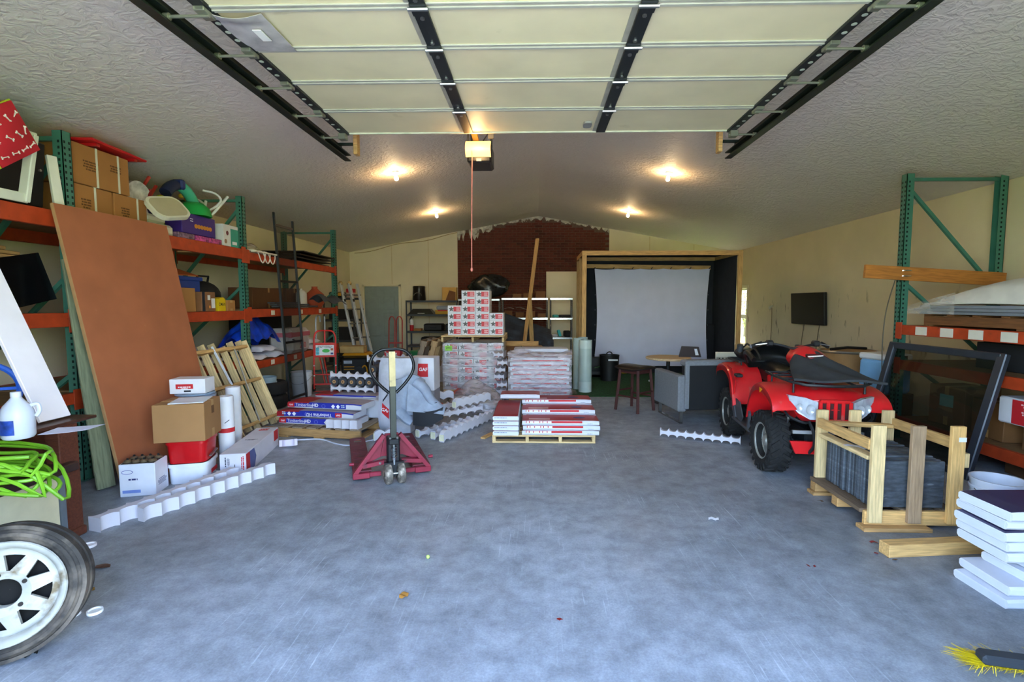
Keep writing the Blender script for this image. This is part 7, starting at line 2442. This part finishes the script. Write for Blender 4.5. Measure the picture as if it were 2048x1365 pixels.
MB().tube([(.02, .2 + .09 * cos(a), .44 + .08 * sin(a)) for a in [2 * pi * k / 18 for k in range(18)]], .018, 8, closed=True).obj('purple_ring', plain('8a3a9c', .5), tw)
MB().ball((.03, .33, .42), .06, 12, sq=(.7, 1.2, .8)).obj('blue_knob', plain('2a6fc0', .4), tw)
MB().lohi((-.10, -.15, 0), (.06, .2, .34), .04).obj('walker_base', plain('232a5c', .5), tw)
gt = thing('green_tub', 'bright green round tub upturned among the toys', 'tub', (-4.17, 6.10, 2.64))
MB().lathe([(.001, .17), (.10, .16), (.165, .10), (.185, .02), (.19, 0), (.175, 0)], 24).obj('tub_shell', plain('149a42', .45), gt)
pbx = thing('purple_box', 'purple toy box with orange bubble lettering', 'box', (-4.16, 6.02, 2.40))
MB().lohi((-.10, -.30, 0), (.10, .30, .235), .004).obj('carton_body', plain('3a2178', .5), pbx)
for k in range(6):
    MB().prism([(.030 * cos(a), .026 * sin(a)) for a in [2 * pi * q / 14 for q in range(14)]], 0, .0015, mat=T(.1005, -.06 + .052 * k, .10) @ R(pi / 2, 0, pi / 2)).obj('lettering', plain('d98a2a', .5), pbx)
MB().lohi((.1, -.16, .17), (.1015, -.11, .18)).lohi((.1, -.16, .145), (.1015, -.11, .155)).obj('lettering', plain('e6e0f0', .5), pbx)
for k, (y, cm_) in enumerate(((5.80, '8c6a80'), (6.10, 'd8509a'), (6.38, 'c94a8c'))):
    t = carton('flat_box', ('grey patterned', 'pink', 'rose')[k] + ' flat toy box below the purple box', (-4.16, y - .03 * (k == 2), 2.333), 0, (.19, .27 if k < 2 else .20, .064), M('#' + cm_, .5, var=.4, scale=30), tape=False)
wtb = thing('teal_carton', 'white and teal carton with round fruit print by the post', 'box', (-4.16, 6.62, 2.333))
MB().lohi((-.11, -.15, 0), (.11, .17, .28), .004).obj('carton_body', plain('d8d4cf', .55), wtb)
MB().lohi((.11, .0, .0), (.1112, .168, .235)).obj('teal_face', plain('2f9a86', .5), wtb)
MB().lohi((.1112, .03, .03), (.1122, .13, .07)).obj('white_label', plain('e8e4e2', .5), wtb)
MB().prism([(.026 * cos(a), .03 * sin(a)) for a in [2 * pi * q / 14 for q in range(14)]], 0, .0015, mat=T(.1105, -.07, .17) @ R(pi / 2, 0, pi / 2)).obj('fruit_print', plain('7a3a40', .5), wtb)
MB().prism([(.026 * cos(a), .03 * sin(a)) for a in [2 * pi * q / 14 for q in range(14)]], 0, .0015, mat=T(.1105, -.11, .06) @ R(pi / 2, 0, pi / 2)).obj('fruit_print', plain('8a6a50', .5), wtb)
bb = thing('navy_bouncer', 'navy and green baby bouncer with white hoops', 'toy', (-4.60, 6.55, 2.335))
MB().ball((0, 0, .34), .19, 14, sq=(.7, 1, .9)).obj('seat_pod', plain('1d2f78', .6), bb)
MB().tube([(0, .21 * cos(a), .34 + .17 * sin(a)) for a in [pi + pi * k / 10 for k in range(11)]], .035, 8).obj('green_rim', plain('6cae2c', .5), bb)
MB().tube(wrap([(.06, -.05, .62), (.08, .1, .63), (.10, .24, .58), (.12, .22, .40), (.15, .0, .20), (.15, -.06, .05)], 4), .015, 8).obj('white_hoop', plain('e4e2dd', .4), bb)
MB().tube(wrap([(.16, .19, .62), (.17, .10, .36), (.18, -.02, .06)], 4), .018, 8).obj('white_rod', plain('e8e6e0', .4), bb)
MB().tube(wrap([(.1, .02, .36), (.32, -.02, .37), (.40, .04, .48), (.44, .22, .68)], 4), .018, 8).obj('white_rod', plain('e8e6e0', .4), bb)
MB().tube(wrap([(.1, -.02, .44), (.34, -.02, .46), (.42, .10, .60), (.40, .02, .68), (.30, -.08, .70)], 4), .014, 8).obj('white_hoop', plain('e4e2dd', .4), bb)
MB().tube(wrap([(.05, .0, .55), (.08, .12, .48), (.10, .22, .38)], 4), .03, 8).obj('aqua_sleeve', plain('8fd0cf', .5), bb)
for k, (cm_, y, z) in enumerate((('d0392c', -.02, .64), ('e0a83a', .02, .60), ('c2332e', .05, .65), ('e2b43c', -.08, .62))):
    MB().ball((.05, y - .05, z), .032, 8).obj('toy_bead', plain(cm_, .5), bb)
MB().cyl((.16, .28, .10), (.16, .26, .30), .06, .02, n=12).ball((.16, .29, .08), .06, 10).obj('orange_cone', plain('d8571e', .4), bb)
MB().lohi((-.12, -.14, 0), (.1, .12, .2), .04).obj('bouncer_base', plain('2a4a8c', .5), bb)

# second bay, middle level
bbn = thing('blue_tote', 'blue plastic tote with propped flap on the rack', 'tote', (-4.54, 5.96, Z1 + .001))
BLU = plain('24408c', .5)
MB().lohi((-.26, -.36, 0), (.26, .36, .40), .02).lohi((-.28, -.38, .38), (.28, .38, .43), .01).obj('tote_body', BLU, bbn)
MB().grid(lambda u, v: (.26 - .3 * v, -.30 + .62 * u, .44 + .10 * v), 4, 4, thick=(0, 0, .01)).obj('orange_flap', plain('c0602a', .6), bbn)
carton('brown_carton', 'open brown carton in front of the blue tote', (-4.13, 5.72, Z1 + .001), .0, (.14, .34, .28), CARD, tape=False)
ab = carton('brown_carton', 'brown carton with black tape beside the yellow box', (-4.13, 6.12, Z1 + .001), .0, (.15, .26, .24), M('8a5c38', .8), tape=False)
MB().lohi((.0752, -.12, .0), (.0765, -.07, .24)).obj('black_tape', plain('1c2430', .4), ab)
MB().lohi((.0752, -.02, .14), (.0765, .03, .20)).lohi((.0752, .05, .04), (.0765, .12, .16)).obj('shipping_label', plain('e2ddd4', .6), ab)
MB().lohi((.0765, .0, .04), (.0775, .03, .07)).obj('orange_sticker', plain('e08a3a', .6), ab)
yb = thing('yellow_box', 'yellow box with hand-written marks on the rack', 'box', (-4.13, 6.42, Z1 + .001))
MB().prism([(-.075, 0), (.075, 0), (.075, .15), (.03, .18), (-.06, .16)], -.05, .05, mat=Matrix(((0, 0, 1, 0), (1, 0, 0, 0), (0, 1, 0, 0), (0, 0, 0, 1)))).obj('carton_body', plain('e2bb12', .5), yb)
text('C/MAN', .06, INK, yb, (.0515, 0, .085), (pi / 2, pi / 2 * 0 + pi / 2 * 0, pi / 2), bold=.01, sx=.7)
carton('brown_carton', 'little brown carton beside the rack post', (-4.15, 6.62, Z1 + .001), 0, (.14, .17, .14), CARD)
blb = thing('black_bag', 'bulky black duffel bag behind the yellow box', 'bag', (-4.48, 6.60, Z1 + .001))
MB().grid(lambda u, v: (.22 * cos(2 * pi * u) * (sin(pi * (.04 + .92 * v)) ** .4), -.20 + .44 * v, .20 + .20 * sin(2 * pi * u) * (sin(pi * (.04 + .92 * v)) ** .4)), 20, 12).obj('bag_body', plain('141416', .7), blb)
MB().tube([(.0, -.15, .38), (.05, -.1, .46), (.05, .1, .46), (.0, .15, .38)], .014, 6).obj('bag_strap', plain('1b1b1e', .7), blb)
# second bay, low level
for k in range(4):
    o = MB().grid(lambda u, v: (.42 * (u - .5), .75 * (v - .5), .005 + .09 * (sin(pi * u) * sin(pi * v)) ** .4 + .012 * sin(8 * v + k)), 12, 12, thick=(0, 0, -.004)).obj('white_sack', M('b9b4bd', .7, var=.1), None, (-4.32, 5.35 + .80 * (k % 2), Z0 + .016 + .11 * (k // 2)))
    tag(o, ('lower', 'lower', 'upper', 'upper')[k] + ' dusty white sack on the low rack shelf, ' + ('by hardboard sheets', 'behind the leaning pallet', 'by hardboard sheets', 'behind the leaning pallet')[k], 'sack', 'dusty sacks on the low shelf')
# third bay, top
for k in range(4):
    o = MB().lohi((-.45, -.75, 0), (.45, .75, .02), .003).obj('black_sheet', plain('131416', .35), None, (-4.52 + .04 * k, 9.08 + .03 * k, 2.302 + .05 * k), (0, 0, .015 * k))
    tag(o, ('lowest', 'second', 'third', 'topmost')[k] + ' black plastic sheet stacked on the rack top', 'sheet', 'black sheets on the rack')
    o2 = MB().lohi((-.03, -.5, 0), (.03, .5, .029)).obj('spacer_strip', plain('1d1e20', .5), o, loc=(0, 0, .0205))
o = MB().grid(lambda u, v: (.35 * (u - .5), .62 * (v - .5), .01 + .15 * (sin(pi * u) * sin(pi * v)) ** .6 + .03 * sin(9 * v + 4 * u) * sin(pi * u) * sin(pi * v)), 14, 16).obj('clear_bag', film('d9d6ce', .35), None, (-4.30, 7.42, 2.303))
tag(o, 'clear plastic bag with white cords on the rack top', 'bag')
wc_ = thing('white_cord_bundle', 'white cords drooping over the orange rack beam', 'cords', (-4.02, 7.42, 2.312))
for k in range(3):
    MB().tube(wrap([(-.1, -.35 + .14 * k, .02), (.03, -.3 + .14 * k, .02), (.04, -.22 + .14 * k, -.10), (.04, -.16 + .14 * k, -.14), (.04, -.10 + .14 * k, -.06), (.02, -.06 + .14 * k, .02)], 4), .008, 6).obj('cord_loop', plain('e6dfd4', .5), wc_)
MB().lohi((-.02, -.36, .0), (.05, .24, .02), .004).obj('white_rail', plain('dcd6ca', .5), wc_)
# third bay, middle
for lab, y, w, h, x, cm_ in (('wide brown carton deep on the third rack bay', 8.5, 1.0, .34, -4.78, '6b4326'), ('brown carton at the end of the third rack bay', 9.45, .6, .36, -4.80, '5e3a22')):
    carton('brown_carton', lab, (x, y, 1.502), 0, (.4, w, h), plain('#' + cm_, .8))
jg2 = thing('white_jug', 'white jug with printed mark beside the orange pot', 'jug', (-4.47, 9.46, 1.502))
MB().lathe([(.001, 0), (.10, 0), (.10, .27), (.06, .32), (.03, .33), (.03, .36), (.001, .36)], 16).obj('jug_body', plain('cfc8ba', .5), jg2)
jg3 = thing('orange_pot', 'round terracotta orange pot on the rack', 'pot', (-4.36, 9.79, 1.502))
MB().lathe([(.001, 0), (.12, .0), (.19, .12), (.17, .26), (.08, .34), (.05, .38), (.06, .41), (.001, .41)], 20).obj('pot_body', plain('a8482c', .6), jg3)
for k in range(3):
    o = board('grey_plank', None, (-4.16 - .14 * k, 7.9 + .2 * k, 1.53 + .03 * k), (-4.14 - .14 * k, 9.28 - .05 * k, 1.53 + .03 * k), .13, .025, M('4e5258', .6, var=.15))
    tag(o, ('front', 'middle', 'rear')[k] + ' dark grey plank lying along the third rack bay', 'plank', 'grey planks on the rack')
o = MB().grid(lambda u, v: (.3 * (u - .5) + .15 * v, .7 * (v - .5), .02 + .12 * sin(pi * u) * (1 - .3 * v) + .03 * sin(11 * v)), 10, 12, thick=(0, 0, -.005)).obj('dark_tarp', plain('3d4147', .7), None, (-4.05, 9.5, 1.60), (0, .1, 0))
tag(o, 'dark grey tarp draped over planks on the rack', 'tarp')
# third bay, low: tarp, sacks
bt = MB().grid(lambda u, v: (-.56 + .45 * u ** .8, 1.05 * (v - .5), .02 + .62 * (sin(pi * (.1 + .85 * (1 - u))) ** .6) * (sin(pi * (.06 + .88 * v)) ** .45) + .05 * sin(9 * v + 7 * u) * sin(pi * v) + .03 * sin(23 * v - 9 * u)), 26, 30).obj('blue_tarp', M('1647d0', .3, var=.3, scale=9, bump=.5, bscale=7), None, (-4.06, 7.55, .742))
tag(bt, 'crumpled bright blue tarp on the low rack shelf', 'tarp')
for k in range(5):
    o = MB().grid(lambda u, v: (.4 * (u - .5), .48 * (v - .5), .017 + .08 * (sin(pi * u) * sin(pi * v)) ** .35 + .012 * sin(9 * v + 3 * k)), 10, 12, thick=(0, 0, -.003)).obj('white_sack', M('dcdbe8', .45, var=.08), None, (-4.28 + .02 * (k % 2), (7.28, 7.81, 7.55, 9.12, 9.12)[k], .744 + (.0, .0, .105, .0, .105)[k]))
    tag(o, ('white wrapped sack before the blue tarp', 'white wrapped sack next to the striped sack', 'white wrapped sack topping the pile at the blue tarp', 'white wrapped sack behind the red hand truck', 'upper white wrapped sack behind the red hand truck')[k], 'sack', 'white wrapped sacks')
cs = thing('cement_sack', 'grey and pink striped paper sack behind the black screen frame', 'sack', (-4.22, 8.45, .745))
MB().lohi((-.20, -.34, 0), (.20, .34, .42), .06).obj('sack_body', M('b9b1ad', .8, var=.1, scale=8), cs)
MB().lohi((-.202, -.342, .27), (.202, .342, .36), .01).obj('pink_stripe', plain('b8606a', .7), cs)
text('Z10', .13, plain('b02a34', .6), cs, (.2035, .05, .12), (pi / 2, 0, pi / 2), bold=.02)
MB().tube([(.202, -.30, .24), (.204, -.2, .21), (.204, -.02, .20)], .012, 6).obj('black_swoosh', BLACK, cs)
for lab, y, w, h in (('black box high on the low shelf behind the blue tarp', 8.75, 1.5, .62),):
    carton('black_box', lab, (-4.84, y, .744), 0, (.3, w, h), plain('111214', .6), tape=False)
hkw = thing('white_bike_rack', 'white hooked tube frame on the low shelf behind the hand truck', 'frame', (-4.2, 9.74, .744))
MB().tube(wrap([(0, -.3, .02), (0, -.3, .50), (0, -.22, .60), (0, -.12, .58), (0, -.10, .48)], 4), .014, 8).tube([(0, .1, .02), (0, .1, .58), (0, .2, .60)], .014, 8).lohi((-.1, -.35, 0), (.1, .25, .02)).obj('tube_hook', plain('aeb0b6', .4), hkw)
# on the floor below the third bay
t = thing('spare_tyre', 'black tyre lying flat under the rack near the screen frame', 'tyre', (-4.10, 7.42, 0))
tf = tyre_mesh(.30, .20, .20)
tf.obj('tyre_carcass', RUBBER, t, loc=(0, 0, .102))
t = thing('spare_tyre', 'second black tyre stacked on the flat one under the rack', 'tyre', (-4.10, 7.42, .204))
tf.obj('tyre_carcass', RUBBER, t, loc=(0, 0, .10))
pail('white_pail', 'white pail set inside the stacked tyres', (-4.10, 7.42, .012), .155, .46, plain('9fb3bd', .45), open_top=True, handle=False)
pail('white_pail', 'tall white pail standing behind the black screen frame', (-4.02, 8.42, 0), .17, .42, plain('d9d9dc', .5), open_top=True)
pail('white_pail', 'clouded clear tub at the foot of the red hand truck', (-3.72, 9.15, 0), .14, .26, plain('bfc3cc', .4), open_top=True, handle=False)

# ================================================================ the corner by the ladder
ld_ = thing('ladder', 'folded aluminium ladder leaning in the back corner', 'ladder', (-3.72, 10.9, 0), rz=radians(20))
AL = M('d3d7da', .35, .55, var=.06)
top_o = Vector((-.36, .25, 2.02))


def lrail(x, y, sc=1.0):
    return Vector((x, y, 0)), Vector((x, y, 0)) + top_o * sc


RAILS = ((-.16, -.08), (.02, -.08), (.18, .12), (.0, .12))
for x, y in RAILS:
    a, b = lrail(x, y)
    MB().bar(a, b, .075, .035, ch=.004).obj('rail', AL, ld_)
for k in range(6):
    f = .10 + .155 * k
    for (i, j) in ((0, 1), (3, 2)):
        a = Vector((RAILS[i][0], RAILS[i][1], 0)) + top_o * f
        b = Vector((RAILS[j][0], RAILS[j][1], 0)) + top_o * f
        MB().cyl(a - (b - a) * .1, b + (b - a) * .15, .016, n=8).obj('rung', M('6b635a', .5, .4), ld_)
for i in (0, 1):
    a, b = lrail(*RAILS[i])
    MB().bar(a + (b - a) * .30, a + (b - a) * .58, .064, .032).obj('blue_sleeve', plain('27408f', .4), ld_)
    MB().bar(a + (b - a) * .80, a + (b - a) * .83, .068, .036).obj('black_collar', BLACK, ld_)
    MB().ball(b, .05, 10, sq=(1, .7, 1)).obj('hinge_joint', M('b9a06a', .4, .5), ld_)
gn = thing('generator', 'black and yellow portable generator beside the ladder', 'generator', (-3.60, 9.95, 0), rz=.1)
MB().lohi((-.26, -.26, .08), (.26, .26, .52), .04).obj('engine_body', plain('15171a', .5), gn)
YE = plain('c28a1a', .45)
MB().lohi((-.24, -.24, .52), (.26, .24, .60), .04).obj('yellow_tank', YE, gn)
MB().cyl((.10, -.30, .24), (.10, -.22, .24), .10, n=18).obj('pull_cover', plain('23262a', .5), gn)
MB().tube([(.2 + .05 * cos(a), -.27, .26 + .1 * sin(a)) for a in [2 * pi * k / 16 for k in range(16)]], .014, 6, closed=True).obj('yellow_ring', YE, gn)
MB().lohi((-.2, -.262, .40), (-.04, -.26, .46)).obj('silver_plate', M('aab4c4', .4, .3), gn)
for k in range(2):
    MB().lohi((-.2, -.262, .33 - .05 * k), (.0, -.26, .345 - .05 * k)).obj('yellow_line', YE, gn)
MB().tube([(-.28, -.28, .03), (-.28, -.28, .55), (.28, -.28, .55), (.28, -.28, .03)], .016, 8).obj('tube_cage', BLACKM, gn)
MB().tube([(-.28, .28, .03), (-.28, .28, .55), (.28, .28, .55), (.28, .28, .03)], .016, 8).obj('tube_cage', BLACKM, gn)
for s in (-1, 1):
    MB().cyl((s * .30, .1, .09), (s * .35, .1, .09), .09, n=16).obj('wheel', RUBBER, gn)
carton('brown_carton', 'flat tan carton on top of the generator', (-3.66, 9.92, .602), .1, (.46, .3, .13), M('b0925c', .8), tape=True)
shelf_unit('dark shelf unit in the corner behind the ladder', -5.1, -4.35, 11.9, .5, 1.72, (.15, .7, 1.2, 1.72), GSH, plain('3a3c40', .6))
t = thing('snack_tub', 'clear tub with red lid on top of the corner shelf', 'tub', (-4.50, 12.1, 1.722))
MB().lathe([(.001, 0), (.10, 0), (.105, .02), (.105, .12), (.10, .13)], 18).obj('tub_body', plain('d8b8a8', .3), t)
MB().lathe([(.112, .12), (.112, .21), (.10, .215), (.001, .215)], 18).obj('red_lid', plain('c01820', .4), t)
t = thing('drill_case', 'black and yellow tool case on top of the corner shelf', 'case', (-4.82, 12.1, 1.722))
MB().lohi((-.17, -.15, 0), (.17, .15, .14), .03).obj('case_body', plain('141517', .4), t)
MB().lohi((.06, -.155, .04), (.14, -.15, .12), .01).obj('yellow_clip', plain('d0962a', .4), t)
for k, (z, w, h, cm_) in enumerate(((1.205, .55, .24, '1d1e20'), (.705, .6, .3, '191a1c'), (.155, .6, .3, '222326'))):
    carton('black_box', ('black box on the upper board of the corner shelf', 'black box on the middle board of the corner shelf', 'black box on the lowest board of the corner shelf')[k], (-4.72, 12.15, z), 0, (w, .38, h), plain('#' + cm_, .6), tape=False)
o = MB().grid(lambda u, v: (.3 * (u - .5), .3 * (v - .5), .01 + .26 * (sin(pi * u) * sin(pi * v)) ** .5 + .03 * sin(9 * u + 7 * v)), 12, 12).obj('white_bag', plain('c9d4de', .5), None, (-4.02, 10.55, .0))
tag(o, 'crumpled pale bag on the floor by the generator', 'bag')

# ================================================================ prints and fittings belong to the part they sit on
PRINTS = {'lettering', 'red_label', 'star_print', 'red_badge', 'white_diamond', 'round_seal', 'red_strip', 'white_wordmark', 'blue_oval', 'printed_code', 'printed_mark', 'red_logo',
          'red_side_print', 'blue_side_print', 'red_top_print', 'red_front_print', 'blue_print', 'printed_logo', 'packing_tape', 'shipping_label', 'orange_sticker', 'black_tape', 'teal_face',
          'white_label', 'fruit_print', 'plain_end', 'blue_side', 'printed_band', 'blue_label', 'red_print', 'green_label', 'red_face', 'white_chevron', 'printed_face', 'bone_print',
          'sign', 'sign_picture', 'green_oval', 'orange_square', 'blue_square', 'pink_stripe', 'black_swoosh', 'red_stripe', 'white_tape', 'silver_plate', 'yellow_line', 'model_plate',
          'paper_sticker', 'amber_reflector', 'pod_badge', 'pod_stripe', 'lamp_reflector', 'plastic_strap', 'red_band', 'pen_mark', 'worn_strip', 'black_print', 'edge_tape', 'tray_inlay', 'eyelet', 'tie_loop'}
BODIES = ('carton_body', 'wrapped_pack', 'pail_body', 'jug_body', 'pack_body', 'cushion_cover', 'sign_plate', 'sack_body', 'engine_body', 'motor_housing', 'dash_pod', 'nose_cowl', 'roll_body',
          'handle_bar', 'bundle_body', 'tray', 'screen_cloth', 'can_body', 'packet_base')
for o in list(COL.objects):
    if o.type == 'EMPTY':
        kids = list(o.children)
        body = next((c for b in BODIES for c in kids if c.name.split('.')[0] == b), None)
        if body is None:
            continue
        inv = body.matrix_basis.inverted()
        for c in kids:
            if c is not body and c.name.split('.')[0] in PRINTS and not c.children:
                mb_ = c.matrix_basis.copy()
                c.parent = body
                c.matrix_basis = inv @ mb_
